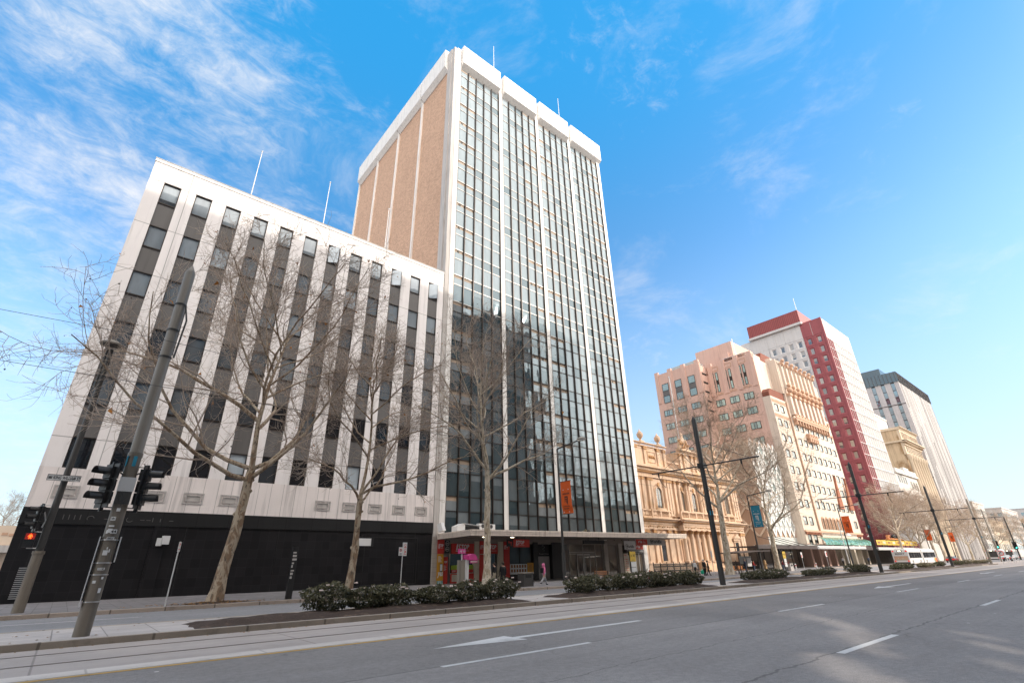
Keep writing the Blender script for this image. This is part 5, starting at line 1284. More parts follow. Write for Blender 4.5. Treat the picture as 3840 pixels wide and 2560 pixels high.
block('shop_building', 'brown brick block far off behind the last tram poles', 470, 520, 43, 70, 22, M['bank_tan'], M['blue_glass'], 5, 7, side=True)
t = thing('stone_house', 'pale rough stone building with a flat grey awning at the left edge of the picture', 'building', (-14, 90, 0))
b = MB(); b.box(-40, -5.0, 76.5, 78, 3.9, 4.6); b.build('awning', M['grey_conc'], t)
b = MB(); rr = random.Random(6)
b.box(-40, -4.9, 78, 100, 0, 6.6)
for k in range(90): x = rr.uniform(-14, -5.3); z = rr.uniform(.3, 6.2); b.box(x, x+rr.uniform(.2, .5), 77.93, 78.1, z, z+.25, 1)
b.build('wall', [M['lattice_tan'], M['hotel_orn']], t)
# ------------------------------------------------------------------ bare plane trees
def tubes_mesh(name, lines, mats, parent, extra=None):
    """lines: (points, radii, sides, material) -> one mesh, built with numpy"""
    V, Fq, MI = [], [], []; off = 0
    for pts, rad, n, mi in lines:
        P = np.array(pts); k = len(P); r = np.array(rad)
        D = np.gradient(P, axis=0); D /= (np.linalg.norm(D, axis=1)[:, None]+1e-9)
        ref = np.array([.31, .17, .93]) if abs(D[0][2]) < .8 else np.array([1., .1, 0])
        U = np.cross(D, ref); U /= (np.linalg.norm(U, axis=1)[:, None]+1e-9); W = np.cross(D, U)
        a = np.arange(n)*2*PI/n
        ring = P[:, None, :] + r[:, None, None]*(np.cos(a)[None, :, None]*U[:, None, :] + np.sin(a)[None, :, None]*W[:, None, :])
        V.append(ring.reshape(-1, 3))
        i = np.arange(k-1)[:, None]*n; j = np.arange(n)[None, :]; j2 = (j+1) % n
        q = np.stack([i+j, i+j2, i+n+j2, i+n+j], -1).reshape(-1, 4)+off
        Fq.append(q); MI.append(np.full(len(q), mi)); off += k*n
    V = np.concatenate(V); Q = np.concatenate(Fq); MI = np.concatenate(MI)
    nq = len(Q); ntri = 0; T = np.zeros((0, 3), int)
    if extra is not None:
        ev, ef, em = extra; T = ef+off; V = np.concatenate([V, ev]); ntri = len(T); MI = np.concatenate([MI, em])
    me = bpy.data.meshes.new(name); me.vertices.add(len(V)); me.vertices.foreach_set('co', V.astype(np.float32).ravel())
    me.loops.add(nq*4+ntri*3); me.polygons.add(nq+ntri)
    me.loops.foreach_set('vertex_index', np.concatenate([Q.ravel(), T.ravel()]).astype(np.int32))
    me.polygons.foreach_set('loop_start', np.concatenate([np.arange(nq)*4, nq*4+np.arange(ntri)*3]).astype(np.int32))
    me.polygons.foreach_set('material_index', MI.astype(np.int32)); me.polygons.foreach_set('use_smooth', np.ones(nq+ntri, bool))
    for m in mats: me.materials.append(m)
    me.update(calc_edges=True); me.validate()
    o = bpy.data.objects.new(name, me); COL.objects.link(o); o.parent = parent; return o
OCT_V = np.array([(1,0,0),(-1,0,0),(0,1,0),(0,-1,0),(0,0,1),(0,0,-1)], float)
OCT_F = np.array([(0,2,4),(2,1,4),(1,3,4),(3,0,4),(2,0,5),(1,2,5),(3,1,5),(0,3,5)])
def plane_tree(label,  loc, seed, H, fork, r0, spread, ns=13, dens=(7, 6, 5), group=None, barkm='bark', lean=(0, 0), seeds=260, leaves=0, low=None):
    rg = np.random.default_rng(seed)
    t = thing('plane_tree', label, 'tree', loc, group)
    T, Cn = [], []; tips = []
    def walk(p, d, L, n, up, wig):
        pts = [p.copy()]; dirs = []
        for i in range(n):
            d = d + rg.normal(0, wig, 3); d[2] += up; d = d/np.linalg.norm(d)
            p = p + d*(L/n); pts.append(p.copy()); dirs.append(d.copy())
        dirs.append(d); return np.array(pts), np.array(dirs)
    # trunk and leader
    n = 12; z = np.linspace(0, fork, n); sway = np.cumsum(rg.normal(0, .035, (n, 2)), 0)
    tr = np.stack([sway[:, 0]+lean[0]*z/fork, sway[:, 1]+lean[1]*z/fork, z], 1)
    rad = r0*(1.0-.38*z/fork); rad[0] *= 1.45; rad[1] *= 1.12; rad = rad*(1+rg.normal(0, .05, n)); 
    T.append((tr, rad, 12, 0))
    for k in range(5):                                   # old pruning knuckles
        i = rg.integers(5, n-1); a = rg.uniform(0, 6.28); c = tr[i]+np.array([math.cos(a), math.sin(a), 0])*rad[i]*.7
        T.append((np.array([c, c+np.array([math.cos(a)*.14, math.sin(a)*.14, .06])]), [rad[i]*.55, rad[i]*.3], 8, 0))
    lead, ld = walk(tr[-1], np.array([.0, .0, 1.]), (H-fork)*.62, 7, .05, .10)
    lr = np.linspace(rad[-1]*.78, .05, len(lead)); T.append((lead, lr, 8, 0))
    for s in range(ns):
        f = (s/(ns-1))**.9; q = f*(len(lead)-1.6); i = int(q)
        if s < 4: base = tr[-1-(s % 2)]; rr_ = rad[-1]*rg.uniform(.48, .62)
        else: base = lead[i]+(lead[i+1]-lead[i])*(q-i); rr_ = lr[i]*.62
        az = s*2.39996+rg.uniform(-.3, .3)
        el = R(20+36*f+rg.uniform(-9, 10)); L = spread*(1.08-.42*f)*rg.uniform(.85, 1.12)
        if low and s < len(low): az, el, L = low[s]; rr_ = rad[-1]*.6
        d = np.array([math.cos(az)*math.cos(el), math.sin(az)*math.cos(el), math.sin(el)])
        pts, dirs = walk(base, d, L, 9, .04, .13)
        rr2 = np.linspace(max(rr_, .06), .022, len(pts)); T.append((pts, rr2, 7, 0))
        for c1 in range(dens[0]+2):
            u = .22+.78*(c1+rg.uniform(0, .8))/(dens[0]+2); i1 = min(int(u*(len(pts)-1)), len(pts)-2)
            p1 = pts[i1]+(pts[i1+1]-pts[i1])*rg.uniform(0, 1)
            side = np.cross(dirs[i1], rg.normal(0, 1, 3)); side /= np.linalg.norm(side)
            d1 = dirs[i1]*.75+side*rg.uniform(.5, .95); L1 = L*.42*(1.05-.45*u)*rg.uniform(.7, 1.2)
            q1, e1 = walk(p1, d1/np.linalg.norm(d1), L1, 5, .055, .17); r1 = max(.013, rr2[i1]*.5)
            Cn.append((q1, np.linspace(r1, .010, len(q1)), 5, 0))
            for c2 in range(dens[1]):
                i2 = rg.integers(0, len(q1)-1); p2 = q1[i2]+(q1[i2+1]-q1[i2])*rg.uniform(0, 1)
                side = np.cross(e1[i2], rg.normal(0, 1, 3)); side /= np.linalg.norm(side)
                d2 = e1[i2]*.7+side*.8; L2 = L1*.5*rg.uniform(.6, 1.15)+.25
                q2, e2 = walk(p2, d2/np.linalg.norm(d2), L2, 4, .07, .2); Cn.append((q2, np.linspace(.0125, .0075, len(q2)), 3, 0))
                for c3 in range(dens[2]):
                    i3 = rg.integers(0, len(q2)-1); p3 = q2[i3]+(q2[i3+1]-q2[i3])*rg.uniform(0, 1)
                    side = np.cross(e2[i3], rg.normal(0, 1, 3)); side /= np.linalg.norm(side)
                    d3 = e2[i3]*.6+side*.85; q3, e3 = walk(p3, d3/np.linalg.norm(d3), rg.uniform(.35, 1.0), 3, .08, .25)
                    Cn.append((q3, np.linspace(.0085, .005, len(q3)), 3, 0)); tips.append(q3[-1])
    tips = np.array(tips); ns_ = min(seeds, len(tips)); c = tips[rg.choice(len(tips), ns_, False)] - np.array([0, 0, .06])
    ev = (OCT_V[None]*rg.uniform(.026, .045, (ns_, 1, 1))+c[:, None]).reshape(-1, 3); ef = (OCT_F[None]+(np.arange(ns_)*6)[:, None, None]).reshape(-1, 3)
    em = np.full(len(ef), 1)
    if leaves:
        c = tips[rg.choice(len(tips), leaves, False)]; lv = c[:, None]+rg.normal(0, .085, (leaves, 3, 3)); ef = np.concatenate([ef, len(ev)+np.arange(leaves*3).reshape(-1, 3)]); ev = np.concatenate([ev, lv.reshape(-1, 3)]); em = np.concatenate([em, np.full(leaves, 2)])
    tubes_mesh('trunk', T, [M[barkm]], t); tubes_mesh('crown', Cn, [M['twig_sunlit' if barkm == 'bark_pale' and loc[0] > 50 else 'twig'], M['seed'], M['dry_leaf']], t, (ev, ef, em))
    return t
T1 = plane_tree('large bare plane tree with leaning mottled trunk before the left half of the striped block', (6.5, 32.3, .1), 11, 22.0, 7.0, .36, 11.5, 18, (9, 8, 6), lean=(.35, 0), leaves=160,
                low=[(R(177), R(12), 12.5), (R(200), R(0), 12), (R(8), R(26), 10.5), (R(300), R(30), 9), (R(60), R(28), 8.5), (R(187), R(28), 12.5)])
T2 = plane_tree('slender bare plane tree behind the first hedge, before the right half of the striped block', (13.7, 32.2, .1), 23, 20.5, 6.0, .25, 8.2, 15, (8, 6, 5), lean=(.15, 0), leaves=20, low=[(R(20), R(32), 8.5), (R(205), R(48), 6.5), (R(300), R(45), 6.5)])
T3 = plane_tree('bare plane tree with a pale straight trunk before the red shopfronts and glass tower', (23.1, 30.4, .1), 5, 19.4, 8.2, .30, 9.2, 15, (7, 6, 5), leaves=25, barkm='bark_pale', low=[(R(165), R(42), 8.0), (R(-8), R(30), 8.5), (R(200), R(35), 7.5), (R(320), R(38), 7)])
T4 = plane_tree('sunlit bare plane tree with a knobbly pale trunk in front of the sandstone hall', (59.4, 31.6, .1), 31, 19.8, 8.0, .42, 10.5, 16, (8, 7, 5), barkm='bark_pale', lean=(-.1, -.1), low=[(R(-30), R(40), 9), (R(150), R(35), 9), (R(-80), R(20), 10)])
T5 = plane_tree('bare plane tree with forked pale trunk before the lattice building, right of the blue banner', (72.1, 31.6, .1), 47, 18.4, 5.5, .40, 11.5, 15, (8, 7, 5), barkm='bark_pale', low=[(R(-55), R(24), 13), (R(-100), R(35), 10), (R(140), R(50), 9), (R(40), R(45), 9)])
FAR = [(158, 38.2, .9, 0, T4), (170, 38.6, .92, 2.1, T5), (171, 41.5, .85, .9, T4), (176, 38, .9, 4.0, T5), (186, 37.6, .95, 3.3, T4), (197, 38, .9, 1.5, T5), (214, 37.8, .95, 5.2, T4), (236, 38, .9, .4, T5), (262, 38, .95, 2.6, T4), (292, 38, .9, 4.6, T5), (330, 38, .95, 1.1, T4), (372, 38, 1.0, 3.0, T5), (420, 37, 1.0, .2, T4), (330, 12, .9, 1.9, T5), (395, 10, 1.0, 4.1, T4)]
NAMES = ['first bare tree of the far row, its trunk beside the front of the white bus', 'second bare tree of the far row, left of the first far orange banner', 'bare tree close to the small white building, behind the second of the far row', 'bare tree of the far row just right of the first far orange banner', 'fifth bare tree of the far row, beside the middle far banner', 'sixth bare tree of the far row, between two far orange banners', 'seventh bare tree of the far row, beneath the finned tower corner']
for i, (x, y, s, a, src) in enumerate(FAR):
    lab = NAMES[i] if i < 7 else 'hazy bare street tree in the distant brown mass at the far end of the street'
    o = dup(src, (x, y, .1), a, lab, s); o['group'] = 'bare street trees in the distance'
o = dup(T2, (-6.5, 84, 0), 1.0, 'bare tree beyond the pale stone building at the left edge of the picture', .56)
# trees on the photographer's side, mirrored in the tower glass
for x, y, a in ((100, -6.5, .5), (112, -6.6, 2.0), (126, -6.4, 3.5)):
    o = dup(T5, (x, y, .1), a, 'bare street tree on the near side, seen only mirrored in the tower glass', .62); o['group'] = 'trees mirrored in the tower glass'

# soil and fallen leaves round the foot of the leaning tree
b = MB(); rr = random.Random(2); vs = [(6.5, 32.2, .26)]; n = 22
for k in range(n): a = 2*PI*k/n; r = 1.0+rr.uniform(-.2, .25); vs.append((6.5+r*1.5*math.cos(a), 32.2+r*.75*math.sin(a), .156))
b.add(vs, [(0, 1+k, 1+(k+1) % n) for k in range(n)], 0, .5, True); struct(b.build('tree_pit', M['soil']))
b = MB()
for k in range(420):
    a = rr.uniform(0, 2*PI); r = abs(rr.gauss(0, 1)); x, y = 6.5+r*1.6*math.cos(a), max(31.3, 32.2+r*.7*math.sin(a)); z = .17+.09*max(0, 1-r); sz = rr.uniform(.03, .08); q = rr.uniform(0, 6)
    b.quad((x+sz*math.cos(q), y+sz*math.sin(q), z), (x-sz*math.sin(q), y+sz*math.cos(q), z+.02), (x-sz*math.cos(q), y-sz*math.sin(q), z+.01), (x+sz*math.sin(q), y-sz*math.cos(q), z+.03))
for k in range(500):
    x, y = rr.uniform(-6, 36), rr.choice((30.75+rr.uniform(-.2, .1), 18.0-abs(rr.gauss(0, .12)), rr.uniform(18.5, 22))); sz = rr.uniform(.02, .05); q = rr.uniform(0, 6); z = .155 if y > 18.2 and not 30.4 < y < 31 else .008
    b.quad((x+sz*math.cos(q), y+sz*math.sin(q), z), (x-sz*math.sin(q), y+sz*math.cos(q), z+.01), (x-sz*math.cos(q), y-sz*math.sin(q), z), (x+sz*math.sin(q), y-sz*math.cos(q), z+.015))
o = b.build('leaf_litter', M['leaf_gnd']); tag(o, 'dry brown leaves scattered round the leaning tree and along the kerbs', 'leaf litter'); o['kind'] = 'stuff'
# ------------------------------------------------------------------ rose hedges on the median
def hedge(label, x0, x1, h, seed, mat='leaf', per=1500, flowers=30, yc=19.75, wd=.62):
    x0, x1, h = x0*1.045, x1*.995, h-.2
    rg = np.random.default_rng(seed); t = thing('rose_hedge', label, 'hedge', ((x0+x1)/2, yc, .2))
    n_c = max(2, int((x1-x0)/1.15)); cx = np.linspace(x0+.6, x1-.6, n_c)+rg.uniform(-.15, .15, n_c); ch = h*rg.uniform(.78, 1.1, n_c); cy = yc+rg.uniform(-.2, .2, n_c)
    org = np.array(((x0+x1)/2, yc, .2)); N = per*n_c
    k = rg.integers(0, n_c, N); u = rg.uniform(-1, 1, N); ph = rg.uniform(0, 2*PI, N); s = np.sqrt(1-u*u)
    rr = rg.uniform(.72, 1.06, N)**.6; bump = 1+.16*np.sin(ph*3+k*1.7)+.12*np.sin(u*7+ph*2+k)
    P = np.stack([cx[k]+.90*rr*bump*s*np.cos(ph), cy[k]+wd*rr*bump*s*np.sin(ph), .25+ch[k]*(.54+.50*rr*bump*u)], 1)
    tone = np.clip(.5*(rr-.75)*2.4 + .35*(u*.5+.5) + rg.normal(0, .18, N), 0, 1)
    sz = rg.uniform(.035, .075, N)*(1.25 if per < 900 else 1)
    A = rg.normal(0, 1, (N, 3)); A /= np.linalg.norm(A, axis=1)[:, None]; B = np.cross(A, rg.normal(0, 1, (N, 3))); B /= np.linalg.norm(B, axis=1)[:, None]
    V = np.stack([P-A*sz[:, None], P+B*sz[:, None]*.55, P+A*sz[:, None], P-B*sz[:, None]*.55], 1).reshape(-1, 3)-org
    me = bpy.data.meshes.new('foliage'); me.vertices.add(N*4); me.vertices.foreach_set('co', V.astype(np.float32).ravel()); me.loops.add(N*4); me.polygons.add(N)
    me.loops.foreach_set('vertex_index', np.arange(N*4, dtype=np.int32)); me.polygons.foreach_set('loop_start', np.arange(N, dtype=np.int32)*4)
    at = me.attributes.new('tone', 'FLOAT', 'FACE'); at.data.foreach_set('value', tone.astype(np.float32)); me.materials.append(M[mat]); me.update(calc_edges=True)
    o = bpy.data.objects.new('foliage', me); COL.objects.link(o); o.parent = t
    L = []
    for i in range(n_c):
        for j in range(9):
            p = np.array([cx[i]+rg.normal(0, .12), cy[i]+rg.normal(0, .12), -.02+.2])-org; q = p+np.array([rg.normal(0, .35), rg.normal(0, .4), ch[i]*rg.uniform(.6, 1.15)])
            L.append((np.array([p, (p+q)/2+rg.normal(0, .05, 3), q]), [.014, .010, .005], 4, 0))
    L.append((np.array([[cx[0], cy[0], .2], [(cx[0]+cx[-1])/2, yc, .19], [cx[-1], cy[-1], .2]])-org, [.012]*3, 4, 0))
    tubes_mesh('stems', L, [M['twig']], t)
    if flowers:
        b = MB(); rr_ = random.Random(seed)
        for i in range(int(flowers*.6)):
            j = rr_.randrange(n_c); p = (cx[j]+rr_.gauss(0, .4), cy[j]+rr_.uniform(-.9, .5), .25+ch[j]*rr_.uniform(.8, 1.1)); r = rr_.uniform(.03, .055)
            for q in range(5): b.obox((p[0]+r*.7*math.cos(q*1.256), p[1]+r*.7*math.sin(q*1.256), p[2]), (r*1.2, r*1.2, r*.6), q*1.256, 0, .5, rr_.uniform(-.6, .6))
        b.build('blossoms', M['petal'], t)
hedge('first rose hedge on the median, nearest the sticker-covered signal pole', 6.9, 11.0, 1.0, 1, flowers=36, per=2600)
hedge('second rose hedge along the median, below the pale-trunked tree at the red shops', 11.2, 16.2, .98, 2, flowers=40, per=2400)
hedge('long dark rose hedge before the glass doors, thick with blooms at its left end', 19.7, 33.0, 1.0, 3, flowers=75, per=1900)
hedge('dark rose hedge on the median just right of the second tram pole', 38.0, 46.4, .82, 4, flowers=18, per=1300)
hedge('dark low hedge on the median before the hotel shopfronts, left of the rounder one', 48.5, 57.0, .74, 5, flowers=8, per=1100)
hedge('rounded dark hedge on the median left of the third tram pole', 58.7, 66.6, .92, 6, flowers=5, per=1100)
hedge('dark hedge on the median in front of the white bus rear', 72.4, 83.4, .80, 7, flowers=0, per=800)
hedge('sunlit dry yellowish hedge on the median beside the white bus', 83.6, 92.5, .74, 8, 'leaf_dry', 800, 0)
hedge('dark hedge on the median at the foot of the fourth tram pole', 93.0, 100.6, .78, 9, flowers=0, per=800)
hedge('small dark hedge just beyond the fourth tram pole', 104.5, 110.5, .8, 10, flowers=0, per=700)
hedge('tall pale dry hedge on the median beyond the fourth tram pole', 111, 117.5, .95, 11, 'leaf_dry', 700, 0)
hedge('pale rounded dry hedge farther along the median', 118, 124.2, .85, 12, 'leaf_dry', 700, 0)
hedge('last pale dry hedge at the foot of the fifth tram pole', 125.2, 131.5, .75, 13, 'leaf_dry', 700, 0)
# ------------------------------------------------------------------ traffic signals
def signal_head(name, t, p, rz, lit=None, s=1.0):
    """three-lens head with hoods; faces local -Y turned by rz"""
    def T(x, y, z):
        c, s_ = math.cos(rz), math.sin(rz); return (p[0]+(x*c-y*s_)*s, p[1]+(x*s_+y*c)*s, p[2]+z*s)
    b = MB(); vs = []
    def bx(b, x0, x1, y0, y1, z0, z1, m=0):
        q = [T(x, y, z) for z in (z0, z1) for x, y in ((x0, y0), (x1, y0), (x1, y1), (x0, y1))]
        b.add(q, [(0,3,2,1),(4,5,6,7),(0,1,5,4),(1,2,6,5),(2,3,7,6),(3,0,4,7)], m)
    for k in range(3): bx(b, -.17, .17, -.08, .16, .02+.355*k, .345+.355*k)
    bx(b, -.3, .3, .02, .05, -.1, 1.15, 0)
    bx(b, -.03, .03, 0, .1, 1.06, 1.2); bx(b, -.03, .03, 0, .1, -.2, .02)
    h = b.build(name, M['black_metal'], t)
    b = MB()
    for k in range(3):
        z = .18+.355*k; n = 10; pr = []
        for i in range(n+1):
            a = -.25+(PI+.5)*i/n; pr.append((math.cos(a)*.155, math.sin(a)*.155))
        for i in range(n):
            (xa, za), (xb, zb) = pr[i], pr[i+1]; b.quad(T(xa, -.08, z+za), T(xb, -.08, z+zb), T(xb, -.42, z+zb*.94), T(xa, -.42, z+za*.94)); b.quad(T(xa, -.08, z+za*.96), T(xb, -.08, z+zb*.96), T(xb, -.42, z+zb*.9), T(xa, -.42, z+za*.9))
    b.build('hood', M['black_metal'], h)
    for k in range(3):
        b = MB(); z = .18+.355*k; b.add([T(.13*math.cos(i*PI/8), -.088, z+.13*math.sin(i*PI/8)) for i in range(16)], [tuple(range(16))])
        on = lit == k; b.build('lens', M[('lamp_green', 'lamp_on', 'lamp_red')[k]] if on else M['dark_metal'], h)
    return h
def pole_bracket(t, p, q):
    b = MB(); b.cyl(p, q, .025, n=6); b.build('bracket', M['black_metal'], t)

# ------------------------------------------------------------------ tram poles
def tram_pole(x, y, label, arm=True, h=11.55, mat='pole_dark', near=False):
    t = thing('tram_pole', label, 'pole', (x, y, .15), 'tram wire poles on the median')
    b = MB(); b.tube([(x, y, .1), (x, y, 4.9)], [.19, .18], 20); b.tube([(x, y, 4.9), (x, y, 5.02)], [.195, .195], 20); b.build('lower_shaft', M['pole_lower'] if near else M[mat], t)
    b = MB(); b.tube([(x, y, 5.02), (x, y, h), (x, y, h+.12), (x, y, h+.36)], [.17, .165, .12, .01], 20); b.build('upper_shaft', M['pole_grey'] if near else M[mat], t)
    b = MB(); b.obox((x+.02, y-.19, 4.75), (.09, .03, .3)); b.obox((x-.17, y-.1, 4.75), (.03, .09, .3)); b.build('blue_label', M['blue_ban'], t)
    if arm:
        b = MB(); b.tube([(x, y-4.3, 8.08), (x, y+4.4, 8.08)], [.048, .048], 8); b.box(x-.24, x+.24, y-.24, y+.24, 7.9, 8.26); b.build('arm', M['black_metal'], t)
        b = MB(); b.cyl((x, y-.1, 9.9), (x, y-3.6, 8.12), .016, n=5); b.cyl((x, y+.1, 9.9), (x, y+3.6, 8.12), .016, n=5); b.build('stay', M['black_metal'], t)
        b = MB()
        for yy in (16.0, 22.8):
            b.tube([(x, yy, 8.05), (x+.1, yy, 7.5), (x+.45, yy, 7.2), (x+.8, yy, 7.05)], .022, 5); b.cyl((x-.0, yy, 8.05), (x, yy, 7.75), .06, n=8)
        b.build('wire_hanger', M['black_metal'], t)
    return t
P1 = tram_pole(.8, 19.0, 'thick grey pole at the left on the median, covered in stickers and carrying traffic signals', arm=False, near=True)
px, py = .8, 19.0
hl = signal_head('traffic_signal', P1, (.33, 19.0, 3.5), R(-62)); hr = signal_head('traffic_signal', P1, (1.25, 19.05, 3.5), R(68))
b = MB()
for z in (3.42, 4.62): b.cyl((.33, 19.03, z), (1.25, 19.06, z), .016, n=5)
b.tube([(.33, 19.0, 4.56), (.5, 18.95, 4.45), (.64, 18.9, 4.35)], .025, 6); b.tube([(1.25, 19.0, 4.56), (1.1, 18.95, 4.45), (.96, 18.9, 4.38)], .025, 6); b.build('bracket', M['black_metal'], P1)
b = MB(); b.box(.60, 1.0, 18.78, 18.82, 3.86, 4.27); b.build('cabinet_plate', M['silver'], P1)
b = MB(); b.box(.62, .98, 18.79, 18.83, 3.5, 3.86); [b.tube([(.7+.05*k, 18.77, 3.86), (.74+.02*k, 18.74, 3.6), (.8, 18.75, 3.45+.03*k), (.84, 18.78, 3.6)], .012, 5) for k in range(3)]; b.build('cable_hatch', M['dark_metal'], P1)
b = MB()
for z in (.95, 1.62, 1.92, 2.52): b.tube([(px, py, z), (px, py, z+.03)], .205, 20)
b.build('steel_band', M['steel'], P1)
b = MB(); b.box(.56, .575, 18.85, 19.15, .85, 2.62); b.build('back_board', M['silver'], P1)
b = MB(); b.box(1.04, 1.055, 18.85, 19.12, 1.95, 2.62); b.build('back_board', M['sign_white'], P1)
def on_pole(a, z, w, h, mat, txt=None, tm='black_paint'):
    c, s = math.cos(a), math.sin(a); r = .203; o = Vector((px+c*r, py+s*r, z)); u = Vector((-s, c, 0))
    b = MB(); p = [o-u*w/2, o+u*w/2, o+u*w/2+Vector((0, 0, h)), o-u*w/2+Vector((0, 0, h))]; b.quad(*p)
    st = b.build('sticker', M[mat], P1)
    if txt:
        b = MB(); write(b, txt, p[0]+u*w*.08+Vector((c*.003, s*.003, h*.15)), u, (0, 0, 1), w*.84, h*.7, 0, .03); b.build('lettering', M[tm], st)
for a, z, w_, h_, m_, tx in ((-95, 3.3, .09, .09, 'sign_white', None), (-112, 3.05, .12, .1, 'sign_white', 'W'), (-108, 2.88, .13, .04, 'sign_white', None), (-110, 2.72, .11, .11, 'sign_white', None), (-128, 2.70, .05, .1, 'sign_white', None), (-84, 2.70, .15, .11, 'sign_white', '44'), (-92, 2.54, .17, .07, 'sign_white', 'SMILE'), (-98, 1.93+.2, .11, .13, 'sign_white', None), (-75, 2.2, .03, .09, 'sign_white', None), (-92, 2.28, .03, .06, 'sign_white', None), (-92, 1.75, .16, .06, 'sign_white', '~c'), (-112, 1.42, .08, .07, 'sign_white', None), (-66, 1.52, .05, .06, 'sign_white', None), (-62, 1.18, .07, .12, 'sign_white', None)):
    on_pole(R(a), z, w_, h_, m_, tx)
b = MB()
b.tube([(.94, 18.86, 10.2), (1.08, 18.75, 9.6), (1.02, 18.78, 8.2)], .028, 6); b.tube([(.97, 18.85, 10.1), (.97, 18.85, 8.3)], .014, 5)
for z in (8.2, 9.2, 10.2): b.tube([(px, py, z), (px, py, z+.06)], .185, 16)
b.build('cable_clamp', M['dark_metal'], P1)
tram_pole(34.5, 19.0, 'dark tram pole with cross arm standing between two hedges before the sandstone hall')
tram_pole(67.6, 18.8, 'dark tram pole with cross arm between the hotel shopfronts and the rounded dark hedge')
tram_pole(101.7, 19.0, 'dark tram pole with cross arm just right of the white bus')
tram_pole(133.0, 19.0, 'grey tram pole near the end of the median, beside the last hedge', mat='pole_grey')
tram_pole(167, 21.9, 'grey tram pole beyond the end of the median, left of a green traffic light', False, mat='pole_grey')
tram_pole(213, 23.6, 'distant slim tram pole against the far blue-grey building', False)
tram_pole(257, 24.3, 'most distant tram pole at the right edge of the picture', False)
def wire(label, y, z0, x0=-60, x1=260, sag=.5, r=.0065, step=33.7):
    pts = []
    x = x0
    n = int((x1-x0)/3)
    for i in range(n+1):
        x = x0+(x1-x0)*i/n; u = ((x-.8) % step)/step; pts.append((x, y, z0-sag*4*u*(1-u)))
    b = MB(); b.tube(pts, r, 4, cap=False); return tag(b.build('overhead_wire', M['black_paint'], None, (x0, y, z0)), label, 'wire')
wire('upper tram wire over the near track, slung from the pole arms', 16.0, 7.72, sag=.35)
wire('lower contact wire over the near tram track', 16.0, 6.35, sag=.06)
wire('upper tram wire over the far track behind the poles', 22.8, 7.75, x0=30)
wire('lower contact wire over the far tram track behind the poles', 22.8, 7.05, x0=30, sag=.06)

# ------------------------------------------------------------------ lamp posts
def lamp_post(x, y, label, banner=None, h=11.0, arm=True, txt=True):
    t = thing('street_lamp', label, 'street lamp', (x, y, .15), 'street lamps along the footpath')
    b = MB(); b.tube([(x, y, .1), (x, y, 2.35)], [.16, .15], 14); b.tube([(x, y, 2.35), (x, y, 2.48)], [.165, .165], 14); b.build('base', M['pole_dark'], t)
    b = MB(); b.tube([(x, y, 2.48), (x, y, h)], [.11, .075], 12); b.build('post', M['pole_dark'], t)
    b = MB(); b.tube([(x, y, h-.1), (x, y-.1, h), (x, y-2.5, h+.25)], [.075, .07, .05], 10); b.build('arm', M['pole_dark'], t)
    b = MB(); c = (x, y-2.95, h+.3); b.lathe([(.06, .2), (.22, .16), (.42, .03), (.44, 0), (.40, -.06)], c, 18, sx=.9); hd = b.build('lamp_head', M['pole_grey'], t)
    b = MB(); b.lathe([(.38, -.06), (.3, -.12), (.05, -.14)], c, 18, sx=.9); b.build('diffuser', M['lattice_pane'], hd)
    if banner:
        z1, z0, wdt = 8.1, 5.45, 1.2
        b = MB(); n = 14
        for i in range(n):
            za, zb = z0+(z1-z0)*i/n, z0+(z1-z0)*(i+1)/n
            f = lambda z: .22*max(0, (.9-(z-z0))/.9)**1.5*math.sin((z-z0)*3.2+.6) if banner[0] == 'orange_ban' and x < 50 else .02*math.sin(z*4)
            b.quad((x+f(za), y-.14, za), (x+f(za), y-.14-wdt, za), (x+f(zb), y-.14-wdt, zb), (x+f(zb), y-.14, zb))
        cl = b.build('banner', M[banner[0]], t)
        b = MB()
        for z in (z0, z1): b.cyl((x, y, z), (x, y-wdt-.2, z), .025, n=6)
        b.build('banner_bar', M['pole_dark'], t)
        if txt:
            tm = M[banner[1]]; b = MB(); X = x-.02; U = (0, -1, 0)
            write(b, 'ADELAIDE', (X, y-.14-.2, 7.0), U, UZ, .8, .14, 0, .03)
            def Lr(u0, u1, v0, v1): b.quad((X, y-.14-u0, v0), (X, y-.14-u1, v0), (X, y-.14-u1, v1), (X, y-.14-u0, v1))
            Lr(.42, .78, 6.76, 6.86); Lr(.70, .78, 6.2, 6.76); Lr(.47, .66, 6.62, 6.68); Lr(.60, .66, 6.3, 6.62); Lr(.42, .46, 6.35, 6.76); Lr(.51, .55, 6.45, 6.58)
            write(b, 'Celebrating', (X, y-.14-.25, 5.99), U, UZ, .7, .13, 0, .02); write(b, 'live music', (X, y-.14-.32, 5.82), U, UZ, .56, .12, 0, .02)
            b.build('lettering', tm, cl)
            b = MB()
            for u, v in ((.3, 7.4), (.9, 7.4), (.3, 5.6), (.9, 5.6)): b.add([(X-.01, y-.14-u+.045*math.cos(i*PI/4), v+.045*math.sin(i*PI/4)) for i in range(8)], [tuple(range(8))])
            b.build('vent_hole', M['sign_white'], cl)
    return t
lamp_post(31.1, 30.6, 'dark street lamp carrying an orange banner in front of the glass tower entrance', ('orange_ban', 'black_paint'))
lamp_post(67.2, 31.4, 'dark street lamp carrying a blue banner beside the bus shelter', ('blue_ban', 'sign_white'), h=9.4)
lamp_post(100, 31.5, 'dark street lamp with an orange banner before the green barrel canopy', ('orange_ban', 'bronze'), h=9.5)
lamp_post(176, 36.4, 'distant street lamp with orange banner just right of the fourth tram pole', ('orange_ban', 'bronze'), h=9.5)
lamp_post(206, 37, 'distant street lamp with orange banner left of the fifth tram pole', ('orange_ban', 'bronze'), h=9.5)
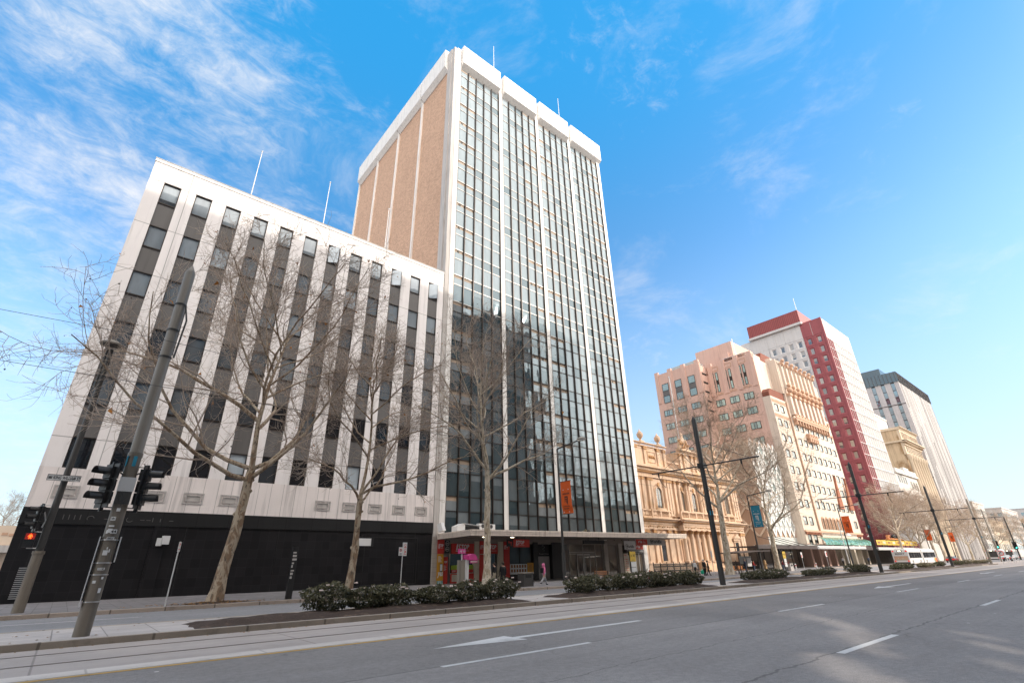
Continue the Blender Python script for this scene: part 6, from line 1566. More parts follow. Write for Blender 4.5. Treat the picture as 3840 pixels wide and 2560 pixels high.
# left lamp with signals and the street name
L1 = thing('street_lamp', 'dark tall street lamp at far left carrying signals and a street name plate', 'street lamp', (-1.1, 33, .15))
b = MB(); b.tube([(-1.1, 33, .1), (-1.1, 33, 2.55)], [.22, .2], 16); b.tube([(-1.1, 33, 2.55), (-1.1, 33, 2.68)], [.23, .23], 16); b.build('base', M['pole_lower'], L1)
b = MB(); b.tube([(-1.1, 33, 2.68), (-1.05, 33, 10.4)], [.15, .12], 14); b.build('post', M['pole_dark'], L1)
b = MB(); b.tube([(-1.05, 33, 10.4), (-1.05, 33, 12.9)], [.12, .09], 12); b.tube([(-1.22, 33, 10.7), (-1.22, 33, 12.9)], .05, 8); b.build('upper_post', M['pole_dark'], L1)
b = MB(); c = (-1.15, 32.7, 13.1); b.lathe([(.1, .28), (.3, .2), (.5, .04), (.52, 0), (.47, -.06)], c, 20); h_ = b.build('lamp_head', M['pole_grey'], L1)
b = MB(); b.lathe([(.46, -.06), (.3, -.12), (.05, -.14)], c, 20); b.build('diffuser', M['dark_metal'], h_)
b = MB(); b.box(-1.75, -.5, 32.76, 32.80, 5.82, 6.1); np_ = b.build('street_name_plate', M['sign_white'], L1)
b = MB(); b.frame(-1.75, -.5, 5.82, 6.1, 32.745, 32.76, .02); write(b, 'KING WILLIAM ST', (-1.52, 32.75, 5.88), UX, UZ, 1.0, .16, 0, .02); b.box(-1.7, -1.57, 32.75, 32.76, 5.9, 5.96); [b.box(-1.695+.035*k, -1.68+.035*k, 32.75, 32.76, 5.96, 6.02) for k in range(4)]; b.build('lettering', M['black_paint'], np_)
signal_head('traffic_signal', L1, (-1.58, 32.95, 3.62), R(-75), s=.95)
b = MB(); b.box(-1.78, -1.36, 32.72, 33.0, 3.14, 3.46); ph = b.build('pedestrian_signal', M['black_metal'], L1)
b = MB(); b.box(-1.76, -1.38, 32.72, 33.0, 2.84, 3.13); b.build('lower_box', M['black_metal'], ph)
b = MB()
b.add([(-1.74, 32.714, 3.17), (-1.40, 32.714, 3.17), (-1.40, 32.714, 3.43), (-1.74, 32.714, 3.43)], [(0, 1, 2, 3)]); b.build('red_lens', M['red_sign'], ph)
b = MB(); zz = 3.2; xx = -1.57
b.lathe([(.001, -.028), (.028, 0), (.001, .028)], (xx, 32.705, zz+.19), 8, sy=.1)
for q in ([(-.035, .07), (.035, .07), (.045, .16), (-.045, .16)], [(-.05, -.01), (-.015, -.01), (.01, .08), (-.035, .08)], [(.02, -.01), (.055, -.01), (.035, .08), (0, .08)], [(-.09, .07), (-.06, .07), (-.03, .16), (-.05, .16)], [(.06, .07), (.09, .07), (.05, .16), (.03, .16)]):
    b.add([(xx+a, 32.706, zz+c_) for a, c_ in q], [(0, 1, 2, 3)])
b.build('red_man', M['lamp_red'], ph)
b = MB(); [b.cyl((-1.58, 32.95, z), (-1.2, 33, z), .025, n=6) for z in (3.5, 4.7, 2.8)]; b.tube([(-1.4, 33.05, 4.4), (-1.25, 33.05, 4.0), (-1.3, 33.05, 3.7)], .03, 6); b.build('bracket', M['silver'], L1)
# ------------------------------------------------------------------ small street things
def post_sign(x, y, h, lab, plates, cat='sign', rot=0, th=.03):
    t = thing('street_sign', lab, cat, (x, y, .15)); b = MB(); b.cyl((x, y, .1), (x, y, h), th, n=8); b.build('post', M['silver'], t)
    for (dx, z0, w_, hh, mat, lines) in plates:
        b = MB(); b.obox((x+dx, y-.04, z0+hh/2), (w_, .015, hh), rot); pl = b.build('plate', M[mat], t)
        for (s_, fx, fz, fw, fh, lm) in lines:
            b = MB(); c, sn = math.cos(rot), math.sin(rot); u = Vector((c, sn, 0)); o_ = Vector((x+dx, y-.04, z0))+Vector((sn, -c, 0))*.012+u*(-w_/2+fx*w_)+Vector((0, 0, fz*hh))
            if s_ == '#': b.quad(o_, o_+u*fw*w_, o_+u*fw*w_+Vector((0, 0, fh*hh)), o_+Vector((0, 0, fh*hh)))
            elif s_ == 'o':
                r = fw*w_/2; b.tube([o_+u*(r+r*math.cos(i*PI/8))+Vector((0, 0, r+r*math.sin(i*PI/8))) for i in range(17)], r*.16, 4)
            else: write(b, s_, o_, u, (0, 0, 1), fw*w_, fh*hh, 0, .03)
            b.build('marking', M[lm], pl)
    return t
post_sign(4.3, 32, 3.1, 'thin grey post with a small sideways white parking plate near the leaning tree', [(.0, 2.62, .26, .46, 'sign_white', [('P', .3, .55, .4, .3, 'red_bright'), ('#', .2, .2, .6, .08, 'red_bright')])], rot=R(60))
post_sign(17.3, 32.2, 3.2, 'post with two parking plates, red and black, before the black wall', [(-.17, 2.38, .28, .52, 'sign_white', [('S', .3, .55, .4, .25, 'black_paint'), ('o', .2, .48, .6, .3, 'red_bright'), ('#', .2, .2, .6, .07, 'black_paint'), ('#', .2, .08, .6, .05, 'black_paint')]), (.15, 2.36, .27, .84, 'sign_white', [('o', .25, .72, .5, .2, 'red_bright'), ('#', .15, .62, .7, .05, 'red_bright'), ('#', .2, .5, .6, .04, 'red_bright'), ('24', .2, .2, .6, .22, 'red_bright'), ('#', .15, .1, .7, .04, 'red_bright')])])
t = thing('totem', 'slim black information totem with faded grey stickers at the kerb by the black wall', 'totem', (10.2, 32, .15))
b = MB(); b.box(10.02, 10.35, 31.95, 32.12, .12, 2.9); b.build('slab', M['black_metal'], t)
b = MB(); rr = random.Random(3); [b.box(10.06, 10.06+rr.uniform(.08, .24), 31.94, 31.95, z, z+rr.uniform(.06, .16)) for z in [1.2+.19*i for i in range(8)]]; b.build('sticker', M['grey_conc'], t)
t = thing('phone_booth', 'grey phone booth with a pink hood and pink wifi sign by the red shop', 'phone booth', (22.4, 32.2, .15))
b = MB(); b.box(21.85, 22.3, 32.0, 32.35, .12, 2.05); b.build('body', M['pole_grey'], t)
b = MB(); b.box(22.32, 22.62, 31.96, 32.3, .78, 2.08); b.build('white_panel', M['sign_white'], t)
b = MB(); b.box(22.3, 22.4, 32.0, 32.3, .12, .8); b.box(22.4, 23.0, 32.0, 32.3, .72, .78); b.build('shelf', M['steel'], t)
b = MB(); n = 10; pr = [(22.55, 2.12), (23.3, 2.12)] + [(22.92+.37*math.cos(PI*i/n), 2.15+.32*math.sin(PI*i/n)) for i in range(n+1)]; b.prism(pr, 31.85, 32.4, 'y'); b.box(22.2, 22.55, 31.95, 32.35, 2.1, 2.42); b.box(22.45, 23.42, 31.8, 32.42, 2.05, 2.12); b.box(22.66, 23.3, 31.84, 31.9, 1.84, 2.04); b.build('hood', M['pink'], t)
b = MB(); b.box(22.7, 23.25, 31.83, 31.84, 1.9, 1.98); b.build('hood_lettering', M['petal'], t)
b = MB(); b.box(21.8, 22.36, 32.0, 32.2, 2.48, 2.8); ws = b.build('wifi_sign', M['pink'], t)
b = MB(); b.cyl((22.08, 32.1, 2.05), (22.08, 32.1, 2.48), .05, n=8); b.build('sign_stem', M['sign_white'], t)
b = MB()
for cx_ in (21.94, 22.21):
    b.ball((cx_, 31.99, 2.55), .022, n=6, k=4)
    for r in (.05, .095, .14): b.tube([(cx_+r*math.sin(a), 31.992, 2.55+r*math.cos(a)) for a in [-.75+.3*i for i in range(6)]], .013, 4)
b.build('wifi_mark', M['sign_white'], ws)
def bin_(x, y, lab, mat='dark_metal'):
    t = thing('litter_bin', lab, 'bin', (x, y, .15)); b = MB()
    b.prism([(x-.5, y-.3), (x+.5, y-.3), (x+.5, y+.4), (x-.5, y+.4)], .12, 1.05); b.build('casing', M[mat], t)
    b = MB(); b.box(x-.54, x+.54, y-.34, y+.44, 1.05, 1.12); b.build('lid', M['pole_grey'], t)
    b = MB(); b.box(x-.3, x+.3, y-.31, y-.3, .75, .95); b.build('slot', M['black_paint'], t)
bin_(27.3, 31.0, 'square dark grey litter bin at the kerb left of the woman in pink', 'dark_metal')
bin_(77.2, 32.2, 'pale grey litter bin beside the second yellow bus stop sign', 'grey_conc')
def bench(x, y, lab, wood, L=1.7):
    t = thing('bench', lab, 'bench', (x, y, .15))
    b = MB(); [b.box(x-L/2, x+L/2, y-.25+.11*k, y-.17+.11*k, .56, .6) for k in range(5)]; b.build('seat', M[wood], t)
    b = MB(); [b.box(x-L/2, x+L/2, y+.3, y+.34, .68+.12*k, .77+.12*k) for k in range(3)]; b.build('backrest', M[wood], t)
    for s_ in (-1, 1): b = MB(); b.box(x+s_*L*.42-.03, x+s_*L*.42+.03, y-.22, y-.16, .12, .56); b.box(x+s_*L*.42-.03, x+s_*L*.42+.03, y+.24, y+.3, .12, 1.0); b.box(x+s_*L*.42-.03, x+s_*L*.42+.03, y-.16, y+.24, .5, .56); b.build('leg', M['dark_metal'], t)
bench(38.0, 32.3, 'dark slatted wooden bench on the footpath outside the glass doors', 'wood', 1.9)
bench(62.6, 32.6, 'orange wooden bench under the bus shelter, the left one', 'wood_orange', 1.5)
bench(64.6, 32.6, 'orange wooden bench under the bus shelter, the right one', 'wood_orange', 1.5)
def bus_sign(x, y, lab, txt):
    t = thing('bus_stop_sign', lab, 'bus stop sign', (x, y, .15)); b = MB(); b.box(x-.03, x+.03, y-.03, y+.03, .1, 2.6); b.build('post', M['silver'], t)
    b = MB(); b.box(x-.43, x+.43, y-.08, y-.04, 1.75, 2.62); p_ = b.build('yellow_plate', M['yellow'], t)
    b = MB(); write(b, txt, (x-.05, y-.085, 2.15), UX, UZ, .36, .22, 0, .03); b.tube([(x-.24+.08*math.cos(i*PI/6), y-.085, 2.25+.08*math.sin(i*PI/6)) for i in range(13)], .015, 4); b.box(x-.2, x+.2, y-.085, y-.08, 1.86, 1.89); b.build('lettering', M['black_paint'], p_)
    b = MB(); b.box(x-.36, x+.36, y-.08, y-.04, .7, 1.22); b.box(x-.36, x+.36, y-.08, y-.04, 1.26, 1.72); b.build('timetable', M['sign_white'], t)
    b = MB(); b.box(x-.4, x+.4, y-.04, y+.04, .12, 1.74); b.build('frame', M['black_metal'], t)
bus_sign(42.0, 32, 'yellow bus stop sign in front of the last shop under the canopy', 'X1'); bus_sign(75.6, 32, 'yellow bus stop sign beyond the shelter, right of the forked tree', 'X2')
t = thing('traffic_cone', 'orange traffic cone with a white band at the end of the glass tower', 'cone', (44.5, 32, .15))
b = MB(); b.lathe([(.2, .04), (.05, .78)], (44.5, 32, .15), 12); b.box(44.2, 44.8, 31.7, 32.3, .14, .2); b.build('cone_body', M['red_bright'], t)
b = MB(); b.lathe([(.150, .3), (.118, .46)], (44.5, 32, .15), 12); b.build('reflective_band', M['sign_white'], t)
def shelter():
    t = thing('bus_shelter', 'bus shelter with a flat dark roof and glass back on the sunny footpath', 'bus shelter', (65, 32.6, .15))
    b = MB(); b.prism([(61.2, 2.38), (65.5, 2.55), (69.6, 2.62), (69.6, 2.74), (65.5, 2.72), (61.2, 2.5)], 31.0, 33.4, 'y'); b.build('roof', M['fin_dark'], t)
    for x, y in ((61.7, 33.2), (61.7, 31.4), (65.2, 33.2), (68.6, 33.2), (66.9, 33.2)): b = MB(); b.cyl((x, y, .1), (x, y, 2.5), .06, n=8); b.build('post', M['fin_dark'], t)
    for xa in (61.8, 65.3, 67.0): b = MB(); b.box(xa, xa+1.55, 33.19, 33.21, 1.2, 2.1); b.build('glass_panel', M['lattice_pane'], t)
    b = MB(); b.box(67.1, 68.3, 33.1, 33.18, .9, 1.9); b.build('map_case', M['sign_white'], t)
shelter()
for x, y, lab in ((79.4, 32.3, 'short pale bollard on the sunny footpath right of the grey bin'), (88.6, 33, 'short pale bollard farther along, left of the rounded hedge')):
    t = thing('bollard', lab, 'bollard', (x, y, .15)); b = MB(); b.cyl((x, y, .12), (x, y, .95), .09, n=10); b.ball((x, y, .95), .1, n=8, k=4); b.build('post', M['sign_white'], t); b = MB(); b.tube([(x, y, .75), (x, y, .85)], .098, 10); b.build('band', M['red_bright'], t)
post_sign(56.6, 32, 2.75, 'thin grey post with a tall narrow plate seen edge-on, left of the knobbly tree', [(0, 2.0, .25, .7, 'sign_white', [('#', .2, .2, .6, .1, 'black_paint')])], rot=R(65))
post_sign(84, 33, 2.6, 'thin footpath sign with a white and red plate before the hotel shops', [(0, 1.8, .5, .75, 'sign_white', [('#', .1, .1, .5, .4, 'red_bright')])])
post_sign(103.5, 36.5, 2.9, 'thin sign with a white, green and red plate behind the third tram pole', [(0, 1.9, .7, .9, 'sign_white', [('#', .5, .1, .4, .7, 'red_bright')])])
def gooseneck(x, y, lab, flip):
    t = thing('street_lamp', lab, 'street lamp', (x, y, .15)); b = MB(); b.tube([(x, y, .1), (x, y, 8.3)], [.13, .08], 8); b.build('post', M['silver'], t)
    b = MB(); b.tube([(x, y, 6.6), (x+flip*1.5, y-.5, 6.5), (x+flip*1.9, y-.6, 6.2)], .05, 6); b.build('arm', M['silver'], t)
    b = MB(); b.lathe([(.08, .5), (.2, .4), (.55, .05), (.6, 0)], (x+flip*1.9, y-.6, 5.7), 12); b.build('shade', M['silver'], t)
gooseneck(118.5, 38.0, 'pale heritage lamp with a bell shade in front of the red tower, left one', 1); gooseneck(134, 37.5, 'pale heritage lamp with a bell shade in front of the red tower, right one', -1)
def far_signal(x, y, lab):
    t = thing('traffic_light', lab, 'traffic light', (x, y, 0)); b = MB(); b.tube([(x, y, 0), (x, y, 4.9)], .09, 8); b.build('pole', M['silver'], t); signal_head('signal_head', t, (x-.1, y-.35, 3.0), R(-62), 0, 1.45)
far_signal(169.5, 22.4, 'traffic light showing green on a pale pole, the left one at the far crossing'); far_signal(196, 22.1, 'traffic light showing green on a pale pole, the right one at the far crossing')
t = thing('turn_sign', 'round red-rimmed no-turn sign on a white post at the end of the median', 'sign', (140.6, 18.3, 0))
b = MB(); b.box(140.5, 140.7, 18.25, 18.35, 0, 2.6); b.build('post', M['sign_white'], t)
b = MB(); b.obox((140.5, 18.15, 1.75+.15), (.04, 1.0, 1.0), R(15)); b.build('plate', M['sign_white'], t)
b = MB(); b.tube([(140.42, 18.15-.42*math.cos(i*PI/12), 1.9+.42*math.sin(i*PI/12)) for i in range(25)], .06, 5); b.build('red_ring', M['red_bright'], t)
b = MB(); b.tube([(140.4, 18.28, 1.66), (140.4, 18.28, 1.98), (140.4, 18.0, 2.08)], .06, 5); b.build('arrow_mark', M['black_paint'], t)
t = thing('hand_rail', 'pale tubular guard rail at the end of the median', 'railing', (160, 19.6, 0)); b = MB()
for y in (19.0, 20.0): b.tube([(160, y, 0), (160, y, 1.0), (163, y, 1.0), (163, y, 0)], .07, 6)
b.build('rail', M['sign_white'], t)
# ------------------------------------------------------------------ people
def person(x, y, face, label, top, legs, h=1.72, hair='hair_dark', stride=.0, arms=(.15, .15), bend=(.2, .2), coat=None, hood=None, hands_fwd=0, z=.15, build=1.0, shoe='shoe', bag=None):
    """skinned figure; face = direction it looks (radians, 0 = -Y towards the road)"""
    s = h/1.75; ed = []; vs = []; rad = []; reg = []
    def V(p, r, g_): vs.append(tuple(c*s for c in p)); rad.append(r*s*build if g_ in (1, 2) else r*s); reg.append(g_); return len(vs)-1
    pel = V((0, 0, .96), .125, 2); sp = V((0, .01, 1.12), .12, 1); ch = V((0, .01, 1.33), .145, 1); nk = V((0, .0, 1.47), .06, 0); hb = V((0, -.012, 1.56), .075, 0); hc = V((0, -.015, 1.64), .098, 0); ht = V((0, -.01, 1.72), .055, 0)
    ns = V((0, -.112, 1.615), .016, 0)
    ed += [(pel, sp), (sp, ch), (ch, nk), (nk, hb), (hb, hc), (hc, ht), (hc, ns)]
    hands = []
    for i, sx in enumerate((-1, 1)):
        sw = arms[i]; bn = bend[i]
        sh = V((sx*.17, .01, 1.40), .068, 1); el = V((sx*.235, .01+math.sin(-sw)*.28, 1.40-math.cos(sw)*.28), .05, 1)
        a2 = sw+bn; wx = sx*(.225-hands_fwd*.11)
        wr = V((wx, vs[el][1]/s-math.sin(a2)*.25, vs[el][2]/s-math.cos(a2)*.25), .034, 1)
        d = Vector((0, -math.sin(a2), -math.cos(a2))); q = Vector(vs[wr])/s
        pa = V(tuple(q+d*.05), .032, 0); ed += [(ch, sh), (sh, el), (el, wr), (wr, pa)]
        for k in range(4):
            off = Vector((0, 0, 0)) + Vector((0, math.cos(a2), -math.sin(a2)))*(.022-.015*k)
            f1 = V(tuple(q+d*(.085+.008*(k in (1, 2)))+off), .0105, 0); f2 = V(tuple(q+d*(.125+.012*(k in (1, 2)))+off*1.05+Vector((-sx*.012, 0, 0))), .009, 0); ed += [(pa, f1), (f1, f2)]
        th = V(tuple(q+d*.075+Vector((-sx*.03, -.02, 0))), .011, 0); ed.append((pa, th))
    for i, sx in enumerate((-1, 1)):
        a = stride*sx; kb = max(0, -a)*.9+.04
        hp = V((sx*.085, 0, .90), .098, 2); kn = V((sx*.095, -math.sin(a)*.42, .90-math.cos(a)*.42), .066, 2)
        b2 = a-kb; an = V((sx*.1, vs[kn][1]/s-math.sin(b2)*.40, vs[kn][2]/s-math.cos(b2)*.40), .045, 2)
        hl_ = V((sx*.1, vs[an][1]/s+.03, vs[an][2]/s-.045), .04, 3); to = V((sx*.115, vs[an][1]/s-.17, vs[an][2]/s-.055), .035, 3)
        ed += [(pel, hp), (hp, kn), (kn, an), (an, hl_), (hl_, to)]
    me = bpy.data.meshes.new('body'); me.from_pydata(vs, ed, []); o = bpy.data.objects.new('body', me); COL.objects.link(o)
    o.modifiers.new('skin', 'SKIN'); sd = o.modifiers.new('sub', 'SUBSURF'); sd.levels = 1; sd.render_levels = 1
    for i, d_ in enumerate(me.skin_vertices[0].data): d_.radius = (rad[i], rad[i]); d_.use_root = (i == pel)
    dg = bpy.context.evaluated_depsgraph_get(); nm = bpy.data.meshes.new_from_object(o.evaluated_get(dg)); bpy.data.objects.remove(o); bpy.data.meshes.remove(me)
    S_ = np.array(vs); E_ = np.array(ed); RG = np.array(reg)
    zmin = min(v.co.z for v in nm.vertices)
    for m_ in ('skin', top, legs, shoe): nm.materials.append(M[m_])
    A_, B_ = S_[E_[:, 0]], S_[E_[:, 1]]; AB = B_-A_; LL = (AB**2).sum(1)+1e-9
    for p in nm.polygons:
        c = np.array(p.center); u = np.clip(((c-A_)*AB).sum(1)/LL, 0, 1); dd = np.linalg.norm(A_+AB*u[:, None]-c, axis=1); k = int(dd.argmin())
        r = RG[E_[k, 1]] if u[k] > (.35 if RG[E_[k, 1]] == 1 else .5) else RG[E_[k, 0]]
        if c[2] > 1.455*s and abs(c[0]) < .12*s: r = 0
        p.material_index = int(r); p.use_smooth = True
    root = thing('person', label, 'person', (x, y, z)); root.rotation_euler = (0, 0, face)
    nm.name = 'body'; bo = bpy.data.objects.new('body', nm); COL.objects.link(bo); bo.parent = root; bo.location = (0, 0, -zmin)
    def part(nm_, b, mats):
        q = b.build(nm_, mats, None); q.parent = root; q.location = (0, 0, -zmin); return q
    b = MB()
    if hood: b.lathe([(.10, -.14), (.125, -.05), (.128, .03), (.10, .10), (.02, .14)], (0, .028*s, 1.63*s), 12, sx=s, sy=1.12*s); part('hood', b, M[hood])
    else:
        b.lathe([(.108, -.02), (.112, .03), (.09, .085), (.02, .115)], (0, .022*s, 1.635*s), 12, sx=.95*s, sy=1.05*s); b.lathe([(.07, -.1), (.09, -.02)], (0, .05*s, 1.635*s), 10, sx=s, sy=.75*s); part('hair', b, M[hair])
    b = MB(); [b.ball((sx*.034*s, -.103*s, 1.648*s), .011*s, n=6, k=4) for sx in (-1, 1)]; b.box(-.025*s, .025*s, -.108*s, -.1*s, 1.568*s, 1.575*s); part('face_features', b, M['hair_dark'])
    if coat:
        b = MB(); b.lathe([(.215*build, .42), (.2*build, .62), (.165*build, .88), (.17*build, 1.05), (.19*build, 1.25), (.175*build, 1.37), (.09, 1.44)], (0, .01*s, 0), 16, sx=s, sy=.78*s); part('coat', b, M[coat])
    if bag == 'green': 
        b = MB(); b.lathe([(.05, .0), (.2, .05), (.22, .25), (.14, .42), (.04, .5)], (-.42*s, -.02, .18), 10, sy=.6); b.tube([(-.42*s, -.02, .66), (-.36*s, -.04, .75)], .02, 5)
        g_ = thing('shopping_bag', 'green shopping bag carried by the man in black left of the knobbly tree', 'bag', (x, y, z)); g_.rotation_euler = (0, 0, face); q = b.build('bag_body', M['cl_green'], None); q.parent = g_
    if bag == 'pack':
        b = MB(); b.obox((0, .2*s, 1.2*s), (.3*s, .16*s, .42*s)); part('backpack', b, M['cl_black'])
    if bag == 'strap':
        b = MB(); b.tube([(-.17*s, -.13*s, 1.42*s), (0, -.165*s, 1.2*s), (.17*s, -.12*s, .98*s)], .018, 5); part('bag_strap', b, M['cl_brown'])
    return root
person(30.1, 31.95, R(82), 'woman in a pink hooded jacket and pale trousers walking right past the tower', 'cl_pink', 'cl_grey', 1.62, hood='cl_pink', stride=.42, arms=(-.4, .35), bend=(.35, .3), bag='pack', build=1.4)
person(25.3, 32.4, R(200), 'person in black jacket and khaki trousers standing by the shop door, the left of two', 'cl_black', 'cl_khaki', 1.72, build=1.3)
person(26.1, 32.3, R(150), 'person all in black striding beside the shop, just left of the grey bin', 'cl_black', 'cl_black', 1.78, stride=.34, coat='cl_black', build=1.08)
person(52.8, 32, R(75), 'man in a white shirt with a brown shoulder strap walking by the iron railing', 'cl_white', 'cl_black', 1.62, hair='hair_grey', stride=.2, bag='strap', build=1.15)
person(54.7, 32, R(-20), 'stout grey-haired man in black carrying a green shopping bag', 'cl_black', 'cl_black', 1.68, hair='hair_grey', build=1.3, bag='green')
person(56.0, 32.3, R(40), 'person in dark clothes just right of the man with the green bag', 'cl_black', 'cl_black', 1.55, stride=.2)
person(60.4, 32, R(-60), 'man in a dark green jacket waiting right beside the knobbly pale tree', 'cl_brown', 'cl_black', 1.66, stride=.15, build=1.1)
person(63.4, 31.6, R(190), 'large man in a dark navy jacket standing before the orange benches', 'cl_navy', 'cl_navy', 1.7, hair='hair_grey', build=1.25)
person(66.4, 32, R(20), 'woman in a bright red jacket and blue jeans at the bus shelter', 'cl_red', 'cl_jean', 1.5, build=1.2, hands_fwd=1, bend=(1.1, 1.1))
person(67.0, 32.4, R(10), 'person in dark brown half hidden behind the blue-banner lamp post', 'cl_brown', 'cl_black', 1.58)
person(69.5, 32, R(-10), 'person in a long camel coat with hands in pockets, right of the blue-banner lamp', 'cl_camel', 'cl_black', 1.56, coat='cl_camel', hands_fwd=.6, bend=(.9, .9), build=1.15)
person(74.7, 32, R(40), 'person in a maroon jacket and jeans beside the second yellow bus stop sign', 'cl_maroon', 'cl_jean', 1.42, build=1.15, hands_fwd=1, bend=(1.2, 1.2))
person(116, 38.2, R(90), 'distant person in grey walking under the hotel canopy', 'cl_grey', 'cl_black', 1.75, stride=.3)
person(131, 38.2, R(90), 'distant person in blue walking under the canopy behind the third tram pole', 'cl_jean', 'cl_black', 1.75, stride=.3)

# ------------------------------------------------------------------ vehicles
def wheel(t, x, y, r=.48, w_=.28):
    b = MB(); b.tube([(x, y, r), (x, y+w_, r)], r, 18); q = b.build('wheel', M['tyre'], t)
    b = MB(); b.tube([(x, y-.01, r), (x, y+.02, r)], r*.55, 12); b.build('hub', M['silver'], q)
def bus(label, x, y, L, side='bus_white', ad=True, joint=None, rear='bus_white'):
    """x = rear end, driving towards +X; y = side nearest the camera"""
    W, z0, z1 = 2.85, .35, 3.0
    t = thing('bus', label, 'bus', (x+L/2, y+W/2, 0))
    secs = [(x, x+L)] if not joint else [(x, x+joint-.5), (x+joint+.5, x+L)]
    for a, c in secs:
        b = MB(); prof = [(y, z0), (y+W, z0), (y+W, z1-.22), (y+W-.2, z1), (y+.2, z1), (y, z1-.22)]; b.prism(prof, a, c, 'x'); b.build('body', M[side], t)
        b = MB(); b.box(a+.6, c-.6, y+.5, y+W-.5, z1, z1+.22); b.build('roof_unit', M[side], t)
        n = max(2, int((c-a)/1.9)); wd = (c-a-.6)/n
        for i in range(n):
            b = MB(); b.box(a+.3+wd*i+.06, a+.3+wd*(i+1)-.06, y-.02, y, 1.35, 2.45, 0, .3); b.build('window', M['car_glass'], t)
        for xx in (a+2.0, c-2.0): wheel(t, xx, y-.02)
    if joint: b = MB(); [b.box(x+joint-.5+.1*k, x+joint-.42+.1*k, y+.06*(k % 2), y+W-.06*(k % 2), z0+.1, z1-.05) for k in range(10)]; b.build('bellows', M['grey_conc'], t)
    b = MB(); b.box(x-.03, x, y+.18, y+W-.18, .95, 2.55); ar = b.build('rear_panel', M['blue_ban'] if ad else M['dark_metal'], t)
    X = x-.045
    if ad:
        b = MB(); b.box(X-.01, X+.012, y+.2, y+W-.2, .97, 1.75); b.build('picture', M['hotel_orn'], ar)
        b = MB(); rr = random.Random(3); [b.box(X-.02, X-.01, y+.3+.22*k, y+.42+.22*k, 1.0, 1.2+rr.uniform(0, .35)) for k in range(10)]; b.build('picture_detail', M['bank_cream'], ar)
        b = MB(); b.box(X-.005, X+.012, y+.2, y+W-.2, 1.76, 2.53); b.build('sky_picture', M['silver'], ar)
        b = MB(); write(b, 'BERRY', (X-.02, y+W-.55, 2.02), (0, -1, 0), UZ, 1.7, .32, 0, .02); b.build('lettering', M['black_paint'], ar)
    b = MB(); b.box(x-.04, x, y+1.0, y+W-1.0, 2.58, 2.86); rd = b.build('route_display', M['black_paint'], t)
    b = MB(); write(b, '203', (x-.05, y+W-1.15, 2.63), (0, -1, 0), UZ, .5, .17, 0, .02); b.build('digits', M['lamp_on'], rd)
    for yy in (y+.12, y+W-.42):
        for z in (2.58, .7): b = MB(); b.box(x-.05, x, yy, yy+.3, z, z+.22); b.build('tail_light', M['tail_red'], t)
    b = MB(); b.box(x-.06, x, y+.1, y+W-.1, .3, .6); b.build('bumper', M['dark_metal'], t)
    if ad: b = MB(); b.box(x+L-2.2, x+L, y-.012, y, .36, 1.3); b.build('yellow_patch', M['yellow'], t); b = MB(); b.box(x+L-.9, x+L+.01, y-.016, y-.012, .36, 1.3); b.build('red_patch', M['red_bright'], t)
    return t
bus('white articulated bus with a landscape advertisement on its rear, stopped before the red tower', 134, 31.6, 22, joint=10.5)
bus('dark-backed bus with red tail lights waiting at the far crossing', 207, 27.2, 12, 'bus_white', ad=False)
bus('grey bus turning beyond the far crossing, right of the dark-backed bus', 246, 28.5, 12, 'grey_conc', ad=False)
def car(label, x, y, col, rz=0, L=4.7, H=1.5):
    t = thing('car', label, 'car', (x, y, 0)); W = 1.85
    def tr(b):
        c, s_ = math.cos(rz), math.sin(rz); b.v = [(x+vx*c-vy*s_, y+vx*s_+vy*c, vz) for vx, vy, vz in b.v]; return b
    b = MB(); pr = [(-L/2, .35), (L/2, .35), (L/2, .72), (L/2-.15, .84), (L/2-1.2, .96), (-L/2+.7, 1.0), (-L/2+.05, .92), (-L/2, .7)]; b.prism(pr, -W/2, W/2, 'y'); tr(b).build('body', M[col], t)
    b = MB(); lo, hi, zc_, zr = (-L/2+.65, L/2-1.3), (-L/2+1.15, L/2-2.2), .97, H
    vs = [(lo[0], -W/2+.06, zc_), (lo[1], -W/2+.06, zc_), (lo[1], W/2-.06, zc_), (lo[0], W/2-.06, zc_), (hi[0], -W/2+.24, zr), (hi[1], -W/2+.24, zr), (hi[1], W/2-.24, zr), (hi[0], W/2-.24, zr)]
    b.add(vs, [(0,1,5,4),(1,2,6,5),(2,3,7,6),(3,0,4,7)], 1, .3); b.add(vs[4:], [(0, 1, 2, 3)], 0); tr(b).build('cabin', [M[col], M['car_glass']], t)
    for yy in (-W/2+.05, W/2-.45): b = MB(); b.box(-L/2-.03, -L/2+.03, yy, yy+.4, .68, .86); tr(b).build('tail_light', M['tail_red'], t)
    b = MB(); b.box(-L/2-.04, -L/2+.02, -W/2+.1, W/2-.1, .3, .5); b.box(-L/2-.035, -L/2, -.26, .26, .56, .67, 1); tr(b).build('bumper', [M['dark_metal'], M['sign_white']], t)
    for xx in (-L/2+.85, L/2-.9):
        for yy in (-W/2-.01, W/2-.21): b = MB(); b.tube([(xx, yy, .33), (xx, yy+.22, .33)], .33, 14); tr(b).build('wheel', M['tyre'], t)
M['paint_dark'] = pm('paint_dark', (.03, .032, .036), .25, .03, 1, .02, 30, spec=.6); M['paint_silver'] = pm('paint_silver', (.5, .5, .49), .3, .03, 1, .02, 30, metal=.4); M['paint_red'] = pm('paint_red', (.35, .03, .03), .25, .03, 1, .02, 30)
car('dark sedan with red tail lights waiting on the near side of the far crossing', 192, 23.9, 'paint_dark', R(3))
car('silver car beyond the dark sedan at the far crossing', 240, 27.6, 'paint_silver', R(6))
car('small pale car far down the street at the right edge', 300, 26.5, 'paint_silver'); car('small red car behind the bus stop hedges far down the street', 176, 32.5, 'paint_red')
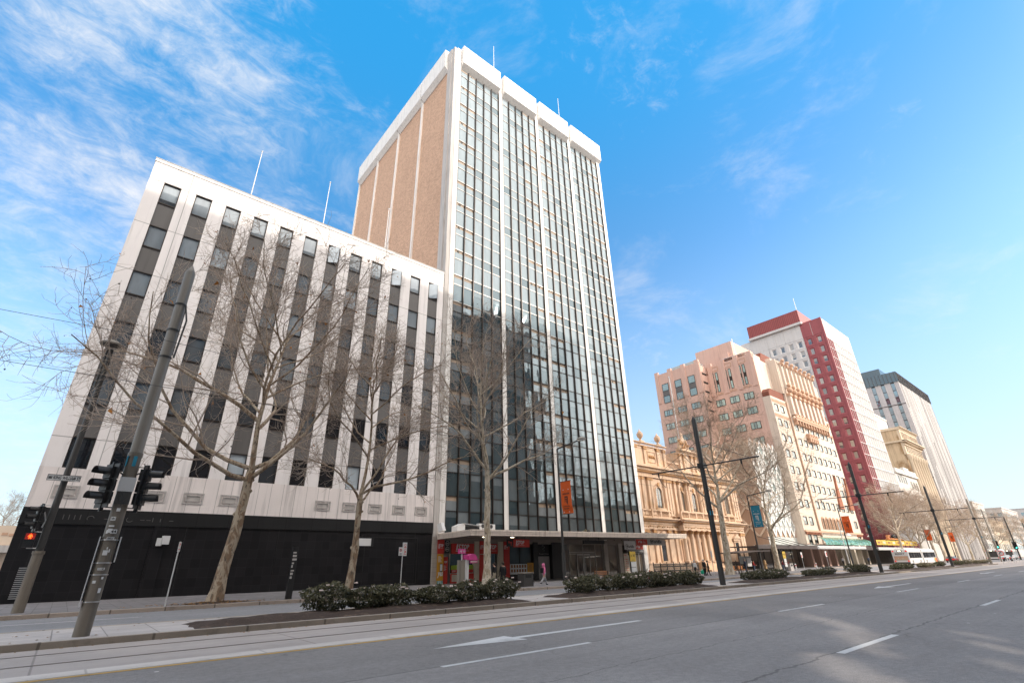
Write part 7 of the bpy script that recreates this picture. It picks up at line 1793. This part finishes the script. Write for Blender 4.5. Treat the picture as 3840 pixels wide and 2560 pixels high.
# two parked scooters of the far kerb are hidden; a yellow food stall stands by the bus front
t = thing('food_stall', 'small yellow-roofed stall on the footpath beyond the front of the white bus', 'stall', (163, 37.5, .1))
b = MB(); b.box(161.5, 165, 37, 39, .1, 1.2); b.build('counter', M['sign_white'], t)
b = MB(); b.prism([(161.2, 2.5), (165.3, 2.5), (164.9, 2.9), (161.6, 2.9)], 36.7, 39.3, 'y'); b.build('awning', M['yellow'], t)
for xx in (161.5, 165): b = MB(); b.cyl((xx, 37, .1), (xx, 37, 2.5), .05, n=6); b.build('post', M['silver'], t)
# ------------------------------------------------------------------ the other side of the street (mirrored in glass, casts the shade)
def opp(name, lab, x0, x1, h, wall, pane, y1=-9.0, y0=-34, rows=None, gap=3.2, ww=.62):
    t = thing(name, lab, 'building', ((x0+x1)/2, y1, 0)); b = MB(); b.box(x0, x1, y0, y1, 0, h); b.build('wall', wall, t)
    b = MB(); b.box(x0-.2, x1+.2, y1, y1+.5, h-1.2, h+.3); b.build('cornice', wall, t)
    nr = rows or int(h/3.9); nc = int((x1-x0)/gap); rr = random.Random(int(h+x0)); b = MB()
    for k in range(1, nr):
        for i in range(nc):
            xa = x0+(x1-x0)*(i+.5-ww/2)/nc; xb = x0+(x1-x0)*(i+.5+ww/2)/nc; z = h*k/nr
            b.box(xa, xb, y1, y1+.06, z+.5, z+.5+h/nr*.58, 0, rr.uniform(.1, .9))
    o = b.build('windows', pane, t); o['kind'] = 'stuff'
M['opp_teal'] = pm('opp_teal', (.13, .19, .20), .7, .15, .3, .05, 5); M['opp_brown'] = pm('opp_brown', (.26, .2, .16), .8, .2, .3, .05, 5); M['opp_cream'] = pm('opp_cream', (.5, .45, .4), .8, .15, .3, .05, 5)
opp('office_tower', 'tall teal glass tower across the road, seen only mirrored in the office windows', 59.5, 101.3, 73.2, M['opp_teal'], M['opp_glass'], y1=-20, y0=-28)
def screen_wall():
    """thin screen added out of view: its slots shape sun patches on the road"""
    t = thing('sun_patch_screen', 'tall grey screen added across the road, out of view, slotted to throw sun patches', 'building', (30, -13, 0))
    rr = random.Random(21); holes = []
    def shaft(X, Y, L, w):  # slanted slot whose sun patch imitates light thrown off the tower glass
        n = 9; L *= 1.25; w *= 1.7
        for k in range(n):
            q = (k+.5)/n-.5; px = X+.735*L*q; py = Y+.68*L*q; ww = w*(.35+.65*math.sin(PI*(k+.5)/n)); zc_ = .655*(py+13); hh = .655*.68*L/n/2
            xc = px+.8*(py+13); holes.append((xc-ww/2, xc+ww/2, zc_-hh, zc_+hh))
    for X, Y, L, w_ in ((10.3, 4.0, 2.6, 1.1), (9.2, 2.9, 2.0, .8), (19.2, 9.1, 4.4, .55), (20.7, 9.3, 4.6, .45), (22.4, 9.2, 3.2, .5), (14.2, 5.0, 2.2, .9), (15.8, 5.6, 3.2, .7), (17.2, 6.5, 3.0, .8),
                        (14.4, 2.6, 2.0, .6), (16.2, 3.2, 2.2, .5), (20.2, 12.2, 4.5, .5), (18.6, 13.6, 3.0, .4), (22.2, 14.6, 3.0, .5), (24.2, 14.9, 2.6, .4), (12.6, 4.2, 1.8, .6), (18.4, 7.6, 2.4, .5), (21.5, 11.0, 3.0, .35), (12.2, 2.2, 1.4, .5)):
        shaft(X, Y, L, w_)
    zs = sorted({0, 68.6} | {round(z, 3) for q in holes for z in q[2:]})
    b = MB()
    for z0, z1 in zip(zs, zs[1:]):
        zm = (z0+z1)/2; cut = sorted((q[0], q[1]) for q in holes if q[2] < zm < q[3]); x = 3.6
        for a, c in cut:
            if a > x: b.box(x, a, -13.3, -13, z0, z1)
            x = max(x, c)
        if x < 60: b.box(x, 60, -13.3, -13, z0, z1)
    b.build('screen', M['opp_brown'], t)
    b = MB(); rr = random.Random(5)
    for k in range(6, 16):
        for i in range(17): b.box(5+3.2*i, 7+3.2*i, -13, -12.94, 3.9*k+.5, 3.9*k+2.9, 0, rr.uniform(.1, .9))
    o = b.build('panels', M['opp_glass'], t); o['kind'] = 'stuff'
screen_wall()
opp('office_building', 'cream office slab behind the photographer, seen only mirrored in the striped block windows', -70, 3.5, 67, M['opp_cream'], M['opp_glass'])
opp('shop_building', 'low brown shop row across the road, seen only mirrored low in the tower glass', 97.5, 139, 17.5, M['opp_brown'], M['opp_glass'], rows=4)
opp('shop_building', 'low cream shop row across the road past the side street', 146, 190, 18.5, M['opp_cream'], M['opp_glass'], rows=4)
opp('office_building', 'mid-height cream block across the road that shades the red tower foot', 226, 244, 56, M['opp_cream'], M['opp_glass'])
opp('shop_building', 'long low terrace across the road in the distance', 246, 420, 17, M['opp_brown'], M['opp_glass'], rows=4)
opp('shop_building', 'two-storey brick shop across the road in the middle distance', 194, 222, 15, M['opp_brown'], M['opp_glass'], rows=3)
